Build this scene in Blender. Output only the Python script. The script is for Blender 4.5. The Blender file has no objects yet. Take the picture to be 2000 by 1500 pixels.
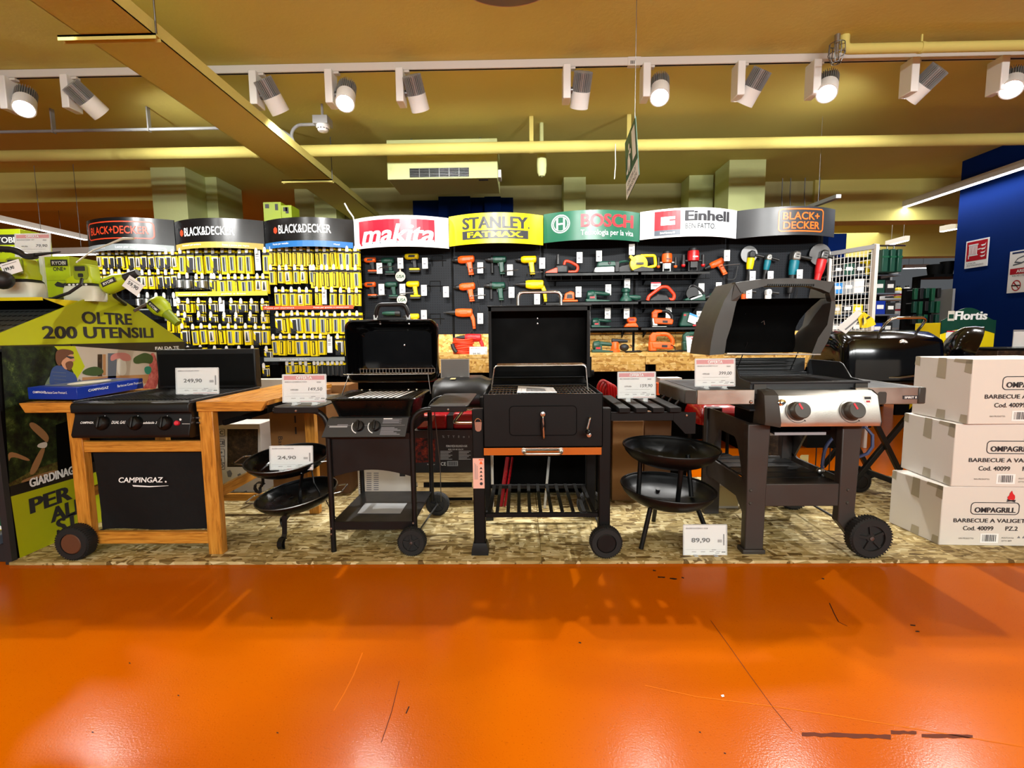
import bpy, bmesh, math, random
from mathutils import Vector, Matrix
random.seed(7)
C = bpy.context.scene.collection
scn = bpy.context.scene

# ---------------------------------------------------------------- camera
CAM_Z = 1.14; FPX = 950.0
ROT = Matrix.Rotation(math.radians(1.0), 3, 'Z') @ Matrix.Rotation(math.radians(90 - 5.8), 3, 'X') @ Matrix.Rotation(math.radians(-0.6), 3, 'Z')
cam_data = bpy.data.cameras.new('camera'); cam = bpy.data.objects.new('camera', cam_data); C.objects.link(cam)
cam_data.sensor_width = 36.0; cam_data.lens = FPX / 2000 * 36.0; cam_data.clip_start = 0.05
cam.location = (0, 0, CAM_Z); cam.rotation_euler = ROT.to_euler()
scn.camera = cam

# ---------------------------------------------------------------- light and exposure
scn.view_settings.view_transform = 'Standard'; scn.view_settings.look = 'None'
scn.view_settings.gamma = 1.0; scn.view_settings.use_curve_mapping = False
scn.view_settings.exposure = 0.0
wd = bpy.data.worlds.new('world'); scn.world = wd; wd.use_nodes = True
wd.node_tree.nodes['Background'].inputs[0].default_value = (0.9, 0.95, 1.0, 1)
wd.node_tree.nodes['Background'].inputs[1].default_value = 0.10
def area(name, loc, sx, sy, power, col=(1, 0.98, 0.92), rot=(0, 0, 0)):
    d = bpy.data.lights.new(name, 'AREA'); d.shape = 'RECTANGLE'; d.size = sx; d.size_y = sy
    d.energy = power; d.color = col
    o = bpy.data.objects.new(name, d); C.objects.link(o); o.location = loc; o.rotation_euler = rot
    return o
SPOT_WALL = 62.0; SPOT_FRONT = 250.0
# the shop's ceiling lamps further back, over the aisle the photograph is taken from
for x, pw in ((-4.2, 60), (-1.4, 120), (1.4, 160), (4.2, 175)): area('aisle_lamp', (x, -3.8, 2.8), 2.4, 0.3, pw, (0.97, 1, 0.98), (math.radians(66), 0, 0))
for x in (-3.2, 3.2): area('added_ceiling_fill', (x, -0.4, 2.5), 0.3, 4.0, 22, (1, 1, 0.96), (math.pi, 0, 0))  # added fill shining upward to brighten the ceiling, belongs to no real fixture
# second row of track spots above the camera's aisle, aimed over the grills at the tool wall
for i in range(9):
    ld = bpy.data.lights.new('front_track_spot', 'SPOT'); ld.energy = 390; ld.spot_size = math.radians(42); ld.spot_blend = 1.0; ld.shadow_soft_size = 0.04; ld.color = (1, 0.99, 0.96)
    lo = bpy.data.objects.new('front_track_spot', ld); C.objects.link(lo); lo.location = (-4.2 + 0.95 * i + (0.12 if i % 2 else -0.1), 1.3, 3.15)
    lo.rotation_euler = (Vector((-4.1 + 0.93 * i, 5.2, 1.75)) - lo.location).to_track_quat('-Z', 'Y').to_euler()
# lamps over the aisle between the grills and the tool wall's far side, the garden department
area('garden_lamp', (6.6, 9.0, 3.15), 1.6, 3.0, 70)
area('far_aisle_lamp', (-6.5, 8.0, 3.2), 1.6, 3.0, 45)

# ---------------------------------------------------------------- pixel rays -> points in the place
def ray(px, py): return ROT @ Vector(((px - 1000) / FPX, -(py - 750) / FPX, -1.0))
def W(px, py, Y):
    d = ray(px, py); t = Y / d.y; return Vector((d.x * t, Y, CAM_Z + d.z * t))
def Zp(px, py, z):
    d = ray(px, py); t = (z - CAM_Z) / d.z; return Vector((d.x * t, d.y * t, z))
def Xp(px, py, X):
    d = ray(px, py); t = X / d.x; return Vector((X, d.y * t, CAM_Z + d.z * t))

# ---------------------------------------------------------------- materials
def lin(c): return tuple(((x / 255) / 12.92 if x <= 10 else (((x / 255) + 0.055) / 1.055) ** 2.4) for x in c)
MATS = {}
def mat(key, rgb, rough=0.5, metal=0.0, emit=0.0, spec=0.5, coat=0.0, alpha=1.0, trans=0.0, var=0.12, vscale=9.0, bump=0.0, bscale=60.0, aniso=None):
    m = bpy.data.materials.new(key); m.use_nodes = True
    nt = m.node_tree; b = nt.nodes['Principled BSDF']; c = lin(rgb)
    b.inputs['Base Color'].default_value = (*c, 1); b.inputs['Roughness'].default_value = rough
    b.inputs['Metallic'].default_value = metal; b.inputs['Specular IOR Level'].default_value = spec
    b.inputs['Coat Weight'].default_value = coat; b.inputs['Coat Roughness'].default_value = 0.08
    b.inputs['Alpha'].default_value = alpha; b.inputs['Transmission Weight'].default_value = trans
    if emit:
        b.inputs['Emission Color'].default_value = (*c, 1); b.inputs['Emission Strength'].default_value = emit
    elif var:
        tc = nt.nodes.new('ShaderNodeTexCoord'); n = nt.nodes.new('ShaderNodeTexNoise'); n.inputs['Scale'].default_value = vscale
        n.inputs['Detail'].default_value = 4
        nt.links.new(tc.outputs['Object'], n.inputs['Vector'])
        mp = nt.nodes.new('ShaderNodeMapRange'); mp.inputs['From Min'].default_value = 0.3; mp.inputs['From Max'].default_value = 0.7
        mp.inputs['To Min'].default_value = max(0.02, rough - var * 0.5); mp.inputs['To Max'].default_value = min(1, rough + var * 0.5)
        nt.links.new(n.outputs['Fac'], mp.inputs['Value']); nt.links.new(mp.outputs['Result'], b.inputs['Roughness'])
        if bump:
            n2 = nt.nodes.new('ShaderNodeTexNoise'); n2.inputs['Scale'].default_value = bscale; n2.inputs['Detail'].default_value = 3
            nt.links.new(tc.outputs['Object'], n2.inputs['Vector'])
            bp = nt.nodes.new('ShaderNodeBump'); bp.inputs['Strength'].default_value = bump; bp.inputs['Distance'].default_value = 0.01
            nt.links.new(n2.outputs['Fac'], bp.inputs['Height']); nt.links.new(bp.outputs['Normal'], b.inputs['Normal'])
    MATS[key] = m; return m
def nodes_of(key, rough=0.5, spec=0.5):
    m = bpy.data.materials.new(key); m.use_nodes = True; nt = m.node_tree; b = nt.nodes['Principled BSDF']
    b.inputs['Roughness'].default_value = rough; b.inputs['Specular IOR Level'].default_value = spec
    MATS[key] = m; return m, nt, b
def N(nt, t, **kw):
    n = nt.nodes.new('ShaderNode' + t)
    for k, v in kw.items():
        if k in n.inputs: n.inputs[k].default_value = v
        else: setattr(n, k, v)
    return n
def ramp(nt, stops):
    r = nt.nodes.new('ShaderNodeValToRGB'); e = r.color_ramp.elements
    while len(e) < len(stops): e.new(0.5)
    for i, (p, c) in enumerate(stops): e[i].position = p; e[i].color = (*lin(c), 1)
    return r

# orange sealed floor: fine speckle, wear and thin scratches
m, nt, b = nodes_of('floor_orange', 0.3, 0.05)
tc = N(nt, 'TexCoord')
n1 = N(nt, 'TexNoise', Scale=1.3, Detail=5.0); n2 = N(nt, 'TexNoise', Scale=170.0, Detail=2.0); n3 = N(nt, 'TexNoise', Scale=14.0, Detail=8.0, Roughness=0.7)
for n in (n1, n2, n3): nt.links.new(tc.outputs['Object'], n.inputs['Vector'])
r1 = ramp(nt, [(0.3, (178, 80, 0)), (0.7, (188, 93, 0))])
nt.links.new(n1.outputs['Fac'], r1.inputs['Fac'])
r2 = ramp(nt, [(0.30, (150, 60, 10)), (0.36, (255, 255, 255))]); nt.links.new(n2.outputs['Fac'], r2.inputs['Fac'])
mx = N(nt, 'Mix', data_type='RGBA', blend_type='MULTIPLY'); mx.inputs[0].default_value = 0.35
nt.links.new(r1.outputs['Color'], mx.inputs[6]); nt.links.new(r2.outputs['Color'], mx.inputs[7])
r3 = ramp(nt, [(0.26, (120, 55, 15)), (0.33, (255, 255, 255))]); nt.links.new(n3.outputs['Fac'], r3.inputs['Fac'])
mx2 = N(nt, 'Mix', data_type='RGBA', blend_type='MULTIPLY'); mx2.inputs[0].default_value = 0.5
nt.links.new(mx.outputs[2], mx2.inputs[6]); nt.links.new(r3.outputs['Color'], mx2.inputs[7])
nt.links.new(mx2.outputs[2], b.inputs['Base Color'])
mp = N(nt, 'MapRange'); mp.inputs['To Min'].default_value = 0.14; mp.inputs['To Max'].default_value = 0.24
nt.links.new(n1.outputs['Fac'], mp.inputs['Value']); nt.links.new(mp.outputs['Result'], b.inputs['Roughness'])
bp = N(nt, 'Bump', Strength=0.08, Distance=0.004); nt.links.new(n2.outputs['Fac'], bp.inputs['Height']); nt.links.new(bp.outputs['Normal'], b.inputs['Normal'])

# oriented strand board: flakes of several directions
def osb(key, cols, sc=1.0):
    m, nt, b = nodes_of(key, 0.6, 0.3); tc = N(nt, 'TexCoord')
    prev = None
    for ang, scale, off in ((0.5, (9, 34, 20), 0.0), (-0.7, (30, 10, 20), 3.1), (1.2, (12, 40, 26), 7.7)):
        mpn = N(nt, 'Mapping'); mpn.inputs['Rotation'].default_value = (0, ang * 0.3, ang); mpn.inputs['Scale'].default_value = tuple(s * sc for s in scale); mpn.inputs['Location'].default_value = (off, off, off)
        nt.links.new(tc.outputs['Object'], mpn.inputs['Vector'])
        v = N(nt, 'TexVoronoi'); v.inputs['Scale'].default_value = 1.0; nt.links.new(mpn.outputs['Vector'], v.inputs['Vector'])
        sp = N(nt, 'SeparateColor'); nt.links.new(v.outputs['Color'], sp.inputs[0])
        r = ramp(nt, [(0.0, cols[0]), (0.35, cols[1]), (0.75, cols[2]), (1.0, cols[3])]); nt.links.new(sp.outputs[0], r.inputs['Fac'])
        if prev is None: prev = r.outputs['Color']
        else:
            mx = N(nt, 'Mix', data_type='RGBA'); gt = N(nt, 'Math', operation='GREATER_THAN'); gt.inputs[1].default_value = 0.55
            nt.links.new(sp.outputs[1], gt.inputs[0]); nt.links.new(gt.outputs[0], mx.inputs[0])
            nt.links.new(prev, mx.inputs[6]); nt.links.new(r.outputs['Color'], mx.inputs[7]); prev = mx.outputs[2]
    nt.links.new(prev, b.inputs['Base Color'])
osb('osb_floor', [(96, 74, 36), (158, 136, 84), (186, 166, 116), (212, 198, 154)], 1.5)
osb('osb_shelf', [(170, 120, 50), (214, 172, 90), (226, 188, 108), (236, 206, 138)], 1.8)

# oiled hardwood with grain along the object's long direction (axis given)
def wood(key, c1, c2, c3, scale=(1, 1, 1), rough=0.38):
    m, nt, b = nodes_of(key, rough, 0.4); tc = N(nt, 'TexCoord'); mpn = N(nt, 'Mapping'); mpn.inputs['Scale'].default_value = scale
    nt.links.new(tc.outputs['Object'], mpn.inputs['Vector'])
    n = N(nt, 'TexNoise', Scale=6.0, Detail=7.0, Roughness=0.6, Distortion=0.6); nt.links.new(mpn.outputs['Vector'], n.inputs['Vector'])
    r = ramp(nt, [(0.32, c1), (0.5, c2), (0.7, c3)]); nt.links.new(n.outputs['Fac'], r.inputs['Fac'])
    nt.links.new(r.outputs['Color'], b.inputs['Base Color'])
WA = ((150, 94, 28), (190, 126, 44), (210, 148, 60))
wood('wood_z', *WA, scale=(14, 14, 1.2)); wood('wood_x', *WA, scale=(1.2, 14, 14)); wood('wood_y', *WA, scale=(14, 1.2, 14))
wood('pallet_wood', (150, 122, 76), (190, 160, 108), (212, 186, 136), scale=(1.5, 12, 14), rough=0.7)

# painted plaster with faint mottling
def plaster(key, c1, c2, bump=0.15):
    m, nt, b = nodes_of(key, 0.75, 0.25); tc = N(nt, 'TexCoord')
    n = N(nt, 'TexNoise', Scale=0.8, Detail=5.0); nt.links.new(tc.outputs['Object'], n.inputs['Vector'])
    r = ramp(nt, [(0.3, c1), (0.7, c2)]); nt.links.new(n.outputs['Fac'], r.inputs['Fac']); nt.links.new(r.outputs['Color'], b.inputs['Base Color'])
    n2 = N(nt, 'TexNoise', Scale=35.0, Detail=4.0); nt.links.new(tc.outputs['Object'], n2.inputs['Vector'])
    bp = N(nt, 'Bump', Strength=bump, Distance=0.01); nt.links.new(n2.outputs['Fac'], bp.inputs['Height']); nt.links.new(bp.outputs['Normal'], b.inputs['Normal'])
plaster('cream_paint', (206, 194, 108), (216, 205, 118))
plaster('pale_paint', (192, 200, 138), (202, 208, 148))
plaster('wall_far', (172, 166, 112), (184, 176, 122))
plaster('blue_paint', (0, 28, 88), (0, 34, 100), 0.05); MATS['blue_paint'].node_tree.nodes['Principled BSDF'].inputs['Specular IOR Level'].default_value = 0.08

# perforated panels: a grid of round or slotted holes
def perfor(key, base, hole, px, pz, rx, rz, u='X', rough=0.5):
    m, nt, b = nodes_of(key, rough, 0.14); tc = N(nt, 'TexCoord'); sp = N(nt, 'SeparateXYZ'); nt.links.new(tc.outputs['Object'], sp.inputs[0])
    outs = []
    for ax, p, r in ((u, px, rx), ('Z', pz, rz)):
        d = N(nt, 'Math', operation='DIVIDE'); d.inputs[1].default_value = p; nt.links.new(sp.outputs[ax], d.inputs[0])
        f = N(nt, 'Math', operation='FRACT'); nt.links.new(d.outputs[0], f.inputs[0])
        s = N(nt, 'Math', operation='SUBTRACT'); s.inputs[1].default_value = 0.5; nt.links.new(f.outputs[0], s.inputs[0])
        q = N(nt, 'Math', operation='DIVIDE'); q.inputs[1].default_value = r / p; nt.links.new(s.outputs[0], q.inputs[0])
        p2 = N(nt, 'Math', operation='POWER'); p2.inputs[1].default_value = 2.0; nt.links.new(q.outputs[0], p2.inputs[0]); outs.append(p2)
    ad = N(nt, 'Math', operation='ADD'); nt.links.new(outs[0].outputs[0], ad.inputs[0]); nt.links.new(outs[1].outputs[0], ad.inputs[1])
    lt = N(nt, 'Math', operation='LESS_THAN'); lt.inputs[1].default_value = 1.0; nt.links.new(ad.outputs[0], lt.inputs[0])
    mx = N(nt, 'Mix', data_type='RGBA'); nt.links.new(lt.outputs[0], mx.inputs[0])
    mx.inputs[6].default_value = (*lin(base), 1); mx.inputs[7].default_value = (*lin(hole), 1); nt.links.new(mx.outputs[2], b.inputs['Base Color'])
perfor('pegboard', (25, 28, 33), (3, 3, 4), 0.025, 0.025, 0.0045, 0.0035)
perfor('perforated_grey', (62, 64, 62), (8, 8, 8), 0.03, 0.028, 0.009, 0.005)

mat('black_satin', (8, 8, 8), 0.42, spec=0.35); mat('black_matte', (5, 5, 5), 0.7, spec=0.12); mat('black_gloss', (5, 5, 6), 0.12, coat=0.1, var=0.04, spec=0.4)
mat('black_enamel', (7, 7, 7), 0.28, var=0.08, spec=0.3); mat('graphite', (12, 11, 11), 0.5, spec=0.2); mat('void_black', (4, 4, 4), 0.8, spec=0.06)
mat('charcoal_grey', (36, 38, 41), 0.45); mat('spirit_grey', (56, 54, 50), 0.45); mat('spirit_brown', (50, 45, 42), 0.45)
mat('steel', (196, 194, 190), 0.26, 1.0, vscale=3); mat('chrome', (225, 225, 225), 0.07, 1.0, var=0.03); mat('brushed', (200, 196, 186), 0.34, 1.0, bump=0.04, bscale=220)
mat('heat_sink', (158, 158, 156), 0.4, 0.4); mat('dull_steel', (120, 120, 120), 0.4, 1.0); mat('rubber', (18, 17, 17), 0.75); mat('wheel_brown', (92, 52, 28), 0.6)
mat('white_paint', (226, 224, 220), 0.4); mat('offwhite', (206, 200, 192), 0.45); mat('grey_plastic', (150, 152, 154), 0.45)
mat('paper', (236, 237, 236), 0.55); mat('ink', (34, 34, 40), 0.6, var=0); mat('ink_soft', (120, 120, 126), 0.6, var=0); mat('offer_red', (206, 34, 54), 0.5, var=0)
mat('acrylic', (236, 240, 242), 0.12, alpha=0.45, var=0.03); mat('clear', (240, 244, 246), 0.06, alpha=0.2, var=0.02)
mat('lime', (176, 196, 12), 0.45); mat('lime_board', (172, 178, 6), 0.45); mat('lime_dark', (128, 146, 8), 0.5); mat('shelf_yellow', (212, 194, 4), 0.4)
mat('tool_yellow', (250, 216, 4), 0.4); mat('pack_yellow', (246, 214, 6), 0.35); mat('tool_orange', (240, 92, 20), 0.42); mat('tool_green', (22, 70, 56), 0.42)
mat('tool_red', (190, 22, 26), 0.38); mat('tool_teal', (10, 112, 130), 0.42); mat('tool_black', (22, 23, 25), 0.5); mat('tool_white', (226, 228, 226), 0.4)
mat('orange_red', (228, 62, 28), 0.42); mat('cable_black', (14, 14, 14), 0.5); mat('cast_metal', (176, 176, 172), 0.32, 0.9)
mat('carton', (140, 98, 52), 0.75, bump=0.1, bscale=30); mat('carton_dark', (104, 70, 38), 0.75); mat('carton_white', (214, 208, 200), 0.6, bump=0.06, bscale=20)
mat('carton_side', (196, 192, 180), 0.62, bump=0.06, bscale=20); mat('tape', (168, 160, 140), 0.35)
mat('box_black', (16, 14, 15), 0.4); mat('box_red', (150, 14, 24), 0.3); mat('pizza_print', (150, 40, 20), 0.4)
mat('box_blue', (18, 48, 148), 0.35); mat('garden_green', (16, 84, 56), 0.45); mat('dark_green', (10, 62, 46), 0.4); mat('sign_yellow', (246, 220, 8), 0.35)
mat('fabric_black', (10, 10, 11), 0.75, spec=0.25, bump=0.3, bscale=12); mat('hose_blue', (54, 66, 104), 0.5); mat('lacquer_red', (150, 10, 12), 0.22, coat=0.3)
mat('led_white', (250, 250, 255), emit=9.0); mat('lens_lit', (255, 255, 255), emit=26.0)
mat('sign_black', (14, 14, 15), 0.26, var=0.05); mat('sign_white', (222, 230, 236), 0.3, var=0.05); mat('sign_makita', (206, 20, 44), 0.3, var=0); mat('sign_gold', (240, 216, 0), 0.3, var=0.05)
mat('sign_green', (22, 92, 68), 0.3, var=0.05); mat('bosch_red', (222, 32, 44), 0.35, var=0); mat('bd_orange', (236, 104, 36), 0.35, var=0); mat('bd_red', (212, 66, 34), 0.35, var=0)
mat('sign_char', (46, 48, 51), 0.34, var=0.05); mat('white_ink', (238, 240, 240), 0.45, var=0); mat('strip_gold', (186, 160, 70), 0.35); mat('strip_blue', (36, 108, 176), 0.35); mat('strip_grey', (150, 158, 160), 0.35)
mat('strip_red', (220, 84, 44), 0.4); mat('strip_lime', (206, 196, 60), 0.4); mat('slate', (84, 92, 104), 0.4, var=0)
mat('fire_red', (176, 18, 36), 0.4); mat('exit_green', (14, 84, 62), 0.4); mat('skin', (196, 138, 104), 0.6); mat('hair', (96, 54, 26), 0.7); mat('vest', (42, 64, 112), 0.6)
mat('check_green', (96, 108, 84), 0.7); mat('poster_wall', (182, 168, 150), 0.5); mat('poster_pink', (190, 120, 112), 0.5); mat('poster_wood', (168, 120, 74), 0.5)
mat('leaf', (52, 74, 26), 0.6); mat('leaf_dark', (18, 30, 12), 0.6); mat('soil', (96, 58, 26), 0.6); mat('log', (150, 110, 68), 0.6); mat('vase', (206, 200, 186), 0.5); mat('pot_teal', (24, 120, 96), 0.5)
mat('label_pink', (228, 176, 160), 0.5, var=0); mat('tank_white', (214, 216, 196), 0.5); mat('disc_grey', (118, 124, 140), 0.45, bump=0.05); mat('tan_label', (196, 176, 120), 0.5)
mat('shade_blue', (24, 44, 96), 0.4, var=0); mat('sky_blue', (60, 150, 226), 0.4, var=0); mat('flame', (206, 36, 40), 0.5, var=0)
def veg(key, a, b2, c, sc):
    m, nt, b = nodes_of(key, 0.5, 0.3); tc = N(nt, 'TexCoord'); n = N(nt, 'TexNoise', Scale=sc, Detail=9.0, Roughness=0.75); nt.links.new(tc.outputs['Object'], n.inputs['Vector'])
    r = ramp(nt, [(0.42, a), (0.56, b2), (0.72, c)]); nt.links.new(n.outputs['Fac'], r.inputs['Fac']); nt.links.new(r.outputs['Color'], b.inputs['Base Color'])
veg('hedge_print', (8, 12, 5), (34, 48, 16), (96, 112, 52), 16); veg('soil_print', (60, 44, 18), (88, 86, 34), (150, 96, 50), 30); veg('pizza_photo', (20, 8, 6), (120, 30, 14), (200, 90, 30), 26)
veg('print_brown', (30, 20, 12), (62, 44, 28), (110, 82, 52), 20)
veg('salmon_cloth', (150, 60, 56), (186, 96, 88), (206, 128, 116), 24)

# ---------------------------------------------------------------- mesh building
def wl(o):
    v = Vector((0, 0, 0))
    while o is not None: v = v + o.location; o = o.parent
    return v
CAPH = None; TCACHE = {}
def glyphs(s, bold, shear):
    global CAPH
    k = (s, bold, shear)
    if k in TCACHE: return TCACHE[k]
    cu = bpy.data.curves.new('t', 'FONT'); cu.body = s; cu.size = 1.0; cu.offset = bold; cu.shear = shear; cu.resolution_u = 3
    ob = bpy.data.objects.new('t', cu); C.objects.link(ob)
    me = bpy.data.meshes.new_from_object(ob.evaluated_get(bpy.context.evaluated_depsgraph_get()))
    vs = [v.co.copy() for v in me.vertices]; fs = [tuple(p.vertices) for p in me.polygons]
    bpy.data.objects.remove(ob); bpy.data.meshes.remove(me); bpy.data.curves.remove(cu)
    TCACHE[k] = (vs, fs); return vs, fs
V = lambda *a: Vector(a)
ZUP = V(0, 0, 1); XR = V(1, 0, 0)
class MB:
    def __init__(s, m='black_satin'): s.v = []; s.f = []; s.k = []; s.mats = []; s.cur = m
    def mi(s, m):
        m = m or s.cur
        if m not in s.mats: s.mats.append(m)
        return s.mats.index(m)
    def add(s, vs, fs, m=None):
        b = len(s.v); k = s.mi(m); s.v += [Vector(v) for v in vs]
        for f in fs: s.f.append([b + i for i in f]); s.k.append(k)
        return s
    def box(s, x0, x1, y0, y1, z0, z1, m=None):
        x0, x1 = sorted((x0, x1)); y0, y1 = sorted((y0, y1)); z0, z1 = sorted((z0, z1))
        vs = [(x, y, z) for z in (z0, z1) for y in (y0, y1) for x in (x0, x1)]
        return s.add(vs, [(0, 2, 3, 1), (4, 5, 7, 6), (0, 1, 5, 4), (2, 6, 7, 3), (0, 4, 6, 2), (1, 3, 7, 5)], m)
    def obox(s, c, size, rz=0.0, m=None, rx=0.0, ry=0.0):
        M3 = Matrix.Rotation(rz, 3, 'Z') @ Matrix.Rotation(ry, 3, 'Y') @ Matrix.Rotation(rx, 3, 'X'); c = Vector(c); a, b, d = (q / 2 for q in size)
        vs = [c + M3 @ V(x, y, z) for z in (-d, d) for y in (-b, b) for x in (-a, a)]
        return s.add(vs, [(0, 2, 3, 1), (4, 5, 7, 6), (0, 1, 5, 4), (2, 6, 7, 3), (0, 4, 6, 2), (1, 3, 7, 5)], m)
    def bar(s, p, q, w, h, m=None, up=ZUP):
        p = Vector(p); q = Vector(q); d = (q - p).normalized()
        a = d.cross(up)
        if a.length < 1e-4: a = d.cross(XR)
        a.normalize(); b = a.cross(d); vs = []
        for o in (p, q):
            for i, j in ((-1, -1), (1, -1), (1, 1), (-1, 1)): vs.append(o + a * (w / 2 * i) + b * (h / 2 * j))
        return s.add(vs, [(3, 2, 1, 0), (4, 5, 6, 7), (0, 1, 5, 4), (1, 2, 6, 5), (2, 3, 7, 6), (3, 0, 4, 7)], m)
    def prism(s, pts, vec, m=None):
        n = len(pts); vec = Vector(vec); vs = [Vector(p) for p in pts] + [Vector(p) + vec for p in pts]
        return s.add(vs, [tuple(range(n))[::-1], tuple(range(n, 2 * n))] + [(i, (i + 1) % n, n + (i + 1) % n, n + i) for i in range(n)], m)
    def poly(s, pts, m=None): return s.add(pts, [tuple(range(len(pts)))], m)
    def loft(s, rings, m=None, cap=True, closed=False, wrap=True):
        n = len(rings[0]); vs = [p for r in rings for p in r]; fs = []
        R = len(rings)
        for i in range(R if closed else R - 1):
            a = i * n; b = ((i + 1) % R) * n
            for j in range(n if wrap else n - 1): fs.append((a + j, a + (j + 1) % n, b + (j + 1) % n, b + j))
        if cap and not closed: fs.append(tuple(range(n))[::-1]); fs.append(tuple(range((R - 1) * n, R * n)))
        return s.add(vs, fs, m)
    def cyl(s, p, q, r, r2=None, n=16, m=None, cap=True):
        p = Vector(p); q = Vector(q); d = (q - p).normalized(); a = d.orthogonal().normalized(); b = d.cross(a); r2 = r if r2 is None else r2
        ring = lambda o, rr: [o + (a * math.cos(t) + b * math.sin(t)) * rr for t in (2 * math.pi * i / n for i in range(n))]
        return s.loft([ring(p, r), ring(q, r2)], m, cap)
    def tube(s, pts, r, n=8, m=None, closed=False):
        pts = [Vector(p) for p in pts]; R = len(pts); rings = []; a = None
        for i, p in enumerate(pts):
            if closed: d = pts[(i + 1) % R] - pts[i - 1]
            else: d = pts[min(i + 1, R - 1)] - pts[max(i - 1, 0)]
            d.normalize()
            a = d.orthogonal().normalized() if a is None else (a - d * a.dot(d)).normalized()
            b = d.cross(a); rr = r[i] if isinstance(r, (list, tuple)) else r
            rings.append([p + (a * math.cos(t) + b * math.sin(t)) * rr for t in (2 * math.pi * k / n for k in range(n))])
        return s.loft(rings, m, True, closed)
    def lathe(s, prof, c, n=32, m=None, axis=ZUP, cap=False, a0=0.0, a1=2 * math.pi):
        c = Vector(c); d = Vector(axis).normalized(); a = d.orthogonal().normalized()
        if abs(d.z) > 0.99: a = V(1, 0, 0)
        b = d.cross(a)
        rings = [[c + d * z + (a * math.cos(t) + b * math.sin(t)) * max(r, 1e-5) for t in (2 * math.pi * i / n for i in range(n))] for r, z in prof]
        return s.loft(rings, m, cap)
    def ell(s, c, rx, ry, rz, m=None, n=16, k=8):
        c = Vector(c); rings = []
        for i in range(k + 1):
            t = math.pi * i / k - math.pi / 2; q = max(math.cos(t), 1e-3)
            rings.append([c + V(rx * q * math.cos(u), ry * q * math.sin(u), rz * math.sin(t)) for u in (2 * math.pi * j / n for j in range(n))])
        return s.loft(rings, m)
    def text(s, st, org, h, m='ink', ux=XR, uz=ZUP, bold=0.0, shear=0.0, align='C', w=None, off=0.0012):
        global CAPH
        if CAPH is None: CAPH = max(v.y for v in glyphs('H', 0.0, 0.0)[0])
        vs, fs = glyphs(st, min(bold, .015), shear)
        if not vs: return s
        x0 = min(v.x for v in vs); x1 = max(v.x for v in vs); ky = h / CAPH; kx = ky if w is None else w / (x1 - x0)
        sh = {'L': -x0, 'C': -(x0 + x1) / 2, 'R': -x1}[align]
        ux = Vector(ux).normalized(); uz = Vector(uz).normalized(); n = ux.cross(uz); org = Vector(org)
        e = max(0.0, bold - .015)
        for j in ((0,) if e < .004 else (-1, 0, 1)): s.add([org + ux * ((v.x + sh + j * e) * kx) + uz * (v.y * ky) + n * (off + .00012 * j) for v in vs], fs, m)
        return s
    def build(s, name, parent=None, origin=(0, 0, 0), bevel=0.0, seg=2, smooth=38, warp=None, sub=0, fix=True):
        o0 = wl(parent) if parent is not None else Vector(origin)
        vs = [warp(v) for v in s.v] if warp else s.v
        me = bpy.data.meshes.new(name); me.from_pydata([v - o0 for v in vs], [], s.f)
        for q in s.mats: me.materials.append(MATS[q])
        me.polygons.foreach_set('material_index', s.k)
        if fix:
            bm = bmesh.new(); bm.from_mesh(me); bmesh.ops.recalc_face_normals(bm, faces=bm.faces[:]); bm.to_mesh(me); bm.free()
        if smooth:
            me.shade_smooth(); me.set_sharp_from_angle(angle=math.radians(smooth))
        o = bpy.data.objects.new(name, me); C.objects.link(o)
        if parent is not None: o.parent = parent
        else: o.location = origin
        if bevel:
            md = o.modifiers.new('bevel', 'BEVEL'); md.width = bevel; md.segments = seg; md.limit_method = 'ANGLE'; md.angle_limit = math.radians(50)
        if sub:
            md = o.modifiers.new('sub', 'SUBSURF'); md.levels = sub; md.render_levels = sub
        return o
def thing(name, label, cat, loc=(0, 0, 0), group=None):
    o = bpy.data.objects.new(name, None); C.objects.link(o); o.location = loc; o.empty_display_size = 0.05
    return tag(o, label, cat, group)
def tag(o, label, cat, group=None, kind=None):
    o['label'] = label; o['category'] = cat
    if group: o['group'] = group
    if kind: o['kind'] = kind
    return o
def struct(o, label=None):
    o['kind'] = 'structure'
    if label: o['label'] = label
    return o
def dup(root, loc, label, group=None, parent=None):
    r = root.copy(); C.objects.link(r); r.location = loc; r['label'] = label
    if group: r['group'] = group
    for ch in root.children:
        c = ch.copy(); C.objects.link(c); c.parent = r
        for g in ch.children:
            d = g.copy(); C.objects.link(d); d.parent = c
    return r
def fillet(pts, r, n=5):
    pts = [Vector(p) for p in pts]; out = [pts[0]]
    for i in range(1, len(pts) - 1):
        a, b, c = pts[i - 1], pts[i], pts[i + 1]
        u = (a - b); w = (c - b); k = min(r, u.length * 0.49, w.length * 0.49); p = b + u.normalized() * k; q = b + w.normalized() * k
        for j in range(n + 1):
            t = j / n; out.append(p * (1 - t) ** 2 + b * (2 * t * (1 - t)) + q * t * t)
    out.append(pts[-1]); return out
def rrect(x0, x1, z0, z1, r, n=4):
    o = []
    for cx, cz, a in ((x1 - r, z1 - r, 0), (x0 + r, z1 - r, 90), (x0 + r, z0 + r, 180), (x1 - r, z0 + r, 270)):
        for j in range(n + 1):
            t = math.radians(a + 90 * j / n); o.append((cx + r * math.cos(t), cz + r * math.sin(t)))
    return o
ORD = ['first', 'second', 'third', 'fourth', 'fifth', 'sixth', 'seventh', 'eighth', 'ninth', 'tenth', 'eleventh', 'twelfth', 'thirteenth', 'fourteenth', 'fifteenth', 'sixteenth']
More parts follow.
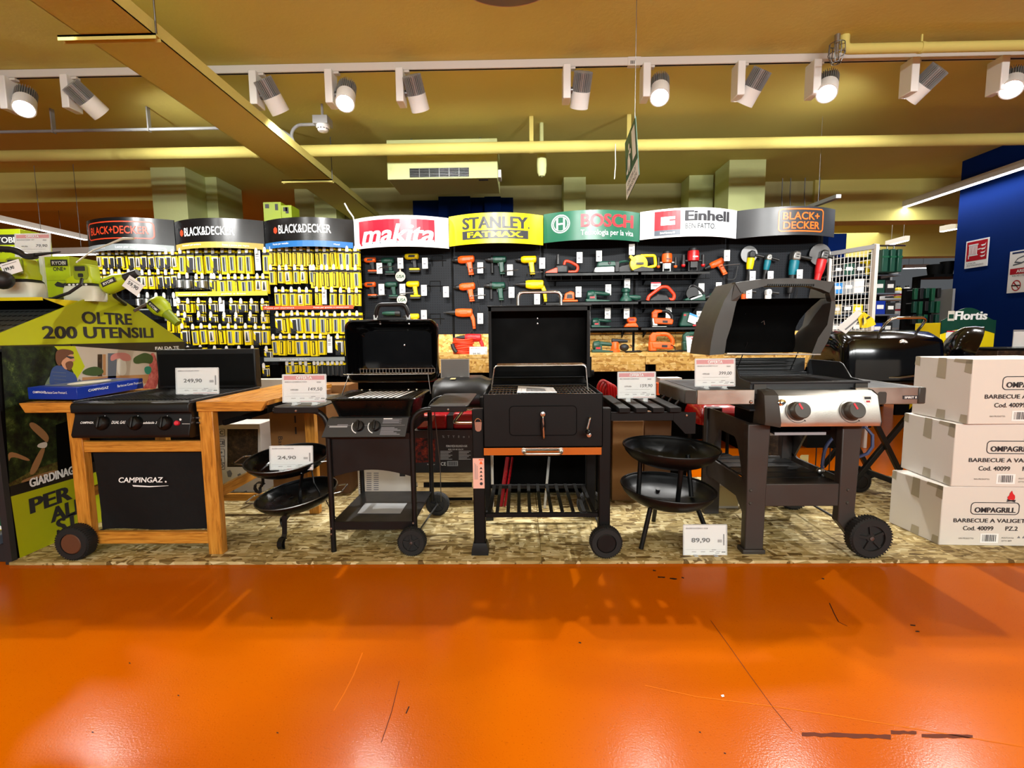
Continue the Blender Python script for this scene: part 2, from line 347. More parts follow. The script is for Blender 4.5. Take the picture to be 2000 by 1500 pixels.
# ================================================================ the room
CEIL = 3.3
fl = MB('floor_orange'); fl.box(-14, 9.5, -5, 16, -0.1, 0.0)
struct(fl.build('floor', smooth=0))
def floor_poly(pts, m, h=0.0006):
    return [(Zp(x, y, 0).x, Zp(x, y, 0).y, h) for x, y in pts], m
# scuffs and worn paint marks on the floor, each with its own outline
random.seed(3)
sm = MB('ink')
def mark(x0, x1, y, hw, m, n=14):
    top = []; bot = []
    for i in range(n + 1):
        x = x0 + (x1 - x0) * i / n; top.append((x, y[0] + (y[1] - y[0]) * i / n - hw * random.uniform(.5, 1.1))); bot.append((x, y[0] + (y[1] - y[0]) * i / n + hw * random.uniform(.5, 1.1)))
    pts, k = floor_poly(top + bot[::-1], m); sm.poly(pts, k)
mat('scuff_brown', (92, 38, 12), 0.6, var=0, spec=.1); mat('scuff_dark', (40, 24, 16), 0.6, var=0, spec=.1); mat('scuff_light', (206, 104, 6), 0.6, var=0, spec=.05)
mark(1566, 1740, (1434, 1440), 5, 'scuff_brown'); mark(1740, 1790, (1430, 1432), 4, 'scuff_brown', 6); mark(1800, 1900, (1437, 1439), 4, 'scuff_brown', 10)
for x, y, l in ((1285, 1127, 14), (1308, 1130, 14), (1331, 1128, 5), (1778, 1221, 10), (1788, 1233, 8), (1130, 1255, 5), (1275, 1114, 6), (1605, 1130, 5), (347, 1358, 3), (252, 1295, 3), (179, 1430, 4), (540, 1431, 4), (529, 1207, 3), (1365, 1430, 4), (1414, 1471, 4)):
    mark(x, x + l, (y, y + 1), 1.5, 'scuff_dark', 4)
def scratch(pts, wd, m):
    a = [(x - wd, y) for x, y in pts]; b = [(x + wd, y) for x, y in pts]
    p, k = floor_poly(a + b[::-1], m); sm.poly(p, k)
scratch([(708, 1275), (690, 1320), (672, 1355), (652, 1388)], 1.2, 'scuff_light'); scratch([(1388, 1212), (1424, 1262), (1465, 1320), (1510, 1382), (1548, 1428)], 0.7, 'scuff_brown')
scratch([(1620, 1178), (1630, 1200), (1638, 1215), (1655, 1223)], 0.9, 'scuff_dark'); scratch([(799, 1380), (793, 1394)], 1.2, 'scuff_dark'); scratch([(780, 1330), (765, 1390), (745, 1450)], 0.7, 'scuff_brown')
a = [(1260, 1338), (1360, 1360), (1500, 1378), (1620, 1395), (1800, 1425), (2000, 1458)]
p, k = floor_poly(a + [(x, y + 1.6) for x, y in a[::-1]], 'scuff_light'); sm.poly(p, k)
a = [(1408, 1358), (1413, 1357), (1415, 1361), (1410, 1362)]; p, k = floor_poly(a, 'paper', 0.0012); sm.poly(p, k)
struct(sm.build('trim_1', smooth=0, fix=False), 'scuffs and scratches worn into the orange floor')

c = MB('cream_paint'); c.box(-14, 9.5, -5, 16, CEIL, CEIL + 0.2); struct(c.build('ceiling', smooth=0))
w = MB('wall_far'); w.box(-3.3, 4.25, 7.35, 7.55, 0, CEIL); struct(w.build('wall_back', smooth=0))
w = MB('wall_far'); w.box(-14, 9.5, 15.6, 15.8, 0, CEIL); struct(w.build('wall_far', smooth=0))
w = MB('wall_far'); w.box(-13.8, -13.6, -5, 15.6, 0, CEIL); struct(w.build('wall_left', smooth=0))
w = MB('blue_paint'); w.box(5.72, 6.2, 2.2, 6.62, 0, CEIL); struct(w.build('wall_right', smooth=0))
# beams and columns
def block(name, x0, x1, y0, y1, z0, z1, m='pale_paint'):
    b = MB(m); b.box(x0, x1, y0, y1, z0, z1); return struct(b.build(name, smooth=0))
def col_px(name, px0, px1, Y, dep, m='pale_paint', z0=0.0):
    return block(name, W(px0, 400, Y).x, W(px1, 400, Y).x, Y, Y + dep, z0, CEIL - 0.001, m)
col_px('trim_2', 299, 366, 6.35, 0.5); col_px('trim_3', 381, 426, 6.75, 0.6)
block('trim_4', -10, W(299, 400, 6.45).x, 6.45, 6.85, 2.92, CEIL - 0.001, 'cream_paint')
col_px('trim_5', 1101, 1144, 7.0, 0.34); col_px('trim_6', 1345, 1392, 7.0, 0.34); col_px('trim_7', 1422, 1493, 6.42, 0.45)
col_px('trim_8', 614, 656, 7.0, 0.34)
block('trim_9', 4.25, 9.4, 7.3, 7.6, 2.72, CEIL - 0.001, 'cream_paint'); block('trim_10', 4.25, 9.4, 10.4, 10.7, 2.66, CEIL - 0.001, 'cream_paint')
# blue panels over the passage behind the tool wall
a = W(806, 386, 7.2); b = W(1002, 386, 7.2)
for i, (p0, p1, y0, dy) in enumerate(((806, 856, 392, 0.0), (856, 918, 384, -0.12), (918, 946, 386, 0.04), (946, 978, 384, -0.06), (978, 1002, 386, 0.03))):
    q = W(p0, y0, 7.15 + dy); r = W(p1, y0, 7.15 + dy)
    block('trim_%d' % (11 + i), q.x, r.x, 7.15 + dy, 7.34, 1.9, q.z, 'blue_paint')
# blue panel on the far side of the tool wall's end
q = W(1636, 456, 6.9); r = W(1654, 456, 6.9); block('trim_16', q.x - 0.12, r.x, 6.9, 7.2, 0, q.z, 'blue_paint')

# boards under the grills
def osb_board(x0, x1, label):
    b = MB('osb_floor'); b.box(x0, x1, 2.322, 3.74, 0.0, 0.016)
    return tag(b.build('floor_board', origin=((x0 + x1) / 2, 2.322, 0), bevel=0.0015, seg=1), label, 'board', 'chipboard panels under the grills')
OSBZ = 0.016
osb_board(-2.605, 0.098, 'flat chipboard panel on the orange floor under the wooden grill and the two-burner grill')
osb_board(0.100, 3.2, 'flat chipboard panel on the orange floor under the stainless grill and the stacked cartons')

# ================================================================ on the ceiling
# track rail
TY = 4.09; TZ = 3.25
t = thing('lighting_track', 'long white ceiling track rail carrying the row of spotlights', 'light track', (0, TY, CEIL - 0.05))
b = MB('offwhite'); b.box(-5.2, 5.2, TY - 0.018, TY + 0.018, CEIL - 0.062, CEIL - 0.001); b.build('rail', t, bevel=0.003, seg=1)
b = MB('void_black'); b.box(-5.2, 5.2, TY - 0.007, TY + 0.007, CEIL - 0.0635, CEIL - 0.0625); b.build('slot', t)
xj = W(1238, 120, TY).x
b = MB('offwhite'); b.box(xj - 0.05, xj + 0.05, TY - 0.021, TY + 0.021, CEIL - 0.066, CEIL - 0.001)
for i, dx in enumerate((-0.03, -0.018, -0.006)): b.box(xj + dx, xj + dx + 0.006, TY - 0.022, TY - 0.021, CEIL - 0.055, CEIL - 0.03, 'ink')
b.build('joint', t)
SPOTS = [ # px of adapter, lit towards the camera?, aim x
 (8, 1, 0.45, 'white spotlight at the left end of the track, lamp face glowing'),
 (128, 0, 0.62, 'white spotlight second from the left on the track, tilted right towards the tool wall'),
 (492, 0, 0.30, 'white spotlight just right of the sloping ceiling tray, lamp turned away'),
 (638, 1, 0.10, 'white spotlight above the smoke detector, lamp face glowing'),
 (775, 0, 0.16, 'white spotlight above the ceiling air unit, lamp turned to the wall'),
 (1098, 0, -0.08, 'white spotlight just left of the track joint, upright lamp turned to the wall'),
 (1252, 1, -0.18, 'white spotlight above the hanging exit sign, lamp face glowing'),
 (1434, 0, -0.36, 'white spotlight tilted left towards the tool wall above the white brand sign'),
 (1580, 1, -0.42, 'white spotlight beside the wire lamp cage, lamp face glowing'),
 (1768, 0, -0.70, 'white spotlight tilted sharply with its lamp turned away, second from the right end'),
 (1940, 1, -0.62, 'white spotlight at the right end of the track, lamp face glowing')]
for px, lit, ax, lab in SPOTS:
    x = W(px + 8, 150, TY).x; top = CEIL - 0.064
    t = thing('track_spotlight', lab, 'spotlight', (x, TY, top), 'spotlights on the ceiling track')
    b = MB('white_paint'); b.box(x - 0.03, x + 0.03, TY - 0.065, TY + 0.065, top - 0.255, top); b.build('adapter_box', t, bevel=0.006)
    b = MB('offwhite'); b.box(x + 0.03, x + 0.07, TY - 0.02, TY + 0.02, top - 0.018, top - 0.001); b.build('track_clip', t)
    d = V(ax * (1 if lit or abs(ax) < .5 else .8), -0.62 if lit else (.62 if abs(ax) < .5 else 1.0), -0.85).normalized(); c = V(x + 0.118, TY, top - 0.17)
    b = MB('dull_steel'); b.cyl((x + 0.03, TY, c.z), (x + 0.06, TY, c.z), 0.025, n=14); b.build('pivot', t)
    p0 = c - d * 0.125; p1 = c + d * 0.005; p2 = c + d * 0.125
    h = MB('white_paint'); h.lathe([(0.0, 0.115), (0.066, 0.115), (0.066, 0.12), (0.074, 0.12), (0.074, 0.0), (0.0, 0.0)], p1, 28, axis=d); ho = h.build('head', t)
    b = MB('heat_sink'); b.cyl(p0, p1, 0.052, n=24)
    a1 = d.orthogonal().normalized(); a2 = d.cross(a1)
    for i in range(30):
        u = 2 * math.pi * i / 30; r = a1 * math.cos(u) + a2 * math.sin(u); b.bar(p0 + r * 0.06, p1 + r * 0.06, 0.004, 0.026, up=r)
    b.build('heat_sink', t)
    b = MB('lens_lit'); b.cyl(p2 - d * 0.0045, p2 - d * 0.002, 0.064, n=24); b.build('lens', ho)
    ld = bpy.data.lights.new('spot_lamp', 'SPOT'); ld.energy = SPOT_FRONT if lit else SPOT_WALL; ld.spot_size = math.radians(88 if lit else 172); ld.spot_blend = 0.55 if lit else 1.0; ld.shadow_soft_size = 0.03
    ld.color = (1, 0.985, 0.95)
    if lit: ld.specular_factor = 0.4
    lo = bpy.data.objects.new('spot_lamp', ld); C.objects.link(lo); lo.parent = t; lo.location = p2 + d * 0.012 - t.location
    lo.rotation_euler = d.to_track_quat('-Z', 'Y').to_euler()

# sloping cable tray (a shallow cream duct running away from the camera) on flat hangers
TX0, TX1, TRZ = -2.467, -2.055, 2.85
t = thing('ceiling_cable_tray', 'wide cream cable tray hung below the ceiling, running away to the tool wall', 'cable tray', ((TX0 + TX1) / 2, 4.5, TRZ))
b = MB('cream_paint'); b.box(TX0, TX1, 1.2, 7.3, TRZ, TRZ + 0.006); b.box(TX0, TX0 + 0.004, 1.2, 7.3, TRZ, TRZ + 0.075); b.build('tray', t)
b = MB('cream_paint'); b.box(TX1 - 0.004, TX1, 1.2, 7.3, TRZ, TRZ + 0.075); b.box(TX1 - 0.02, TX1, 1.2, 7.3, TRZ + 0.075, TRZ + 0.08); b.build('side_lip', t)
for y in (Zp(220, 70, TRZ).y, Zp(600, 352, TRZ).y):
    b = MB('cream_paint'); b.box(TX0 - 0.13, TX1 + 0.02, y - 0.02, y + 0.02, TRZ - 0.012, TRZ - 0.001); b.box(TX0 - 0.13, TX1 + 0.02, y - 0.02, y - 0.016, TRZ - 0.03, TRZ - 0.001); b.box(TX0 - 0.13, TX1 + 0.02, y + 0.016, y + 0.02, TRZ - 0.03, TRZ - 0.001); o = b.build('hanger_channel', t)
    b = MB('dull_steel'); b.cyl((TX1 + 0.01, y, TRZ - 0.01), (TX1 + 0.01, y, CEIL), 0.005, n=8); b.build('hanger_rod', t)

# yellow sprinkler pipe
pz = 3.0; PY = 5.08
t = thing('sprinkler_pipe', 'thick cream painted pipe running across under the ceiling', 'pipe', (0, PY, pz))
b = MB('cream_paint'); b.cyl((-5.75, PY, pz), (5.2, PY, pz), 0.056, n=24); b.build('pipe_run', t)
for px in (500, 1038, 1228):
    x = W(px, 280, PY).x
    b = MB('cream_paint'); b.cyl((x - 0.02, PY, pz), (x + 0.02, PY, pz), 0.061, n=24); b.box(x - 0.02, x + 0.02, PY - 0.006, PY + 0.006, pz + 0.055, CEIL - .002); b.build('pipe_clamp', t)
x = W(1057, 300, 5.25).x
b = MB('pale_paint'); q0 = W(1058, 302, 5.25); q1 = W(1056, 345, 5.25)
b.lathe([(0.03, 0), (0.046, -0.02), (0.05, -0.12), (0.046, -0.2), (0.03, -0.235), (0.0, -0.245)], (q0.x, 5.25, q0.z + 0.02), 20); b.cyl((q0.x, 5.25, q0.z), (q0.x, 5.25, CEIL), 0.02)
tag(b.build('capped_pipe_stub', origin=(q0.x, 5.25, q0.z)), 'short rounded cream pipe end hanging just below the long pipe', 'pipe')
b = MB('white_paint'); q0 = W(1203, 293, 5.0); q1 = W(1200, 350, 5.0); b.tube([(q0.x, PY - 0.054, pz), (q0.x, PY - 0.058, pz - 0.03), (q0.x, PY - 0.05, q0.z), (q0 + q1) / 2 + V(0.004, 0, 0), q1], 0.0045)
tag(b.build('loose_cable_tie', origin=q1), 'thin white strap dangling from the long pipe left of the exit sign', 'strap')
# upper right pipe with the wire cage
t = thing('ceiling_pipe', 'cream painted pipe along the ceiling at the upper right, above the track', 'pipe', (3.2, 3.86, 3.2))
q = W(1648, 96, 3.86); r = W(2000, 84, 3.86)
b = MB('cream_paint'); b.tube(fillet([(q.x, 3.86, CEIL), (q.x, 3.86, q.z), (r.x + 0.8, 3.86, q.z)], 0.08), 0.035, 14); b.build('pipe_run', t)
x = W(1800, 80, 3.86).x; b = MB('cream_paint'); b.box(x - 0.006, x + 0.006, 3.855, 3.865, q.z, CEIL); b.cyl((x - 0.012, 3.86, q.z), (x + 0.012, 3.86, q.z), 0.039); b.build('pipe_clamp', t)
q = W(1634, 106, 3.84)
t = thing('sprinkler_cage', 'small wire guard cage around a sprinkler head on the ceiling track', 'cage', (q.x, 3.84, q.z))
b = MB('dull_steel')
for i in range(8):
    u = math.pi * 2 * i / 8; e = V(math.cos(u), math.sin(u), 0)
    b.tube([q + e * 0.05 + V(0, 0, 0.07), q + e * 0.055, q + e * 0.03 + V(0, 0, -0.06)], 0.003, 6)
for rr, zz in ((0.05, 0.07), (0.055, 0.0), (0.03, -0.06)): b.tube([q + V(rr * math.cos(u), rr * math.sin(u), zz) for u in (2 * math.pi * i / 16 for i in range(16))], 0.003, 6, closed=True)
b.build('wire_guard', t)
b = MB('cast_metal'); b.cyl(q + V(0, 0, 0.07), q + V(0, 0, -0.02), 0.014, n=10); b.cyl(q + V(0, 0, 0.07), (q.x, q.y, CEIL), 0.02, n=10); b.build('sprinkler_head', t)

# conduit with smoke detector
cy = 4.75; q0 = W(0, 258, cy); cz = q0.z
t = thing('electrical_conduit', 'thin grey conduit clipped along the ceiling towards the smoke detector', 'conduit', (-3, cy, cz))
s0 = W(628, 245, cy); s1 = W(580, 290, cy)
b = MB('grey_plastic'); xa = W(540, 250, cy).x
b.tube(fillet([(-5.2, cy, cz), (xa, cy, cz), (W(572, 262, cy).x, cy, cz - 0.1), (W(578, 295, cy).x, cy, W(578, 295, cy).z)], 0.08), 0.014, 10); b.build('conduit_run', t)
b = MB('grey_plastic'); b.tube(fillet([(W(580, 292, cy).x, cy + 0.01, W(580, 292, cy).z), (W(566, 268, cy).x, cy + 0.01, W(566, 262, cy).z), (W(578, 244, cy).x, cy + 0.01, W(578, 243, cy).z), (W(620, 242, cy).x, cy + 0.01, W(620, 242, cy).z)], 0.06), 0.015, 10); b.build('conduit_bend', t)
for px in (105, 292):
    x = W(px, 255, cy).x; b = MB('grey_plastic'); b.box(x - 0.006, x + 0.006, cy - 0.02, cy + 0.02, cz - 0.02, CEIL); b.build('conduit_clip', t)
t = thing('smoke_detector', 'grey box with a round white smoke detector under the ceiling', 'smoke detector', (s0.x, cy, s0.z))
bx = W(616, 245, cy).x; bx2 = W(645, 245, cy).x
b = MB('grey_plastic'); b.box(bx, bx2, cy - 0.07, cy + 0.07, W(630, 246, cy).z, W(630, 230, cy).z); b.cyl((bx + .07, cy, W(630, 230, cy).z), (bx + .07, cy, CEIL), 0.012, n=8); b.build('junction_box', t, bevel=0.005)
cc = V((bx + bx2) / 2 + 0.004, cy - 0.01, W(630, 246, cy).z)
b = MB('white_paint'); b.lathe([(0.06, 0), (0.062, -0.02), (0.05, -0.03), (0.05, -0.04), (0.04, -0.055), (0.0, -0.06)], cc, 24); b.build('detector_head', t)
b = MB('ink')
for i in range(12):
    u = 2 * math.pi * i / 12; b.obox(cc + V(0.0505 * math.cos(u), 0.0505 * math.sin(u), -0.035), (0.002, 0.016, 0.007), u)
b.build('vents', t)

# ceiling air unit
AY = 5.3; ax0 = W(757, 350, AY).x; ax1 = W(972, 350, AY).x; az = W(865, 349, AY).z; AYB = 5.88
t = thing('air_unit', 'cream box-shaped ceiling air unit with a dark louvred grille', 'air conditioner', ((ax0 + ax1) / 2, AY, az))
b = MB('pale_paint'); b.box(ax0, ax1, AY, AYB, az, CEIL - 0.12); b.build('casing', t, bevel=0.006)
for x in (ax0 + .2, ax1 - .2):
    b = MB('dull_steel'); b.cyl((x, AY + .3, CEIL - .13), (x, AY + .3, CEIL), 0.01); b.build('hanger_rod', t)
gx0 = W(800, 335, AY).x; gx1 = W(916, 335, AY).x; gz0 = W(860, 346, AY).z; gz1 = W(860, 328, AY).z
b = MB('void_black'); b.box(gx0, gx1, AY - 0.003, AY + 0.001, gz0, gz1); g = b.build('grille', t)
b = MB('dull_steel')
for i in range(6):
    z = gz0 + (gz1 - gz0) * (i + 0.5) / 6; b.box(gx0, gx1, AY - 0.008, AY - 0.004, z - 0.003, z + 0.001)
for i in range(1, 6):
    x = gx0 + (gx1 - gx0) * i / 6; b.box(x - 0.003, x + 0.003, AY - 0.01, AY - 0.004, gz0, gz1)
b.build('louvres', g)
b = MB('white_paint'); b.box(ax1, ax1 + 0.035, AY + 0.05, AY + 0.2, az + 0.02, az + 0.1); b.build('control_box', t, bevel=0.004)
q = W(944, 354, AY + 0.03); b = MB('ink'); b.box(q.x - 0.05, q.x + 0.05, AY + 0.04, AY + 0.08, az - 0.003, az); b.build('badge', t)

# hanging exit sign, seen nearly edge on
A, B, D, E = W(1224, 391, 3.5), W(1248, 341.5, 3.2), W(1241, 227, 3.2), W(1220.5, 280, 3.5)
t = thing('exit_sign', 'green and white running-man exit sign hung edge-on from the ceiling', 'sign', A)
ud = ((B - A) + (D - E)) / 2; uv = ((E - A) + (D - B)) / 2; L = ud.length; H = uv.length; nrm = ud.cross(uv).normalized()
S = lambda u, v, k=0.0012: A * ((1 - u) * (1 - v)) + B * (u * (1 - v)) + D * (u * v) + E * ((1 - u) * v) + nrm * k
b = MB('exit_green'); b.prism([S(0, 0, 0), S(1, 0, 0), S(1, 1, 0), S(0, 1, 0)], -nrm * 0.004); b.build('panel', t, smooth=0)
b = MB('white_ink'); b.poly([S(0, 0), S(1, 0), S(1, .3), S(0, .3)]); b.poly([S(.62, .42), S(.9, .42), S(.9, .92), S(.62, .92)])
b.poly([S(.22, .62), S(.34, .68), S(.44, .52), S(.38, .36), S(.32, .36), S(.34, .48), S(.2, .38), S(.08, .4), S(.08, .45), S(.18, .47)]); b.poly([S(.36 + .06 * math.cos(u), .78 + .055 * math.sin(u)) for u in (2 * math.pi * i / 16 for i in range(16))]); b.poly([S(.3, .68), S(.48, .62), S(.52, .68), S(.46, .72), S(.36, .7)])
b.text('USCITA DI', S(.5, .17), H * .075, 'ink', ux=ud, uz=uv, w=L * .7, off=.003); b.text('EMERGENZA', S(.5, .05), H * .075, 'ink', ux=ud, uz=uv, w=L * .86, off=.003); b.build('printing', t, smooth=0)
b = MB('dull_steel'); m_ = S(.97, .98); b.cyl(m_, V(m_.x, m_.y, CEIL), 0.002, n=6); b.build('hanging_wire', t)

# round grey disc hung near the camera at the top of the picture
dc = Zp(993, 0, 2.62); 
t = thing('hanging_disc', 'round dark grey metallic disc hanging at the top edge of the picture', 'disc sign', (dc.x, dc.y, dc.z))
dr = 0.262; dcy = V(dc.x, dc.y - 0.217, 2.62)
b = MB('disc_grey'); b.lathe([(0, 0), (dr, 0), (dr, 0.006), (0, 0.006)], dcy, 56); b.build('disc', t)
b = MB('offwhite'); b.tube([dcy + V(dr * math.cos(u), dr * math.sin(u), 0.003) for u in (2 * math.pi * i / 56 for i in range(56))], 0.004, 8, closed=True); b.build('rim', t)
b = MB('dull_steel'); b.cyl(dcy + V(0, -0.1, 0.005), V(dcy.x, dcy.y - 0.1, CEIL), 0.003, n=6); b.build('hanging_wire', t)

# linear LED lamps
def led(px0, py0, px1, py1, z, name_label, w=0.05):
    p = Zp(px0, py0, z); q = Zp(px1, py1, z); d = (q - p).normalized()
    t = thing('linear_lamp', name_label, 'ceiling lamp', p, 'long strip lamps under the ceiling')
    b = MB('offwhite'); b.bar(p + ZUP * 0.045, q + ZUP * 0.045, w + 0.03, 0.08); b.build('housing', t)
    b = MB('led_white'); b.bar(p, q, w, 0.008); b.build('tube', t)
    for k in (0.2, 0.8):
        b = MB('dull_steel'); s = p + (q - p) * k; b.cyl(s + ZUP * 0.08, V(s.x, s.y, CEIL), 0.003, n=6); b.build('hanging_wire', t)
    L = (q - p).length
    ld = bpy.data.lights.new('strip_light', 'AREA'); ld.shape = 'RECTANGLE'; ld.size = w; ld.size_y = L; ld.energy = 7 * L
    lo = bpy.data.objects.new('strip_light', ld); C.objects.link(lo); lo.parent = t; lo.location = (p + q) / 2 - ZUP * 0.012 - t.location
    lo.rotation_euler = (0, 0, math.atan2(d.y, d.x) - math.pi / 2)
led(1685, 432, 2140, 282, 2.9, 'longest glowing strip lamp crossing to the upper right corner')
led(-150, 400, 168, 469, 2.9, 'glowing strip lamp at the left, running behind the lime tool boxes')
led(1733, 480, 1772, 470, 2.7, 'short glowing strip lamp just above the green cases at the grid panel')
led(1838, 453, 1870, 447, 2.7, 'short glowing strip lamp beside the edge of the blue wall')
led(60, 500, 185, 497, 2.2, 'glowing strip lamp low behind the lime sprayers at the left')
led(1765, 524.5, 1812, 523.5, 2.6, 'glowing strip lamp seen level behind the green cases, far in the garden department')
# ================================================================ the tool wall: eight bays, header signs, shelves
PEG = 5.2
BX = [-4.387, -3.486, -2.573, -1.664, -0.705, 0.242, 1.202, 2.161, 3.124]
ZT = [2.325, 2.305, 2.30, 2.305, 2.317, 2.328, 2.336, 2.334]; ZB = [2.02, 2.02, 2.02, 2.008, 2.028, 2.048, 2.066, 2.066]
BAYLAB = ['leftmost black pegboard bay with saw blade packs, behind the lime display',
 'black pegboard bay of yellow packs under the sign with gold strip',
 'black pegboard bay of yellow packs under the sign with blue strip',
 'black pegboard bay under the red and white sign, hung with cordless drills',
 'black pegboard bay under the yellow sign, hung with corded drills',
 'black pegboard bay under the green sign, left half of the power tool shelves',
 'black pegboard bay under the white sign with the red square, right half of the shelves',
 'black pegboard bay under the right-hand black sign, hung with angle grinders']
for i in range(8):
    x0, x1 = BX[i], BX[i + 1]; zb = 0.84 if i < 3 else 1.15
    t = thing('tool_wall_bay', BAYLAB[i], 'display rack', ((x0 + x1) / 2, 5.24, 0), 'bays of the tool wall')
    b = MB('pegboard'); b.box(x0 + 0.012, x1 - 0.012, PEG, PEG + 0.02, zb, ZT[i] - 0.02); b.build('pegboard', t, smooth=0)
    for x in ((x0, x1) if i == 0 else (x1,)):
        b = MB('black_matte'); b.box(x - 0.012, x + 0.012, PEG - 0.004, PEG + 0.05, 0, ZT[i] - 0.02); b.build('upright', t)
    b = MB('black_matte'); b.box(x0 + 0.012, x1 - 0.012, PEG - 0.3 if i < 3 else PEG - 0.02, PEG + 0.1, 0, 0.14); b.build('base', t)
    if i >= 3:
        b = MB('osb_shelf'); b.box(x0 + 0.012, x1 - 0.012, PEG + 0.002, PEG + 0.02, 0.955, zb); b.build('lower_panel', t, smooth=0)
        b = MB('void_black'); b.box(x0 + 0.012, x1 - 0.012, PEG + 0.002, PEG + 0.02, 0.14, 0.955); b.build('back_panel', t, smooth=0)
    else:
        b = MB('void_black'); b.box(x0 + 0.012, x1 - 0.012, PEG + 0.002, PEG + 0.02, 0.14, zb); b.build('back_panel', t, smooth=0)
LZ = 0.952
t = thing('chipboard_counter', 'long chipboard counter under the power tool bays with tools standing on it', 'counter', (0.73, 4.9, 0))
b = MB('osb_shelf'); b.box(BX[3] + 0.02, BX[8] - 0.02, 4.6, PEG - 0.006, LZ - 0.03, LZ); b.build('top', t, bevel=0.002, seg=1)
xs = [BX[3] + 0.02, -0.15, 1.18, BX[8] - 0.02]
for k in range(3):
    b = MB('osb_shelf'); b.box(xs[k], xs[k + 1] - 0.003, 4.602, 4.625, LZ - 0.105, LZ - 0.031); b.build('front_board', t, bevel=0.0015, seg=1)
    b = MB('osb_shelf'); b.box(xs[k] + 0.1 * (k > 0), xs[k + 1] - 0.003, 4.594, 4.617, LZ - 0.168, LZ - 0.107); b.build('front_board', t, bevel=0.0015, seg=1)
for x in (BX[3] + 0.05, BX[4], BX[5], BX[6], BX[7], BX[8] - 0.05):
    b = MB('black_matte'); b.box(x - 0.03, x + 0.03, 4.7, PEG - 0.03, 0, LZ - 0.031); b.build('support', t)

# ---- header signs
def arc(x, x0, x1): u = (x - x0) / (x1 - x0); return 5.0 - 0.16 * (1 - (2 * u - 1) ** 2)
def sign(i, label, m):
    x0, x1, zt, zb = BX[i], BX[i + 1], ZT[i], ZB[i]; e = 0.003
    t = thing('header_sign', label, 'sign', ((x0 + x1) / 2, 5.0, zb), 'curved header signs over the tool wall')
    b = MB(m); n = 20
    fr = [V(x0 + e + (x1 - x0 - 2 * e) * k / n, 0, 0) for k in range(n + 1)]
    for p in fr: p.y = arc(p.x, x0, x1)
    pts = fr + [p + V(0, 0.012, 0) for p in fr[::-1]]
    b.prism([V(p.x, p.y, zb) for p in pts], (0, 0, zt - zb)); b.build('panel', t, smooth=30)
    b = MB('black_matte'); b.prism([V(p.x, p.y + 0.013, zt - 0.03) for p in fr[::3]] + [V(fr[-1].x, 5.205, zt - 0.03), V(fr[0].x, 5.205, zt - 0.03)], (0, 0, 0.012)); b.build('top_board', t, smooth=0)
    return t, x0, x1, zt, zb
def wp(x0, x1, k=0.0): return lambda v: V(v.x, arc(v.x, x0, x1) + v.y - k, v.z)
def sx(px): return W(px, 450, 4.88).x
def sz(px, py): return W(px, py, 4.88).z
def rects(b, x0, x1, z0, z1, m, y=-0.001, n=10):
    for k in range(n):
        a = x0 + (x1 - x0) * k / n; c = x0 + (x1 - x0) * (k + 1) / n; b.poly([(a, y, z0), (c, y, z0), (c, y, z1), (a, y, z1)], m)
def frame(b, x0, x1, z0, z1, r, th, m, y=-0.001):
    o = rrect(x0, x1, z0, z1, r, 6); q = rrect(x0 + th, x1 - th, z0 + th, z1 - th, max(r - th, 0.002), 6); n = len(o)
    def seg(A, B, k): return A[k][0] * 1, 0
    for k in range(n):
        a, c = o[k], o[(k + 1) % n]; d, f = q[k], q[(k + 1) % n]; st = 12 if abs(a[0] - c[0]) > 0.1 else 1
        for j in range(st):
            u, w = j / st, (j + 1) / st; l = lambda p, r_, s_: (p[0] + (r_[0] - p[0]) * s_, y, p[1] + (r_[1] - p[1]) * s_)
            b.poly([l(a, c, u), l(a, c, w), l(d, f, w), l(d, f, u)], m)
# left three signs
t, x0, x1, zt, zb = sign(0, 'black header sign with an orange-red outlined word in a frame, leftmost of the row', 'sign_black')
b = MB('bd_red'); cz = 2.205; frame(b, x0 + 0.05, x0 + 0.76, cz - 0.085, cz + 0.085, 0.04, 0.011, 'bd_red'); b.text('BLACK+DECKER', (x0 + 0.405, 0, cz - 0.035), 0.07, 'bd_red', w=0.62, bold=0.018); b.build('lettering', t, warp=wp(x0, x1, .002), smooth=0, fix=False)
b = MB('strip_grey'); rects(b, x0 + .01, x1 - .01, zb - 0.012, zb + 0.05, 'strip_grey', -.002, 16); b.text('Lame per seghetto alternativo', (x0 + .62, -.002, zb + 0.01), 0.022, 'white_ink', w=.42, bold=.01); b.text('Jigsaw blades', (x0 + .19, -.002, zb + 0.01), 0.018, 'white_ink', w=.2); b.build('strip', t, warp=wp(x0, x1, .003), smooth=0, fix=False)
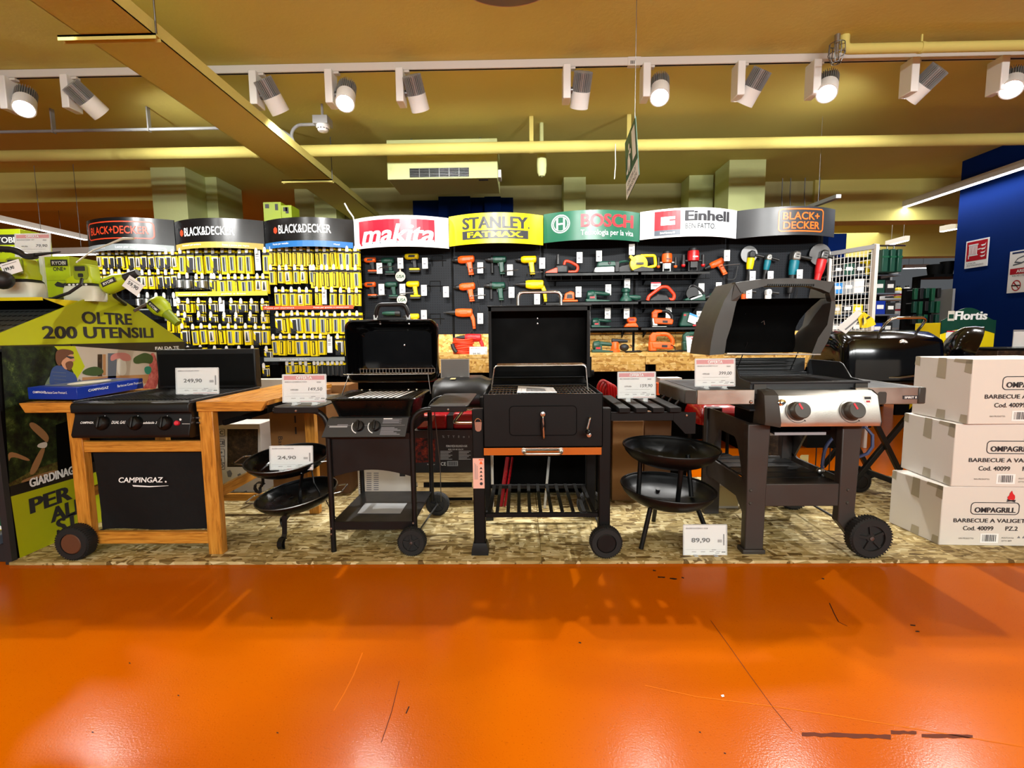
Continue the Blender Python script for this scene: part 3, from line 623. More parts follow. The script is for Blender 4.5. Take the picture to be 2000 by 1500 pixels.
for i, lab, stripm, s1, s2 in ((1, 'black header sign with white lettering above a gold strip, second in the row', 'strip_gold', 'Accessori per avvitare', 'Frese e punte per legno'), (2, 'black header sign with white lettering above a blue strip, third in the row', 'strip_blue', 'Punte per metallo', 'Metal')):
    t, x0, x1, zt, zb = sign(i, lab, 'sign_black')
    b = MB('white_ink'); cz = 2.18 if i == 1 else 2.19; lx = x0 + (.16 if i == 1 else .20)
    b.text('BLACK&DECKER', (lx, 0, cz - .035), 0.078, 'white_ink', w=.52, bold=0.012, align='L')
    hx = lx - .04; b.poly([(hx + .026 * math.cos(u), -.001, cz + .034 * math.sin(u)) for u in (math.pi / 2 + math.pi * k / 3 for k in range(6))], 'bd_red'); b.build('lettering', t, warp=wp(x0, x1, .002), smooth=0, fix=False)
    b = MB(stripm); rects(b, x0 + .01, x1 - .01, zb, zb + 0.058, stripm, -.002, 16); b.text(s1, (x0 + .12, -.002, zb + .028), 0.018, 'white_ink', align='L', bold=.008); b.text(s2, (x1 - .12, -.002, zb + .02), 0.016, 'white_ink', align='R'); b.build('strip', t, warp=wp(x0, x1, .003), smooth=0, fix=False)
# red and white
t, x0, x1, zt, zb = sign(3, 'white header sign with slanted lettering on a red block, fourth in the row', 'sign_white')
b = MB('sign_makita'); n = 14; A, B = x0 + .07, x0 + .83
for k in range(n):
    u, v = A + (B - A) * k / n, A + (B - A) * (k + 1) / n; b.poly([(u, -.001, zb + .055), (v, -.001, zb + .055), (v, -.001, zt - .035), (u, -.001, zt - .035)])
b.poly([(A, -.001, zb + .055), (A + .05, -.001, zb + .055), (A + .02, -.001, zb + .02)]); 
b.text('makita', (x0 + .46, -.001, zb + .042), .17, 'sign_white', w=.72, bold=.03, shear=.25)
for k in range(7): xx = x0 + .21 + .085 * k; b.poly([(xx, -.001, zb + .038), (xx + .016, -.001, zb + .038), (xx + .008, -.001, zb + .05)], 'slate')
b.build('lettering', t, warp=wp(x0, x1, .003), smooth=0, fix=False)
# yellow
t, x0, x1, zt, zb = sign(4, 'yellow header sign with bold black lettering, fifth in the row', 'sign_gold')
b = MB('ink'); xm = x0 + .47; b.text('STANLEY', (xm, 0, zb + .145), .105, 'sign_char', w=.64, bold=.045); b.text('.', (xm + .33, 0, zb + .145), .1, 'sign_char', bold=.0)
rects(b, xm - .325, xm + .325, zb + .045, zb + .125, 'sign_char', -.001); b.text('FATMAX.', (xm, -.001, zb + .06), .05, 'sign_gold', w=.54, bold=.045); b.build('lettering', t, warp=wp(x0, x1, .002), smooth=0, fix=False)
# green
t, x0, x1, zt, zb = sign(5, 'green header sign with red lettering and a round emblem, sixth in the row', 'sign_green')
b = MB('white_ink'); ex, ez = x0 + .165, zb + .165
def ring(b, cx, cz_, r, th, m, n=36):
    for k in range(n):
        u, v = 2 * math.pi * k / n, 2 * math.pi * (k + 1) / n; b.poly([(cx + r * math.cos(u), -.001, cz_ + r * math.sin(u)), (cx + r * math.cos(v), -.001, cz_ + r * math.sin(v)), (cx + (r - th) * math.cos(v), -.001, cz_ + (r - th) * math.sin(v)), (cx + (r - th) * math.cos(u), -.001, cz_ + (r - th) * math.sin(u))], m)
ring(b, ex, ez, .088, .01, 'white_ink'); ring(b, ex, ez, .07, .006, 'white_ink')
for s_ in (-1, 1): rects(b, ex + s_ * .032 - .008, ex + s_ * .032 + .008, ez - .058, ez + .058, 'white_ink', -.001, 2)
rects(b, ex - .03, ex + .03, ez - .008, ez + .008, 'white_ink', -.001, 3)
b.text('BOSCH', (x0 + .62, 0, zb + .125), .115, 'bosch_red', w=.52, bold=.04); b.text('Tecnologia per la vita', (x0 + .62, 0, zb + .045), .05, 'white_ink', w=.53); b.build('lettering', t, warp=wp(x0, x1, .002), smooth=0, fix=False)
# white with red square
t, x0, x1, zt, zb = sign(6, 'white header sign with a red square emblem and black lettering, seventh in the row', 'sign_white')
b = MB('ink'); a, c = x0 + .125, x0 + .355; rects(b, a, c, zb + .07, zt - .02, 'fire_red', -.001, 6); rects(b, a, c, zb + .02, zb + .07, 'slate', -.001, 6); b.text('Einhell Germany AG', ((a + c) / 2, -.001, zb + .035), .018, 'white_ink', w=.13, bold=.01)
ex0, ex1, ez0, ez1 = a + .055, c - .05, zb + .115, zt - .075; mz = (ez0 + ez1) / 2
rects(b, ex0, ex1 - .05, ez0, ez1, 'sign_white', -.002, 2); rects(b, ex1 - .05, ex1, ez0, mz - .002, 'sign_white', -.002, 2); rects(b, ex1 - .05, ex1, mz + .014, ez1, 'sign_white', -.002, 2)
b.text('Einhell', (x0 + .4, 0, zb + .15), .092, 'ink', w=.45, bold=.045, align='L'); b.text('BEN FATTO.', (x0 + .4, 0, zb + .075), .048, 'sign_char', w=.3, bold=.012, align='L'); b.build('lettering', t, warp=wp(x0, x1, .002), smooth=0, fix=False)
# black with orange frame
t, x0, x1, zt, zb = sign(7, 'charcoal header sign with an orange framed two-line wordmark, rightmost of the row', 'sign_char')
b = MB('bd_orange'); a, c = x0 + .33, x0 + .79; frame(b, a, c, zb + .03, zt - .02, .035, .012, 'bd_orange'); b.text('BLACK+', ((a + c) / 2 - .005, 0, zb + .145), .066, 'bd_orange', w=.37, bold=.02); b.text('DECKER', ((a + c) / 2, 0, zb + .058), .066, 'bd_orange', w=.37, bold=.02); b.build('lettering', t, warp=wp(x0, x1, .002), smooth=0, fix=False)

# ---- printed strips across the bays
def strip(px0, px1, py0, py1, m, words, label, Y=4.93):
    p = W(px0, py1, Y); q = W(px1, py0, Y)
    t = thing('shelf_strip', label, 'sign strip', ((p.x + q.x) / 2, Y, p.z)); b = MB(m); b.box(p.x, q.x, Y, Y + .006, p.z, q.z); b.build('strip', t)
    for x in (p.x + .05, q.x - .07):
        b = MB('black_matte'); b.box(x, x + .02, Y + .006, PEG, p.z + .01, p.z + .03); b.build('bracket', t)
    b = MB('white_ink')
    for u, st, wd in words: b.text(st, (p.x + (q.x - p.x) * u, Y, p.z + (q.z - p.z) * .32), (q.z - p.z) * .36, 'white_ink', w=wd, bold=.012, align='L')
    b.build('lettering', t, smooth=0)
strip(343, 522, 568, 579, 'strip_lime', ((.03, 'Accessori per trapano', .3), (.5, 'punte e frese', .25)), 'lime yellow printed strip across the second bay, between rows of packs')
strip(514, 690, 596, 605, 'strip_red', ((.02, 'Punte per muratura', .3), (.56, 'Punte per granito e calcestruzzo', .36)), 'orange-red printed strip across the third bay, between rows of packs')
strip(516, 673, 697, 706, 'strip_grey', ((.2, 'Punte e scalpelli SDS-Plus', .3),), 'grey printed strip low on the third bay, above black chisels')
strip(256, 298, 598, 606, 'strip_grey', ((.2, 'Seghe a tazza', .1),), 'short grey printed strip in the first bay under clear hole saw packs')

# ---- packs on hooks
def pack(kind):
    b = MB('pack_yellow'); w, h = .032, .17
    back = {'clear': 'clear', 'dark': 'tool_black', 'tag': 'paper'}.get(kind, 'pack_yellow')
    if kind == 'clear':
        b.cyl((0, -.02, -.05), (0, -.02, -.15), .03, n=12, m='cast_metal'); b.box(-w, w, -.002, .002, -.16, .015, 'strip_grey'); b.box(-w, w, -.004, -.002, -.04, .015, 'tool_black')
    elif kind == 'tag':
        b.box(-w * .8, w * .8, -.001, .001, -.15, .015, 'paper')
        for z in (-.02, -.035, -.06, -.075): b.box(-w * .55, w * .4, -.0016, -.001, z, z + .005, 'ink_soft')
    else:
        b.box(-w, w, -.001, .002, -h, .015, back)
        b.box(-w, w, -.0025, -.001, -.03, -.006, 'tool_black' if kind != 'dark' else 'pack_yellow')
        if kind == 'bit': b.box(-.016, .016, -.01, -.001, -.15, -.04, 'strip_grey'); b.cyl((0, -.013, -.145), (0, -.013, -.045), .0055, n=8, m='ink')
        if kind == 'slim': b.box(-.012, .012, -.01, -.001, -.155, -.035, 'tool_black'); b.cyl((0, -.012, -.15), (0, -.012, -.045), .006, n=8, m='pack_yellow')
        if kind == 'half':
            b.poly([(-w, -.0026, -.04), (w, -.0026, -.04), (w, -.0026, -.15)], 'white_ink'); b.box(-.006, .024, -.012, -.001, -.15, -.05, 'ink'); b.poly([(-w, -.003, -.17), (w, -.003, -.17), (-w, -.003, -.11)], 'tool_black')
        if kind == 'dark': b.box(-.014, .014, -.014, -.001, -.165, -.03, 'tool_black'); b.cyl((0, -.016, -.16), (0, -.016, -.04), .006, n=8, m='dull_steel'); b.box(-.02, .02, -.004, -.001, -.02, .01, 'pack_yellow')
        if kind == 'saw': b.box(-.02, .02, -.012, -.001, -.14, -.04, 'offwhite'); b.poly([(-.012, -.013, -.13), (.012, -.013, -.13), (.004, -.013, -.05), (-.004, -.013, -.05)], 'ink')
    o = b.build('blister_pack', origin=(0, 0, 0), smooth=0); return o
KINDS = {k: pack(k) for k in ('bit', 'slim', 'half', 'clear', 'dark', 'tag', 'saw')}
KWORD = {'bit': 'yellow pale-window pack', 'slim': 'yellow drill pack', 'half': 'black-cornered pack', 'clear': 'clear pack', 'dark': 'black chisel', 'tag': 'white tag', 'saw': 'yellow card pack'}
HOOKP = thing('peg_hook', 'x', 'hook', (0, 0, 0))
b = MB('dull_steel'); b.cyl((0, PEG, 0), (0, 4.955, 0.006), .003, n=6); b.build('rod', HOOKP)
b = MB('white_paint'); b.prism([V(-.013, 4.947, -.022), V(.013, 4.947, -.022), V(.015, 4.947, .0), V(.012, 4.947, .022), V(.004, 4.947, .034), V(-.004, 4.947, .034), V(-.012, 4.947, .022), V(-.015, 4.947, 0)], (0, .008, 0)); b.build('ticket_holder', HOOKP, smooth=0)
first = dict((k, True) for k in KINDS); hook_first = True
ROWS = [ # bay words, px range, tip y, pack bottom y, how many, kinds, row words
 (0, 190, 338, 493, 526, 13, 'saw half half half slim half saw half half bit half half saw', 'top row, first bay'),
 (0, 190, 338, 532, 563, 11, 'half half bit half half half saw saw half half half', 'second row, first bay'),
 (0, 270, 338, 577, 598, 5, 'clear clear clear clear tag', 'third row, first bay'),
 (0, 329, 348, 613, 650, 2, 'slim slim', 'row beside the lime board'),
 (1, 351, 515, 490, 534, 11, 'bit half bit bit half bit bit bit bit tag bit', 'top row under gold strip'),
 (1, 352, 412, 540, 566, 5, 'clear clear half clear half', 'row above lime strip, left part'),
 (1, 416, 515, 541, 572, 8, 'slim bit bit slim bit bit saw saw', 'row above lime strip, right part'),
 (1, 347, 512, 588, 610, 9, 'half slim half half tag half half half half', 'first row under lime strip'),
 (1, 362, 512, 615, 629, 7, 'half half half half half half saw', 'second row under lime strip'),
 (1, 357, 515, 638, 674, 10, 'half bit bit saw slim bit bit saw half bit', 'third row under lime strip'),
 (1, 340, 520, 681, 698, 8, 'half half half half half half half half', 'lowest row above grill lid'),
 (2, 531, 692, 486, 520, 12, 'slim slim slim slim slim slim slim bit slim bit bit bit', 'top row under blue strip'),
 (2, 528, 606, 523, 554, 6, 'bit bit saw bit saw bit', 'row below blue-strip row, left part'),
 (2, 613, 694, 523, 563, 7, 'slim slim slim slim slim slim bit', 'row below blue-strip row, right part'),
 (2, 537, 696, 567, 597, 11, 'bit bit bit saw bit slim tag bit bit bit slim', 'row above orange strip'),
 (2, 540, 698, 613, 652, 12, 'half slim half bit bit bit bit slim bit bit bit slim', 'row under orange strip'),
 (2, 532, 676, 658, 694, 10, 'bit slim slim bit bit slim bit tag half bit', 'row above grey strip'),
 (2, 560, 612, 709, 729, 5, 'bit bit slim bit slim', 'bottom row left of chisels'),
 (2, 620, 668, 708, 735, 6, 'dark dark dark dark dark dark', 'bottom row under grey strip'),
 (2, 497, 515, 715, 735, 2, 'half half', 'beside wooden grill lid')]
random.seed(11)
for bay, a, c, yt, yb, n, kinds, words in ROWS:
    kl = kinds.split()
    for i in range(n):
        px = a + (c - a) * (i / max(n - 1, 1)) + random.uniform(-2.2, 2.2) * (n > 2); yy = yt + random.uniform(-1, 1)
        tip = W(px, yy, 4.95); k = kl[i % len(kl)]; wob = random.uniform(-.06, .06)
        nm = ORD[i] + ' from left, ' + words
        if hook_first: HOOKP.location = (tip.x, 0, tip.z); HOOKP['label'] = 'white tipped hook, ' + nm; HOOKP['group'] = 'peg hooks of the pack bays'; hook_first = False
        else: dup(HOOKP, (tip.x, 0, tip.z), 'white tipped hook, ' + nm, 'peg hooks of the pack bays')
        zlen = tip.z - W(px, yb + random.uniform(-2, 2), 4.95).z
        for j in range(1 if k == 'tag' else 2):
            o = KINDS[k] if first[k] else KINDS[k].copy()
            if not first[k]: C.objects.link(o)
            first[k] = False
            o.location = (tip.x + .003 * j, 4.972 + .03 * j + random.uniform(0, .004), tip.z - .006); s_ = max(.35, zlen / .175)
            o.scale = (min(1.25, max(.85, s_)) if bay != 1 else 1.1, 1.2, s_); o.rotation_euler = (0, wob * .7, wob)
            tag(o, KWORD[k] + (', front one, ' if j == 0 else ', rear one, ') + nm, 'blister pack', 'packs hanging on the tool wall')

# ---- wire-front shelves
SHY = [531, 588, 639]
for r, y in enumerate(SHY):
    for side, (p0, p1) in enumerate(((1066, 1246), (1252, 1386))):
        q0 = W(p0, y, 4.95); q1 = W(p1, y, 4.95); z = W(1220, y, 4.95).z
        t = thing('wire_shelf', 'black wire-front shelf, %s of the three, under the %s' % (('top', 'middle', 'bottom')[r], ('green sign', 'white sign with the red square')[side]), 'shelf', ((q0.x + q1.x) / 2, PEG, z), 'black tool shelves')
        b = MB('black_satin'); b.box(q0.x, q1.x, 4.94, PEG - .005, z - .008, z); b.box(q0.x, q1.x, 4.94, 4.944, z - .03, z); b.build('shelf_plate', t)
        b = MB('black_matte'); L = q1.x - q0.x
        b.cyl((q0.x, 4.945, z - .075), (q1.x, 4.945, z - .075), .003, n=6)
        for k in range(9): x = q0.x + L * (k + .5) / 9; b.cyl((x, 4.945, z - .03), (x, 4.945, z - .076), .0022, n=5)
        b.build('wire_front', t)
        for k in (.12, .88):
            x = q0.x + L * k; b = MB('black_matte'); b.prism([V(x - .004, PEG, z - .009), V(x - .004, 4.96, z - .009), V(x - .004, PEG, z - .11)], (.008, 0, 0)); b.build('bracket', t)
SHZ = [W(1220, y, 4.95).z for y in SHY]
# ================================================================ power tools
class TB:
    """A tool drawn in its own axes: u towards the chuck, v away from the viewer, w up; placed at a point with a facing, tilt and scale."""
    def __init__(s, name, label, cat, pos, face=-1, sc=1.0, tilt=0.0, group='power tools on the tool wall'):
        s.o = thing(name, label, cat, pos, group); s.p = Vector(pos); s.f = face; s.s = sc; s.ct = math.cos(tilt); s.st = math.sin(tilt)
    def __call__(s, v):
        u = v.x * s.ct - v.z * s.st; w = v.x * s.st + v.z * s.ct
        return V(s.p.x + u * s.f * s.s, s.p.y + v.y * s.s, s.p.z + w * s.s)
    def part(s, b, name, parent=None, bevel=0.0, smooth=40): return b.build(name, parent or s.o, warp=s, bevel=bevel * s.s, smooth=smooth)
def rings(b, spec, m=None, n=14):
    """loft along u of ellipses (u, rv, rw, wc)"""
    b.loft([[V(u, rv * math.cos(t), wc + rw * math.sin(t)) for t in (2 * math.pi * k / n for k in range(n))] for u, rv, rw, wc in spec], m)
def plate(b, pts, v0, v1, m=None): b.prism([V(u, v0, w) for u, w in pts], (0, v1 - v0, 0), m)
def cord(T, start, pts, r=.004):
    b = MB('cable_black'); b.tube(fillet([V(*start)] + [V(*p) for p in pts], .05, 6), r, 6); T.part(b, 'cord')
def drill(pos, label, c, cc='tool_black', face=-1, sc=1.0, corded=False, hammer=False, tilt=0.0, aux=False, drop=None):
    T = TB('rotary_hammer' if hammer else ('corded_drill' if corded else 'cordless_drill'), label, 'rotary hammer' if hammer else 'drill', pos, face, sc, tilt)
    b = MB(c)
    if hammer: rings(b, [(-.1, .02, .03, 0), (-.09, .034, .042, 0), (.0, .036, .045, 0), (.05, .034, .042, .002), (.075, .028, .034, .004)])
    else: rings(b, [(-.085, .018, .022, .002), (-.075, .032, .034, .002), (-.02, .034, .036, 0), (.04, .036, .036, 0), (.06, .03, .03, 0), (.068, .024, .024, 0)])
    body = T.part(b, 'body')
    b = MB(cc); plate(b, [(-.05, .012), (.02, .012), (.028, -.012), (-.045, -.012)], -.038, -.034); plate(b, [(-.07, -.02), (-.07, .02), (-.077, .02), (-.077, -.02)], -.02, .02); T.part(b, 'side_label', body)
    b = MB('tool_black')
    if hammer: b.cyl((.07, 0, .004), (.135, 0, .004), .027, .022, 16); b.cyl((.135, 0, .004), (.17, 0, .004), .017, .012, 14); b.cyl((.17, 0, .004), (.2, 0, .004), .006, n=8)
    else: b.cyl((.066, 0, 0), (.095, 0, 0), .023, .022, 16); b.cyl((.095, 0, 0), (.125, 0, 0), .021, .012, 14)
    T.part(b, 'chuck')
    b = MB(c if corded and cc != c else cc); plate(b, [(-.062, -.01), (.0, -.012), (-.012, -.05), (-.02, -.13), (-.068, -.13), (-.06, -.06)] if not hammer else [(-.1, .0), (-.07, -.03), (-.09, -.08), (-.1, -.15), (-.13, -.15), (-.125, -.06)], -.018, .018)
    h = T.part(b, 'handle', bevel=.008)
    b = MB('tool_black'); plate(b, [(.0, -.035), (-.004, -.065), (-.014, -.065), (-.014, -.035)] if not hammer else [(-.074, -.04), (-.082, -.07), (-.09, -.07), (-.086, -.04)], -.01, .01); T.part(b, 'trigger', h)
    if not corded:
        b = MB(c); b.box(-.095, .022, -.034, .034, -.155, -.132); b.box(-.1, .03, -.036, .036, -.18, -.155, 'tool_black'); T.part(b, 'battery', bevel=.006)
    else:
        b = MB(c); b.box(-.07 if not hammer else -.13, -.02 if not hammer else -.1, -.016, .016, -.145 if not hammer else -.165, -.13 if not hammer else -.15); T.part(b, 'handle_end', bevel=.005)
        e = (-.045, 0, -.145) if not hammer else (-.115, 0, -.165)
        d = drop or [(-.05, 0, -.22), (-.02, .0, -.3), (-.12, .01, -.28), (-.1, .01, -.19)]
        cord(T, e, d)
    if aux:
        b = MB('tool_black'); b.cyl((.055, 0, -.03), (.055, 0, -.13), .014, .016, 12); b.cyl((.045, 0, 0), (.065, 0, 0), .04, n=16); T.part(b, 'side_handle')
    return T
def hang(px, py, dy=.042): return W(px, py, PEG - dy)
H4 = hang
drill(hang(722, 508), 'orange cordless drill, upper left under the red and white sign', 'tool_orange', 'tool_black', sc=.78)
drill(hang(756, 509), 'dark green cordless drill beside the upper orange cordless drill', 'tool_green', 'tool_green', sc=.84)
drill(hang(803, 501), 'yellow and black cordless drill, upper right under the red and white sign', 'tool_yellow', 'tool_black', sc=.92)
drill(hang(722, 556), 'orange cordless drill, lower left under the red and white sign', 'tool_orange', 'tool_black', sc=.76)
drill(hang(763, 556), 'dark green cordless drill beside the lower orange cordless drill', 'tool_green', 'tool_green', sc=.82)
drill(hang(805, 555), 'all yellow cordless impact driver in the second row of drills', 'tool_yellow', 'tool_yellow', sc=.86)
drill(hang(806, 618), 'yellow impact driver just above the open lid of the two-burner grill', 'tool_yellow', 'tool_yellow', sc=.8)
T = TB('multi_tool', 'dark green cordless multi-tool seen through the lid handle of the two-burner grill', 'multi-tool', hang(762, 612), -1, .9); b = MB('tool_green'); rings(b, [(-.1, .02, .02, 0), (-.06, .028, .026, 0), (.04, .026, .024, 0), (.09, .018, .016, 0)]); T.part(b, 'body'); b = MB('tool_black'); rings(b, [(-.12, .024, .03, 0), (-.1, .03, .034, 0), (-.06, .03, .03, 0)]); T.part(b, 'battery')
drill(hang(909, 507), 'orange corded drill, topmost under the yellow sign', 'tool_orange', 'tool_orange', sc=1.12, corded=True, tilt=-.06)
drill(hang(911, 560), 'orange corded drill, second from the top under the yellow sign', 'tool_orange', 'tool_orange', sc=1.08, corded=True, tilt=-.06)
drill(hang(904, 611), 'orange rotary hammer, third down under the yellow sign', 'tool_orange', 'tool_orange', sc=1.02, corded=True, hammer=True)
drill(hang(972, 507), 'upper dark green corded drill under the yellow sign', 'tool_green', 'tool_green', sc=1.05, corded=True, aux=True)
drill(hang(970, 558), 'lower dark green corded drill under the yellow sign', 'tool_green', 'tool_green', sc=1.05, corded=True, aux=True)
drill(hang(1031, 507), 'yellow corded drill with an open grip under the right end of the yellow sign', 'tool_yellow', 'tool_yellow', sc=1.05, corded=True)
drill(hang(1042, 556), 'yellow rotary hammer behind the lid handle of the crank grill', 'tool_yellow', 'tool_yellow', sc=1.08, corded=True, hammer=True)
T = drill(W(922, 660, 4.96), 'red rotary hammer standing over an orange hose coil on the chipboard counter', 'tool_red', 'tool_red', sc=.95, corded=True, hammer=True, drop=[(-.16, .02, -.15), (-.2, .03, -.12)])
T = drill(hang(1398, 515), 'orange heat gun hung right of the top shelf, pointing down left', 'tool_orange', 'tool_orange', sc=.98, corded=True, tilt=-.42, drop=[(-.04, 0, -.2), (-.12, 0, -.24), (-.2, .0, -.12)])
T = drill(hang(1398, 577), 'dark green long-necked tool hung right of the middle shelf', 'tool_green', 'tool_green', sc=.95, corded=True, tilt=-.2)
def on(px, py, z, Y=5.07): p = W(px, py, Y); return V(p.x, Y, z)
# chainsaw
T = TB('chain_saw', 'red corded chain saw at the left end of the top shelf', 'chain saw', on(1098, 530, SHZ[0]), -1, 1.0)
b = MB('tool_black'); b.box(-.06, .07, -.05, .05, 0, .09); T.part(b, 'motor_housing', bevel=.02); b = MB('orange_red'); plate(b, [(.05, 0), (.17, .0), (.17, .02), (.07, .06), (.05, .06)], -.05, .04); T.part(b, 'front_cover', bevel=.006)
b = MB('orange_red'); b.tube(fillet([V(-.02, 0, .09), V(-.03, 0, .135), V(-.09, 0, .12), V(-.165, 0, .075), V(-.15, 0, .02), V(-.06, 0, .02)], .03), .015, 10); T.part(b, 'rear_handle'); b = MB('tool_black'); plate(b, [(.03, .09), (.06, .09), (.055, .19), (.035, .2)], -.05, .05); T.part(b, 'hand_guard', bevel=.005)
# belt sander
T = TB('belt_sander', 'dark green and white belt sander on the top shelf', 'sander', on(1183, 530, SHZ[0]), -1, 1.0)
b = MB('tool_white'); plate(b, [(-.08, .0), (.11, .0), (.12, .02), (.11, .06), (-.08, .065)], -.05, .03); T.part(b, 'belt_housing', bevel=.012); b = MB('tool_green'); plate(b, [(-.1, .066), (.1, .062), (.085, .11), (.05, .12), (-.08, .12), (-.11, .1)], -.045, .035); T.part(b, 'body', bevel=.012)
b = MB('tool_black'); b.cyl((-.03, -.05, .1), (-.03, -.02, .1), .016, n=14); b.box(-.13, -.085, -.045, .03, .01, .115); T.part(b, 'dust_box', bevel=.006)
T = TB('planer', 'low dark green planer half hidden behind the yellow saw on the top shelf', 'planer', on(1216, 530, SHZ[0], 5.09), -1, .9)
b = MB('tool_black'); plate(b, [(-.1, 0), (.09, 0), (.09, .05), (.02, .09), (-.1, .11)], -.035, .035); T.part(b, 'body', bevel=.01); b = MB('strip_grey'); b.box(-.08, .1, -.04, .02, -.0, .012); T.part(b, 'sole'); b = MB('tool_green'); b.tube(fillet([V(.06, 0, .08), V(.04, 0, .13), (-.07, 0, .14), (-.1, 0, .09)], .03), .014, 8); T.part(b, 'handle')
# yellow saw
T = TB('yellow_circular_saw', 'yellow tool with an open rear grip on the top shelf', 'saw', on(1251, 530, SHZ[0], 5.03), -1, 1.08)
b = MB('tool_yellow'); b.lathe([(0, -.04), (.07, -.04), (.08, -.03), (.08, .02), (0, .03)], (.02, 0, .08), 24, axis=(0, -1, 0)); plate(b, [(.04, .12), (.1, .16), (.11, .14), (.06, .08)], -.025, .025); T.part(b, 'body')
b = MB('tool_yellow'); b.tube(fillet([V(.0, 0, .155), V(-.13, 0, .155), V(-.14, 0, .06), V(-.04, 0, .04)], .02), .014, 10); T.part(b, 'rear_handle'); b = MB('tool_black'); plate(b, [(-.11, 0), (.08, 0), (.08, .02), (.0, .05), (-.11, .03)], -.06, .04); T.part(b, 'base_plate', bevel=.005)
b = MB('tool_black'); plate(b, [(-.02, .09), (.05, .09), (.05, .07), (-.02, .07)], -.041, -.039); T.part(b, 'side_label')
# routers
def router(px, z, c, label, sc, low):
    T = TB('plunge_router', label, 'router', on(px, 530, z), -1, sc)
    b = MB(c); b.lathe([(.0, .09), (.035, .09), (.05, .1), (.05, .165), (.046, .185), (0, .19)], (0, 0, 0), 20); T.part(b, 'motor'); b = MB('tool_black'); b.lathe([(.038, .185), (.04, .205), (.03, .215), (0, .215)], (0, 0, 0), 18); T.part(b, 'motor_cap')
    b = MB(low); b.box(-.05, .05, -.035, .04, .0, .012); b.cyl((-.035, 0, .01), (-.035, 0, .1), .008, n=10); b.cyl((.035, 0, .01), (.035, 0, .1), .008, n=10); b.box(-.03, .03, -.03, .03, .04, .09); T.part(b, 'base_frame')
    b = MB(low); b.cyl((-.1, 0, .1), (.1, 0, .1), .012, n=10); T.part(b, 'cross_bar')
    for s_ in (-1, 1): b = MB('tool_black'); b.cyl((s_ * .085, -.005, .15), (s_ * .085, -.005, .07), .014, .018, 12); b.ell((s_ * .085, -.005, .062), .018, .018, .018, c); T.part(b, 'side_handle')
    b = MB('paper' if c == 'tool_red' else 'tool_black'); b.box(-.025, .02, -.052, -.048, .125, .135); T.part(b, 'side_label')
router(1302, SHZ[0], 'tool_orange', 'orange plunge router with silver base on the top shelf', 1.02, 'cast_metal'); router(1353, SHZ[0], 'tool_red', 'red plunge router with black base at the right of the top shelf', 1.16, 'tool_black')
# middle shelf
T = TB('sheet_sander', 'orange sheet sander at the left end of the middle shelf', 'sander', on(1110, 588, SHZ[1]), -1, 1.0)
b = MB('tool_orange'); b.box(-.095, .07, -.04, .04, .0, .025); plate(b, [(-.06, .025), (.05, .025), (.035, .09), (-.02, .115), (-.06, .1)], -.032, .032); T.part(b, 'body', bevel=.01); b = MB('tool_black'); b.tube(fillet([V(.03, 0, .07), V(.09, 0, .09), V(.1, 0, .05)], .03), .014, 8); T.part(b, 'front_grip'); b = MB('tool_black'); plate(b, [(-.04, .04), (.02, .04), (.015, .08), (-.035, .08)], -.035, -.033); T.part(b, 'side_label')
def sander(px, z, c, label, sc=1.0, Y=5.07, face=1):
    T = TB('palm_sander', label, 'sander', on(px, 588, z, Y), face, sc)
    b = MB(c); plate(b, [(-.08, 0), (.13, .0), (.15, .012), (-.08, .03)], -.045, .045); T.part(b, 'sanding_plate', bevel=.006)
    b = MB(c); rings(b, [(-.07, .02, .02, .06), (-.06, .035, .04, .065), (-.01, .038, .045, .07), (.02, .02, .03, .06)]); plate(b, [(-.05, .02), (.02, .02), (.015, .07), (-.045, .07)], -.033, .033); T.part(b, 'body'); b = MB(c); rings(b, [(.0, .022, .022, .085), (.06, .02, .02, .08), (.11, .02, .018, .074), (.15, .008, .008, .07)]); T.part(b, 'grip')
    b = MB('bosch_red'); plate(b, [(-.04, .035), (.0, .035), (.0, .05), (-.04, .05)], -.0395, -.039); T.part(b, 'side_label'); return T
sander(1160, SHZ[1], 'tool_green', 'dark green delta sander on the middle shelf behind the crank grill', 1.1); T = TB('orbital_sander', 'dark green round orbital sander mid-shelf, tall neck', 'sander', on(1222, 588, SHZ[1]), 1, 1.0)
b = MB('tool_green'); b.lathe([(0, 0), (.062, 0), (.062, .02), (.05, .04), (.034, .06), (.034, .09), (.046, .1), (.046, .125), (.03, .14), (0, .142)], (0, 0, 0), 22); T.part(b, 'body'); b = MB('tool_green'); rings(b, [(.03, .02, .018, .05), (.1, .03, .03, .04), (.15, .02, .02, .04)]); T.part(b, 'dust_box')
T = TB('bow_chain_saw', 'orange-red saw with a big looped handle on the middle shelf', 'saw', on(1291, 588, SHZ[1]), -1, 1.05)
b = MB('orange_red'); b.tube(fillet([V(.13, 0, .01), V(.12, 0, .05), V(.0, 0, .14), V(-.06, 0, .14), V(-.13, 0, .06), V(-.12, 0, .012), V(-.06, 0, .02)], .025), .017, 10); T.part(b, 'handle_frame'); b = MB('tool_black'); plate(b, [(-.09, 0), (.12, 0), (.1, .03), (.04, .07), (-.05, .06)], -.03, .03); T.part(b, 'motor_housing', bevel=.01)
T = TB('circular_saw', 'dark green and grey circular saw at the right of the middle shelf', 'saw', on(1355, 588, SHZ[1]), -1, 1.05)
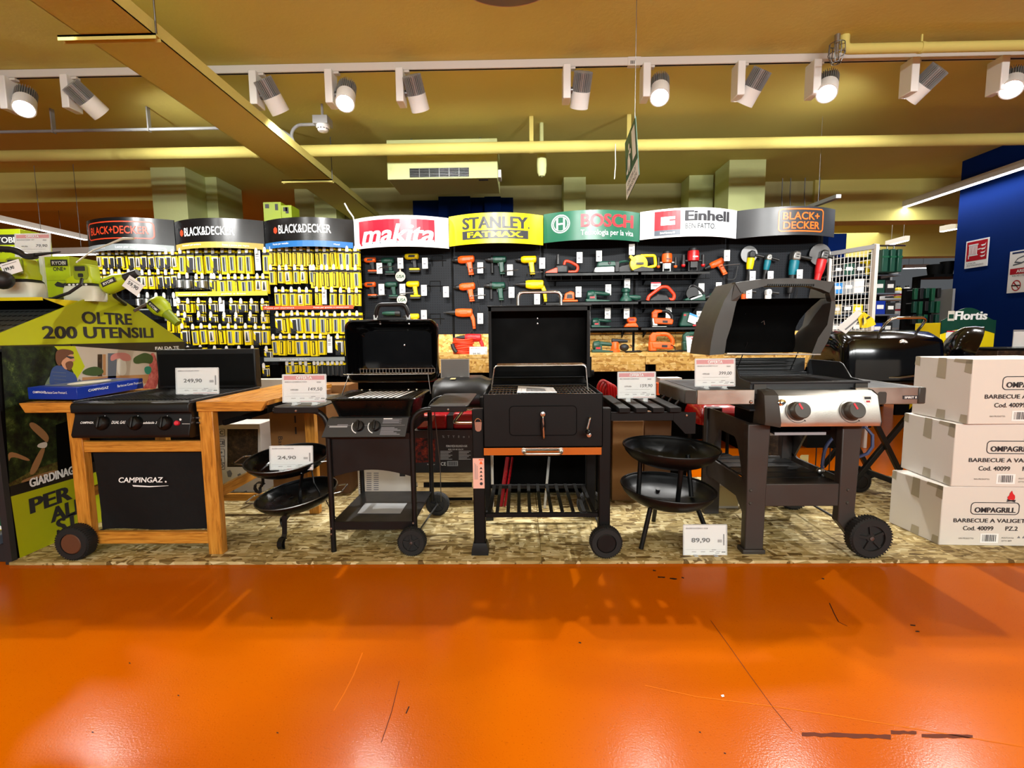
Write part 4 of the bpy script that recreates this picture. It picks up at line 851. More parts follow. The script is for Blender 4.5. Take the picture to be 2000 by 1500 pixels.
b = MB('tool_green'); plate(b, [(-.1, .0), (.1, 0), (.1, .015), (.03, .05), (-.09, .06)], -.05, .04); T.part(b, 'body', bevel=.008); b = MB('tool_black'); b.lathe([(0, -.01), (.06, -.01), (.06, .02), (0, .02)], (.03, -.03, .07), 22, axis=(0, -1, 0)); b.tube(fillet([V(.06, 0, .1), V(.03, 0, .16), V(-.06, 0, .11), V(-.1, 0, .06)], .03), .014, 8); T.part(b, 'blade_guard'); b = MB('cast_metal'); b.bar((-.06, -.055, .05), (.05, -.055, .012), .01, .014); T.part(b, 'guide_bar')
# bottom shelf
sander(1168, SHZ[2], 'tool_green', 'dark green sander on the bottom shelf, half hidden by the crank grill', .9)
T = TB('mouse_sander', 'orange mouse sander on the bottom shelf', 'sander', on(1232, 639, SHZ[2]), -1, .95)
b = MB('tool_orange'); plate(b, [(-.08, .0), (.08, 0), (.05, .04), (-.05, .05)], -.04, .04); T.part(b, 'base', bevel=.012); b = MB('tool_orange'); plate(b, [(-.05, .045), (.03, .045), (.05, .075), (.03, .105), (-.05, .11), (-.06, .08)], -.032, .032); T.part(b, 'body', bevel=.014); b = MB('box_red'); plate(b, [(-.03, .07), (.03, .07), (.025, .095), (-.03, .095)], -.034, -.0325); T.part(b, 'side_label')
def jigsaw(px, z, c, label, sc=1.0, Y=5.07, metal=True):
    T = TB('jigsaw', label, 'jigsaw', on(px, 639, z, Y), 1, sc)
    b = MB('cast_metal' if metal else 'tool_black'); b.box(-.1, .04, -.035, .035, 0, .006); T.part(b, 'base_plate')
    b = MB(c); plate(b, [(-.08, .03), (.1, .02), (.11, .07), (.06, .085), (-.09, .09)], -.033, .033); T.part(b, 'body', bevel=.012); b = MB('cast_metal' if metal else c); plate(b, [(-.1, .006), (-.04, .006), (-.04, .09), (-.105, .09)], -.028, .028); T.part(b, 'gear_head', bevel=.01)
    b = MB(c); plate(b, [(-.1, .085), (-.1, .14), (-.07, .17), (.0, .165), (.0, .14), (-.04, .135), (-.045, .085)], -.022, .022); T.part(b, 'grip_front', bevel=.01); b = MB('tool_black' if metal else c); b.tube(fillet([V(-.04, 0, .155), V(.06, 0, .155), V(.105, 0, .1), V(.1, 0, .06)], .03), .018, 10); h = T.part(b, 'handle')
    b = MB('steel'); b.box(-.085, -.075, -.001, .001, 0.0, .02); T.part(b, 'blade'); b = MB('tool_black'); plate(b, [(.0, .04), (.05, .038), (.05, .06), (.0, .062)], -.0345, -.033); T.part(b, 'side_label'); return T
jigsaw(1292, SHZ[2], 'tool_orange', 'orange jigsaw with a bright metal head on the bottom shelf', 1.05)
T = TB('tagged_sander', 'dark green tool with a blue and white hang tag on the bottom shelf', 'sander', on(1343, 639, SHZ[2]), -1, 1.0)
b = MB('tool_green'); plate(b, [(-.09, 0), (.09, 0), (.09, .03), (.07, .09), (.06, .15), (-.02, .15), (-.05, .06)], -.035, .035); T.part(b, 'body', bevel=.014); b = MB('bosch_red'); plate(b, [(-.085, .005), (-.04, .005), (-.04, .02), (-.085, .02)], -.037, -.035); plate(b, [(.03, .11), (.055, .11), (.055, .125), (.03, .125)], -.037, -.035); T.part(b, 'red_trim')
b = MB('paper'); b.prism([V(-.06, -.055, .02), V(.02, -.055, .05), V(.0, -.055, .14), V(-.08, -.055, .11)], (0, .001, 0)); b.prism([V(-.075, -.056, .09), V(.004, -.056, .12), V(.0, -.056, .14), V(-.08, -.056, .11)], (0, .001, 0), 'sky_blue'); T.part(b, 'hang_tag', smooth=0)
# tools standing on the counter
CT = 4.93
T = sander(1172, LZ, 'tool_green', 'dark green sander on the chipboard counter beside the crank grill lid', 1.05, CT)
T = TB('random_sander', 'orange and black sander on the chipboard counter', 'sander', on(1207, 685, LZ, CT), 1, 1.05)
b = MB('tool_orange'); b.lathe([(0, 0), (.05, .0), (.05, .02), (.036, .03), (.036, .09), (.03, .1), (0, .1)], (-.03, 0, 0), 18); T.part(b, 'body'); b = MB('tool_black'); b.cyl((-.06, 0, .11), (.09, 0, .105), .024, .014, 12); b.ell((.06, 0, .045), .045, .035, .035); T.part(b, 'grip')
jigsaw(1291, LZ, 'tool_orange', 'all orange jigsaw on the chipboard counter', 1.15, CT, False); jigsaw(1356, LZ, 'tool_green', 'dark green jigsaw on the chipboard counter behind a white leaflet', 1.15, CT, False)
def coil(px, py, label, sd):
    random.seed(sd); p = W(px, py, 4.7); b = MB('cable_black'); pts = []
    for k in range(46):
        u = k / 45 * 2 * math.pi * 2.2; r = .065 + .012 * math.sin(u * 1.7); pts.append(V(p.x + r * math.cos(u) * 1.2, 4.72 + r * math.sin(u) * .7, LZ + .006 + .012 * k / 45 + .003 * math.sin(u * 3)))
    pts += [V(p.x + .03, 4.8, LZ + .05), V(p.x + .02, 4.9, LZ + .07)]
    b.tube(pts, .0045, 6); tag(b.build('cord_coil', origin=(p.x, 4.72, LZ)), label, 'cable', 'cables coiled on the counter')
coil(1236, 700, 'black cord coiled on the counter below the mouse sander', 1); coil(1318, 699, 'black cord coiled on the counter in front of the orange jigsaw', 2)
p = W(1353, 690, 4.66); t = thing('leaflet_stand', 'white leaflet in a clear stand in front of the green jigsaw', 'leaflet', (p.x, 4.66, LZ))
b = MB('paper'); b.prism([V(p.x - .055, 4.65, LZ + .003), V(p.x + .05, 4.65, LZ + .003), V(p.x + .045, 4.68, LZ + .155), V(p.x - .06, 4.68, LZ + .155)], (0, .002, 0)); b.build('leaflet', t, smooth=0)
b = MB('sky_blue'); un = V(0, .03, .152).normalized()
b.text('Garanzia', (p.x, 4.664, LZ + .07), .014, 'sign_makita' if 0 else 'shade_blue', uz=un, w=.07); b.poly([(p.x - .02, 4.672, LZ + .11), (p.x + .015, 4.672, LZ + .1), (p.x + .02, 4.675, LZ + .13), (p.x - .01, 4.676, LZ + .14)], 'fire_red'); b.poly([(p.x - .055, 4.677, LZ + .146), (p.x + .045, 4.677, LZ + .146), (p.x + .045, 4.679, LZ + .154), (p.x - .058, 4.679, LZ + .154)], 'fire_red'); b.build('printing', t, smooth=0)
b = MB('clear'); b.box(p.x - .062, p.x + .055, 4.645, 4.72, LZ, LZ + .002); b.build('stand', t)
# orange hose coil in film
p = W(905, 690, 4.86); t = thing('hose_coil', 'bundled orange cable coil wrapped in film on the chipboard counter', 'cable', (p.x, 4.86, LZ))
b = MB('orange_red')
for k in range(9):
    z = LZ + .012 + .0165 * k; rr = .085 + .008 * math.sin(k * 2.3); b.tube([V(p.x + rr * 1.1 * math.cos(u), 4.86 + rr * .7 * math.sin(u), z + .006 * math.sin(2 * u + k)) for u in (2 * math.pi * j / 20 for j in range(20))], .0105, 7, closed=True)
b.build('cable', t); b = MB('tool_black'); b.tube(fillet([V(p.x - .06, 4.785, LZ + .02), V(p.x - .09, 4.79, LZ + .06), V(p.x - .1, 4.8, LZ + .1)], .03), .02, 8); b.build('plug', t)
# angle grinders
def grinder(px, py, c, head, label, sc, tilt=0.0, disc=False):
    T = TB('angle_grinder', label, 'angle grinder', hang(px, py, .06), 1, sc, tilt)
    b = MB(head); plate(b, [(-.035, .02), (.03, .02), (.035, .06), (.025, .095), (-.015, .1), (-.035, .08)], -.04, .035); hd = T.part(b, 'gear_head', bevel=.012)
    b = MB('tool_black'); b.box(-.01, .012, -.043, -.039, .045, .052); b.box(-.008, .014, -.043, -.039, .065, .072); T.part(b, 'vents', hd)
    b = MB(c); b.loft([[V(r * math.cos(u), r * .9 * math.sin(u), z) for u in (2 * math.pi * k / 14 for k in range(14))] for z, r in ((.025, .036), (.015, .04), (-.05, .038), (-.09, .033), (-.1, .03))]); T.part(b, 'body')
    b = MB(c if c in ('tool_red',) else 'tool_black'); b.loft([[V(r * math.cos(u), r * math.sin(u), z) for u in (2 * math.pi * k / 12 for k in range(12))] for z, r in ((-.098, .029), (-.13, .026), (-.22, .026), (-.25, .02))]); T.part(b, 'grip'); cord(T, (0, 0, -.25), [(.0, .0, -.32), (.06, .0, -.3), (.07, .02, -.1)])
    b = MB('tool_black'); b.cyl((.035, 0, .06), (.13, -.01, .045), .012, .017, 12); T.part(b, 'side_handle')
    if disc: b = MB('dull_steel'); b.lathe([(0, -.004), (.09, -.004), (.09, .004), (0, .004)], (-.02, .01, .06), 30, axis=(0, -1, 0)); T.part(b, 'guard')
    return T
grinder(1466, 508, 'tool_yellow', 'tool_black', 'yellow and black angle grinder, leftmost under the charcoal sign', .95, -.1, True); grinder(1499, 512, 'tool_teal', 'cast_metal', 'small teal angle grinder with a silver head', .82, -.16); grinder(1551, 514, 'tool_teal', 'cast_metal', 'large teal angle grinder with a silver head', 1.22, -.1); grinder(1604, 512, 'tool_red', 'dull_steel', 'large red angle grinder at the right end of the tool wall', 1.22, -.18, True)
grinder(1454, 578, 'tool_orange', 'cast_metal', 'orange angle grinder seen through the open lid frame of the stainless grill', .85); grinder(1500, 580, 'tool_white', 'tool_white', 'white angle grinder seen through the open lid frame of the stainless grill', .8)
# hooks under the hung tools
def tool_hook(px, py, label):
    p = hang(px, py); t = thing('tool_hook', label, 'hook', (p.x, PEG, p.z), 'hooks of the power tool bays'); b = MB('dull_steel'); b.tube([V(p.x - .03, PEG, p.z), V(p.x - .03, PEG - .13, p.z), V(p.x + .13, PEG - .14, p.z + .012)], .005, 6); b.build('arm', t)
for px, py, l in ((752, 525, 'grey hook arm beside the upper green cordless drill'), (735, 580, 'grey hook arm beside the lower orange cordless drill'), (790, 575, 'grey hook arm beside the yellow impact driver'), (925, 527, 'grey hook arm at the grip of the topmost orange corded drill'), (925, 580, 'grey hook arm at the grip of the second orange corded drill'), (988, 532, 'grey hook arm at the grip of the upper green corded drill'), (1035, 536, 'grey hook arm at the grip of the yellow corded drill'), (1412, 521, 'grey hook arm behind the orange heat gun')): tool_hook(px, py, l)
# empty peg brackets
for px, py, l in ((852, 508, 'empty black peg bracket beside the top price card, under the red and white sign'), (848, 558, 'empty black peg bracket in the middle, under the red and white sign'), (848, 622, 'lowest empty black peg bracket beside the two-burner grill lid')):
    p = hang(px, py); b = MB('black_satin')
    b.tube([V(p.x - .05, PEG - .004, p.z - .06), V(p.x - .05, PEG - .004, p.z + .05), V(p.x + .06, PEG - .004, p.z + .05), V(p.x + .06, PEG - .004, p.z - .06)], .004, 6); b.tube([V(p.x - .09, PEG - .006, p.z), V(p.x + .1, PEG - .006, p.z)], .004, 6); b.cyl((p.x - .05, PEG, p.z), (p.x - .05, PEG - .15, p.z), .004, n=6)
    tag(b.build('peg_bracket', origin=(p.x, PEG, p.z)), l, 'bracket', 'empty peg brackets')
# white price cards
def price_card(px, py, near, pos=(0.058, .108), Y=None, tilt=0.0, red=False):
    p = W(px, py, Y or PEG - .13); w, h = pos
    t = thing('price_card', ('red-topped' if red else 'white') + ' price card ' + near, 'price card', p, 'price cards on the tool wall')
    ux = V(math.cos(tilt), 0, math.sin(tilt)); uz = V(-math.sin(tilt), 0, math.cos(tilt)); q = lambda u, v: p + ux * (u * w / 2) + uz * (v * h / 2)
    b = MB('paper'); b.prism([q(-1, -1), q(1, -1), q(1, 1), q(-1, 1)], (0, .0015, 0)); b.build('card', t, smooth=0)
    b = MB('ink'); k = V(0, -.0008, 0); r = lambda u0, u1, v0, v1, m=None: b.poly([q(u0, v0) + k, q(u1, v0) + k, q(u1, v1) + k, q(u0, v1) + k], m)
    if red: r(-1, 1, .62, 1, 'offer_red')
    r(-.7, .5, .5, .56, 'ink_soft'); r(-.7, .2, .36, .42, 'ink_soft'); r(-.6, .3, -.2, -.02, 'ink_soft'); r(-.7, -.2, -.8, -.72, 'ink_soft'); r(.1, .7, -.82, -.74, 'ink_soft'); b.build('printing', t, smooth=0)
    b = MB('clear'); b.bar(p + V(0, .003, h / 2 - .01), V(p.x, PEG, p.z + h / 2 - .01), .01, .003); b.build('holder_arm', t)
for px, py, l in ((741, 524, 'beside the upper orange cordless drill'), (782, 514, 'behind the upper yellow cordless drill'), (830, 514, 'right of the upper yellow cordless drill'), (745, 565, 'between the lower orange and green cordless drills'), (786, 565, 'left of the all yellow impact driver'), (828, 567, 'right of the all yellow impact driver'), (828, 616, 'just above the lid of the two-burner grill'), (871, 570, 'alone on the pegboard left of the orange corded drills'),
  (938, 523, 'right of the topmost orange corded drill'), (939, 573, 'right of the second orange corded drill'), (938, 622, 'right of the orange rotary hammer'), (996, 527, 'behind the grip of the upper green corded drill'), (999, 571, 'right of the lower green corded drill'), (1059, 514, 'right of the yellow corded drill'), (1049, 584, 'under the yellow rotary hammer'),
  (1132, 503, 'above the red chain saw'), (1170, 500, 'above the green and white belt sander'), (1234, 487, 'above the yellow tool, at the bay joint'), (1420, 499, 'right of the orange heat gun'), (1130, 570, 'above the orange sheet sander'), (1188, 566, 'above the green delta sander'), (1225, 555, 'above the green round orbital sander'), (1370, 564, 'above the green circular saw'), (1404, 562, 'right of the middle shelf end'), (1187, 612, 'on the bottom shelf beside the crank grill lid'), (1224, 612, 'above the orange mouse sander'), (1306, 611, 'behind the metal-headed jigsaw'), (1366, 618, 'behind the tool with the blue hang tag'), (1470, 540, 'below the yellow and black angle grinder'), (1505, 540, 'below the small teal angle grinder'), (1562, 537, 'behind the large teal angle grinder'), (1463, 572, 'behind the orange angle grinder'), (1600, 565, 'beside the grip of the large red angle grinder')): price_card(px, py, l)
price_card(1281, 558, 'above the saw with the looped handle', (.1, .07), red=True)
# round hang tags
for px, py, l in ((782, 540, 'upper round grey-green hang tag between the rows of cordless drills'), (785, 586, 'lower round grey-green hang tag under the yellow impact driver')):
    p = W(px, py, PEG - .1); t = thing('round_tag', l, 'tag', p, 'round tags among the drills'); b = MB('vase'); b.lathe([(0, 0), (.052, 0), (.052, .002), (0, .002)], p, 28, axis=(0, -1, 0)); b.box(p.x - .008, p.x + .008, p.y - .001, p.y + .001, p.z + .05, p.z + .11); b.build('disc', t)
    b = MB('garden_green'); b.text('USA', (p.x, p.y - .002, p.z - .014), .03, 'garden_green', bold=.03, shear=.2); b.build('printing', t, smooth=0); b = MB('dull_steel'); b.cyl(p + V(0, 0, .1), V(p.x, PEG, p.z + .1), .002, n=6); b.build('hook_rod', t)
# ================================================================ helpers for the grills
def wheel(name, parent, c, r, w, hub='rubber', spokes=5, axis=V(0, -1, 0), label=None):
    """wheel whose outer face looks along axis"""
    c = Vector(c); b = MB('rubber'); a = axis.normalized()
    b.lathe([(r * .62, -w / 2), (r * .9, -w / 2), (r, -w * .3), (r, w * .3), (r * .9, w / 2), (r * .62, w / 2), (r * .62, -w / 2)], c, 40, axis=a)
    u0 = a.orthogonal().normalized(); v0 = a.cross(u0)
    for k in range(44):
        t = 2 * math.pi * k / 44; d = u0 * math.cos(t) + v0 * math.sin(t); b.bar(c + d * r * .985 - a * w * .42, c + d * r * .985 + a * w * .42, r * .055, r * .05, up=d)
    o = b.build(name, parent)
    b = MB(hub); b.lathe([(0, w * .42), (r * .2, w * .42), (r * .24, w * .3), (r * .62, w * .3 if spokes else w * .46), (r * .64, w * .4), (r * .64, -w * .4), (0, -w * .4)] if spokes else [(0, w * .5), (r * .55, w * .5), (r * .6, w * .44), (r * .62, w * .3), (r * .62, -w * .4), (0, -w * .4)], c, 36, axis=a)
    for k in range(spokes):
        t = 2 * math.pi * k / spokes + .3; d = u0 * math.cos(t) + v0 * math.sin(t); b.bar(c + d * r * .15 + a * w * .36, c + d * r * .6 + a * w * .36, r * .13, w * .18, up=a)
    b.build('hub', o)
    if spokes: b = MB('dull_steel'); b.lathe([(0, w * .52), (r * .1, w * .5), (r * .12, w * .4), (0, w * .4)], c, 16, axis=a); b.build('axle_cap', o)
    return o
def screw(parent, p, r=.006, axis=V(0, -1, 0)):
    b = MB('steel'); b.lathe([(0, .004), (r * .7, .0035), (r, 0), (0, 0)], p, 12, axis=axis); return b.build('screw', parent)
def grate(parent, x0, x1, y0, y1, z, nx, ny, r=.0025, m='black_satin', name='grate'):
    b = MB(m)
    for i in range(nx + 1): x = x0 + (x1 - x0) * i / nx; b.cyl((x, y0, z), (x, y1, z), r, n=6)
    for i in range(ny + 1): y = y0 + (y1 - y0) * i / ny; b.cyl((x0, y, z - r * 1.2), (x1, y, z - r * 1.2), r * 1.1, n=6)
    return b.build(name, parent)

# ================================================================ wooden gas grill, left
Y0 = 2.40; wf = lambda px, py, Y=Y0: W(px, py, Y)
zt = wf(450, 784).z; xl0 = wf(38, 790).x; xl1 = wf(149, 790).x; xr0 = wf(384, 790).x; xr1 = wf(520, 790).x; YB = 3.05
t = thing('wooden_gas_grill', 'wooden framed gas grill with side tables, three black knobs and a black cloth front', 'barbecue', ((xl1 + xr0) / 2, 2.72, OSBZ))
legw = .066
legs = {}
for nm, px0, px1, yy in (('fl', 128, 154, Y0 + .006), ('fr', 386, 414, Y0 + .006), ('bl', 0, 0, YB - .07), ('br', 0, 0, YB - .07)):
    if nm[0] == 'f': x0, x1 = wf(px0, 815).x, wf(px1, 815).x; legs[nm] = (x0, x1)
    else: x0, x1 = legs['f' + nm[1]] if nm[1] == 'l' else (xr1 - .075, xr1 - .012)
    zb = OSBZ if nm[0] == 'b' or nm == 'fr' else OSBZ + .1
    b = MB('wood_z'); b.box(x0, x1, yy, yy + .045, zb if nm != 'bl' else OSBZ, zt - .045); b.build('leg', t, bevel=.003)
lx0, lx1 = legs['fl']; rx0, rx1 = legs['fr']
b = MB('wood_x'); b.box(lx1 - .006, rx0 + .004, Y0 + .012, Y0 + .04, wf(270, 884).z, wf(270, 863).z); b.build('rail', t, bevel=.003)
b = MB('wood_x'); b.box(lx1 - .006, rx0 + .004, Y0 + .012, Y0 + .04, wf(300, 1064).z, wf(300, 1041).z); b.build('rail', t, bevel=.003)
zz = .335; b = MB('wood_y'); b.prism([V(rx0 + .02, Y0 + .05, zz - .035), V(rx0 + .02, Y0 + .05, zz + .02), V(rx0 + .02, YB - .07, zz + .02), V(rx0 + .02, YB - .07, zz - .035)], (.022, 0, 0)); b.build('side_rail', t, bevel=.002)
b = MB('wood_y'); b.bar((lx0 + .03, Y0 + .05, zz), (lx0 + .03, YB - .07, zz), .022, .05); b.build('side_rail', t, bevel=.002)
b = MB('wood_x'); b.box(lx0, xr1 - .02, YB - .06, YB - .035, .1, .145); b.build('back_rail', t, bevel=.002)
b = MB('wood_x'); b.box(lx0, xr1 - .02, YB - .06, YB - .035, zt - .1, zt - .05); b.build('back_rail', t, bevel=.002)
# side tables: front board with a sloped end, then slats running back
for nm, a, c, sl in (('left', xl0, xl1 + .004, -1), ('right', xr0, xr1, 1)):
    b = MB('wood_x'); zb = zt - .05
    pts = [V(a, Y0 - .005, zt), V(c, Y0 - .005, zt), V(c - .028, Y0 - .005, zb), V(a, Y0 - .005, zb)] if sl > 0 else [V(a, Y0 - .005, zt), V(c, Y0 - .005, zt), V(c, Y0 - .005, zb), V(a + .028, Y0 - .005, zb)]
    b.prism(pts, (0, .03, 0)); b.build('table_front', t, bevel=.003)
    b = MB('wood_y'); n = 5
    for k in range(n):
        u = a + (c - a) * k / n; b.box(u + .002, u + (c - a) / n - .002, Y0 + .0255, 3.26 if sl > 0 else YB, zt - .024, zt)
    b.build('table_top', t, bevel=.0015, seg=1)
    if sl > 0: b = MB('black_matte'); b.bar((c - .01, Y0 + .03, zt - .045), (c - .01, Y0 + .5, zt - .045), .004, .04); b.bar((rx1 + .02, Y0 + .06, zt - .12), (c - .02, Y0 + .5, zt - .06), .02, .025); b.build('table_bracket', t)
# fire box and curved control panel
gx0, gx1 = xl1 + .006, xr0 - .006
b = MB('black_satin'); prof = [(2.36, zt + .002), (2.352, zt - .012), (2.352, zt - .046), (2.372, zt - .052), (2.372, zt - .064), (2.342, wf(200, 845).z), (2.346, wf(200, 851).z), (2.372, wf(200, 853).z), (2.42, wf(200, 853).z), (2.42, zt + .002)]
b.prism([V(gx0 + .004, y, z) for y, z in prof], (gx1 - gx0 - .008, 0, 0)); pnl = b.build('control_panel', t, bevel=.004)
b = MB('black_satin'); b.box(gx0 + .01, gx1 - .01, 2.42, YB - .02, zt - .16, zt - .006); b.build('fire_box', t, bevel=.004)
b = MB('charcoal_grey'); b.box(gx0 + .004, gx1 - .004, 2.37, YB - .03, zt - .005, zt + .004)
b.box(gx0, gx0 + .012, 2.37, YB - .03, zt + .004, zt + .012); b.box(gx1 - .012, gx1, 2.37, YB - .03, zt + .004, zt + .012); b.build('cook_top', t, bevel=.002)
b = MB('black_satin')
for k in range(26): x = gx0 + .03 + (gx1 - gx0 - .06) * k / 25; b.box(x - .004, x + .004, 2.44, YB - .08, zt + .004, zt + .01)
b.build('grid', t)
pn = V(0, -(wf(200, 845).z - (zt - .064)), 0); slope = V(0, 2.342 - 2.372, wf(200, 845).z - (zt - .064)).normalized(); up = -slope; nrm = XR.cross(up)
def onpanel(px, py): # a point on the sloping panel face
    z = wf(px, py, 2.355).z; f = (z - (zt - .064)) / ((wf(200, 845).z) - (zt - .064)); return V(wf(px, py, 2.355).x, 2.372 - .03 * f, z)
for px in (199, 264, 322):
    p = onpanel(px, 827); b = MB('black_satin'); b.lathe([(.036, .0), (.036, .006), (.03, .02), (.022, .028), (0, .03)], p, 26, axis=nrm); k = b.build('knob', t)
    b = MB('black_satin'); b.bar(p + nrm * .03 + up * .028, p + nrm * .03 - up * .028, .012, .014, up=nrm); b.build('grip_ridge', k, bevel=.004)
p = onpanel(346, 827); b = MB('offer_red'); b.lathe([(.012, 0), (.012, .012), (.008, .016), (0, .016)], p, 16, axis=nrm); b.build('igniter_button', t)
b = MB('white_ink'); 
for px, py, st, hh, wd in ((170, 828, 'CAMPINGAZ', .011, .075), (230, 828, 'DUAL GAS', .014, .07), (292, 828, 'adelaide 3', .011, .07)): b.text(st, onpanel(px, py), hh, 'white_ink', uz=up, w=wd, shear=.25, bold=.01)
for px in (199, 264, 322): b.text('A', onpanel(px + 1, 817), .012, 'white_ink', uz=up)
p = onpanel(350, 820); b.ell(p - V(0, .002, 0), .006, .001, .006, 'white_ink', 8, 4); p0 = onpanel(355, 828); b.bar(p0 - V(0, .001, 0), onpanel(370, 828) - V(0, .001, 0), .001, .0015); b.build('panel_printing', t, smooth=0)
for px, py in ((238, 853), (322, 853)): screw(t, wf(px, py, 2.37), .004)
b = MB('chrome')
for k in (.25, .75): b.cyl((gx1, 2.4, zt - .07 - .05 * k), (gx1 + .02, 2.4, zt - .07 - .05 * k), .006, n=10)
b.build('side_bolts', t)
# lid, folded up flat at the back
LY = YB - .03; a = W(304, 683, LY); c = W(497, 683, LY); d = W(497, 766, LY)
b = MB('black_satin'); b.box(a.x, c.x, LY, LY + .06, zt + .002, a.z); lid = b.build('lid', t, bevel=.006)
b = MB('black_matte'); e = .012; b.box(a.x + e, c.x - e, LY - .002, LY, zt + .02, a.z - .03); b.build('lid_inside', lid)
# cloth front
x0, x1 = lx1 + .012, rx0 - .004; z0 = wf(300, 1040).z; z1 = wf(300, 885).z
random.seed(5); b = MB('fabric_black'); nx, nz = 24, 18; vs = []
for j in range(nz + 1):
    for i in range(nx + 1):
        u = i / nx; v = j / nz; vs.append((x0 + (x1 - x0) * u + .012 * (1 - v) * (u < .05), Y0 + .045 + .006 * math.sin(7 * u + 3 * v) + .005 * math.sin(5 * v + 2) * math.sin(9 * u) + random.uniform(-.001, .001), z0 + (z1 - z0) * v))
b.add(vs, [(j * (nx + 1) + i, j * (nx + 1) + i + 1, (j + 1) * (nx + 1) + i + 1, (j + 1) * (nx + 1) + i) for j in range(nz) for i in range(nx)])
cl = b.build('cloth_front', t, smooth=180)
b = MB('white_ink'); p = wf(276, 942, Y0 + .03); b.text('CAMPINGAZ', p, .026, 'white_ink', w=.235, bold=.025, shear=.18); b.ell(p + V(.13, -.002, .003), .005, .0008, .005, 'white_ink', 10, 4)
q = wf(292, 947, Y0 + .03); b.poly([q + V(-.09, -.001, 0), q + V(-.0, -.001, -.006), q + V(.1, -.001, -.004), q + V(.1, -.001, -.0055), q + V(0, -.001, -.012), q + V(-.085, -.001, -.008)]); b.build('lettering', cl, smooth=0)
# wheel pair on one axle at the left
for yy, hub in ((Y0 - .03, 'wheel_brown'), (YB - .05, 'wheel_brown')): wheel('wheel', t, (wf(150, 1060, 2.37).x, yy, OSBZ + .088), .088, .07, hub, 0)
b = MB('dull_steel'); x = wf(150, 1060, 2.37).x; b.cyl((x, Y0 - .02, OSBZ + .088), (x, YB - .04, OSBZ + .088), .006, n=8); b.build('axle', t)

# blue cover carton lying on its left table
p0 = W(152, 783, 2.415); p1 = W(56, 783, 2.45); p2 = W(281, 763, 2.97); zc = zt + .013; hh = .062
p0.z = p1.z = p2.z = zc; p3 = p1 + (p2 - p0)
t = thing('barbecue_cover_carton', 'flat blue carton lying across the left side of the wooden grill', 'carton', (p0 + p3) / 2)
b = MB('box_blue'); b.prism([p0, p2, p3, p1], (0, 0, hh)); b.build('box', t, bevel=.002, seg=1)
f1 = (p0 - p1).normalized(); f2 = (p2 - p0).normalized()
b = MB('white_ink'); b.text('CAMPINGAZ', p1 + f1 * .07 + ZUP * .032, .011, 'white_ink', ux=f1, w=.075, shear=.2, bold=.01); b.text('Barbecue Cover Premium L', p1 + f1 * .17 + ZUP * .03, .012, 'white_ink', ux=f1, w=.13)
b.text('CAMPINGAZ', p0 + f2 * .16 + ZUP * .032, .012, 'white_ink', ux=f2, w=.16, shear=.2, bold=.01); b.text('Barbecue Cover Premium L', p0 + f2 * .44 + ZUP * .03, .014, 'white_ink', ux=f2, w=.25); b.build('lettering', t, smooth=0)
b = MB('poster_wall'); k = ZUP * (hh + .001); ctr = (p0 + p3) / 2; b.poly([ctr + (q - ctr) * .8 + k for q in (p0, p2, p3, p1)], 'slate'); b.poly([ctr + f2 * .16 * math.cos(u) + f1 * .07 * math.sin(u) + k + ZUP * .0008 for u in (2 * math.pi * i / 14 for i in range(14))], 'vase'); b.build('top_print', t, smooth=0)

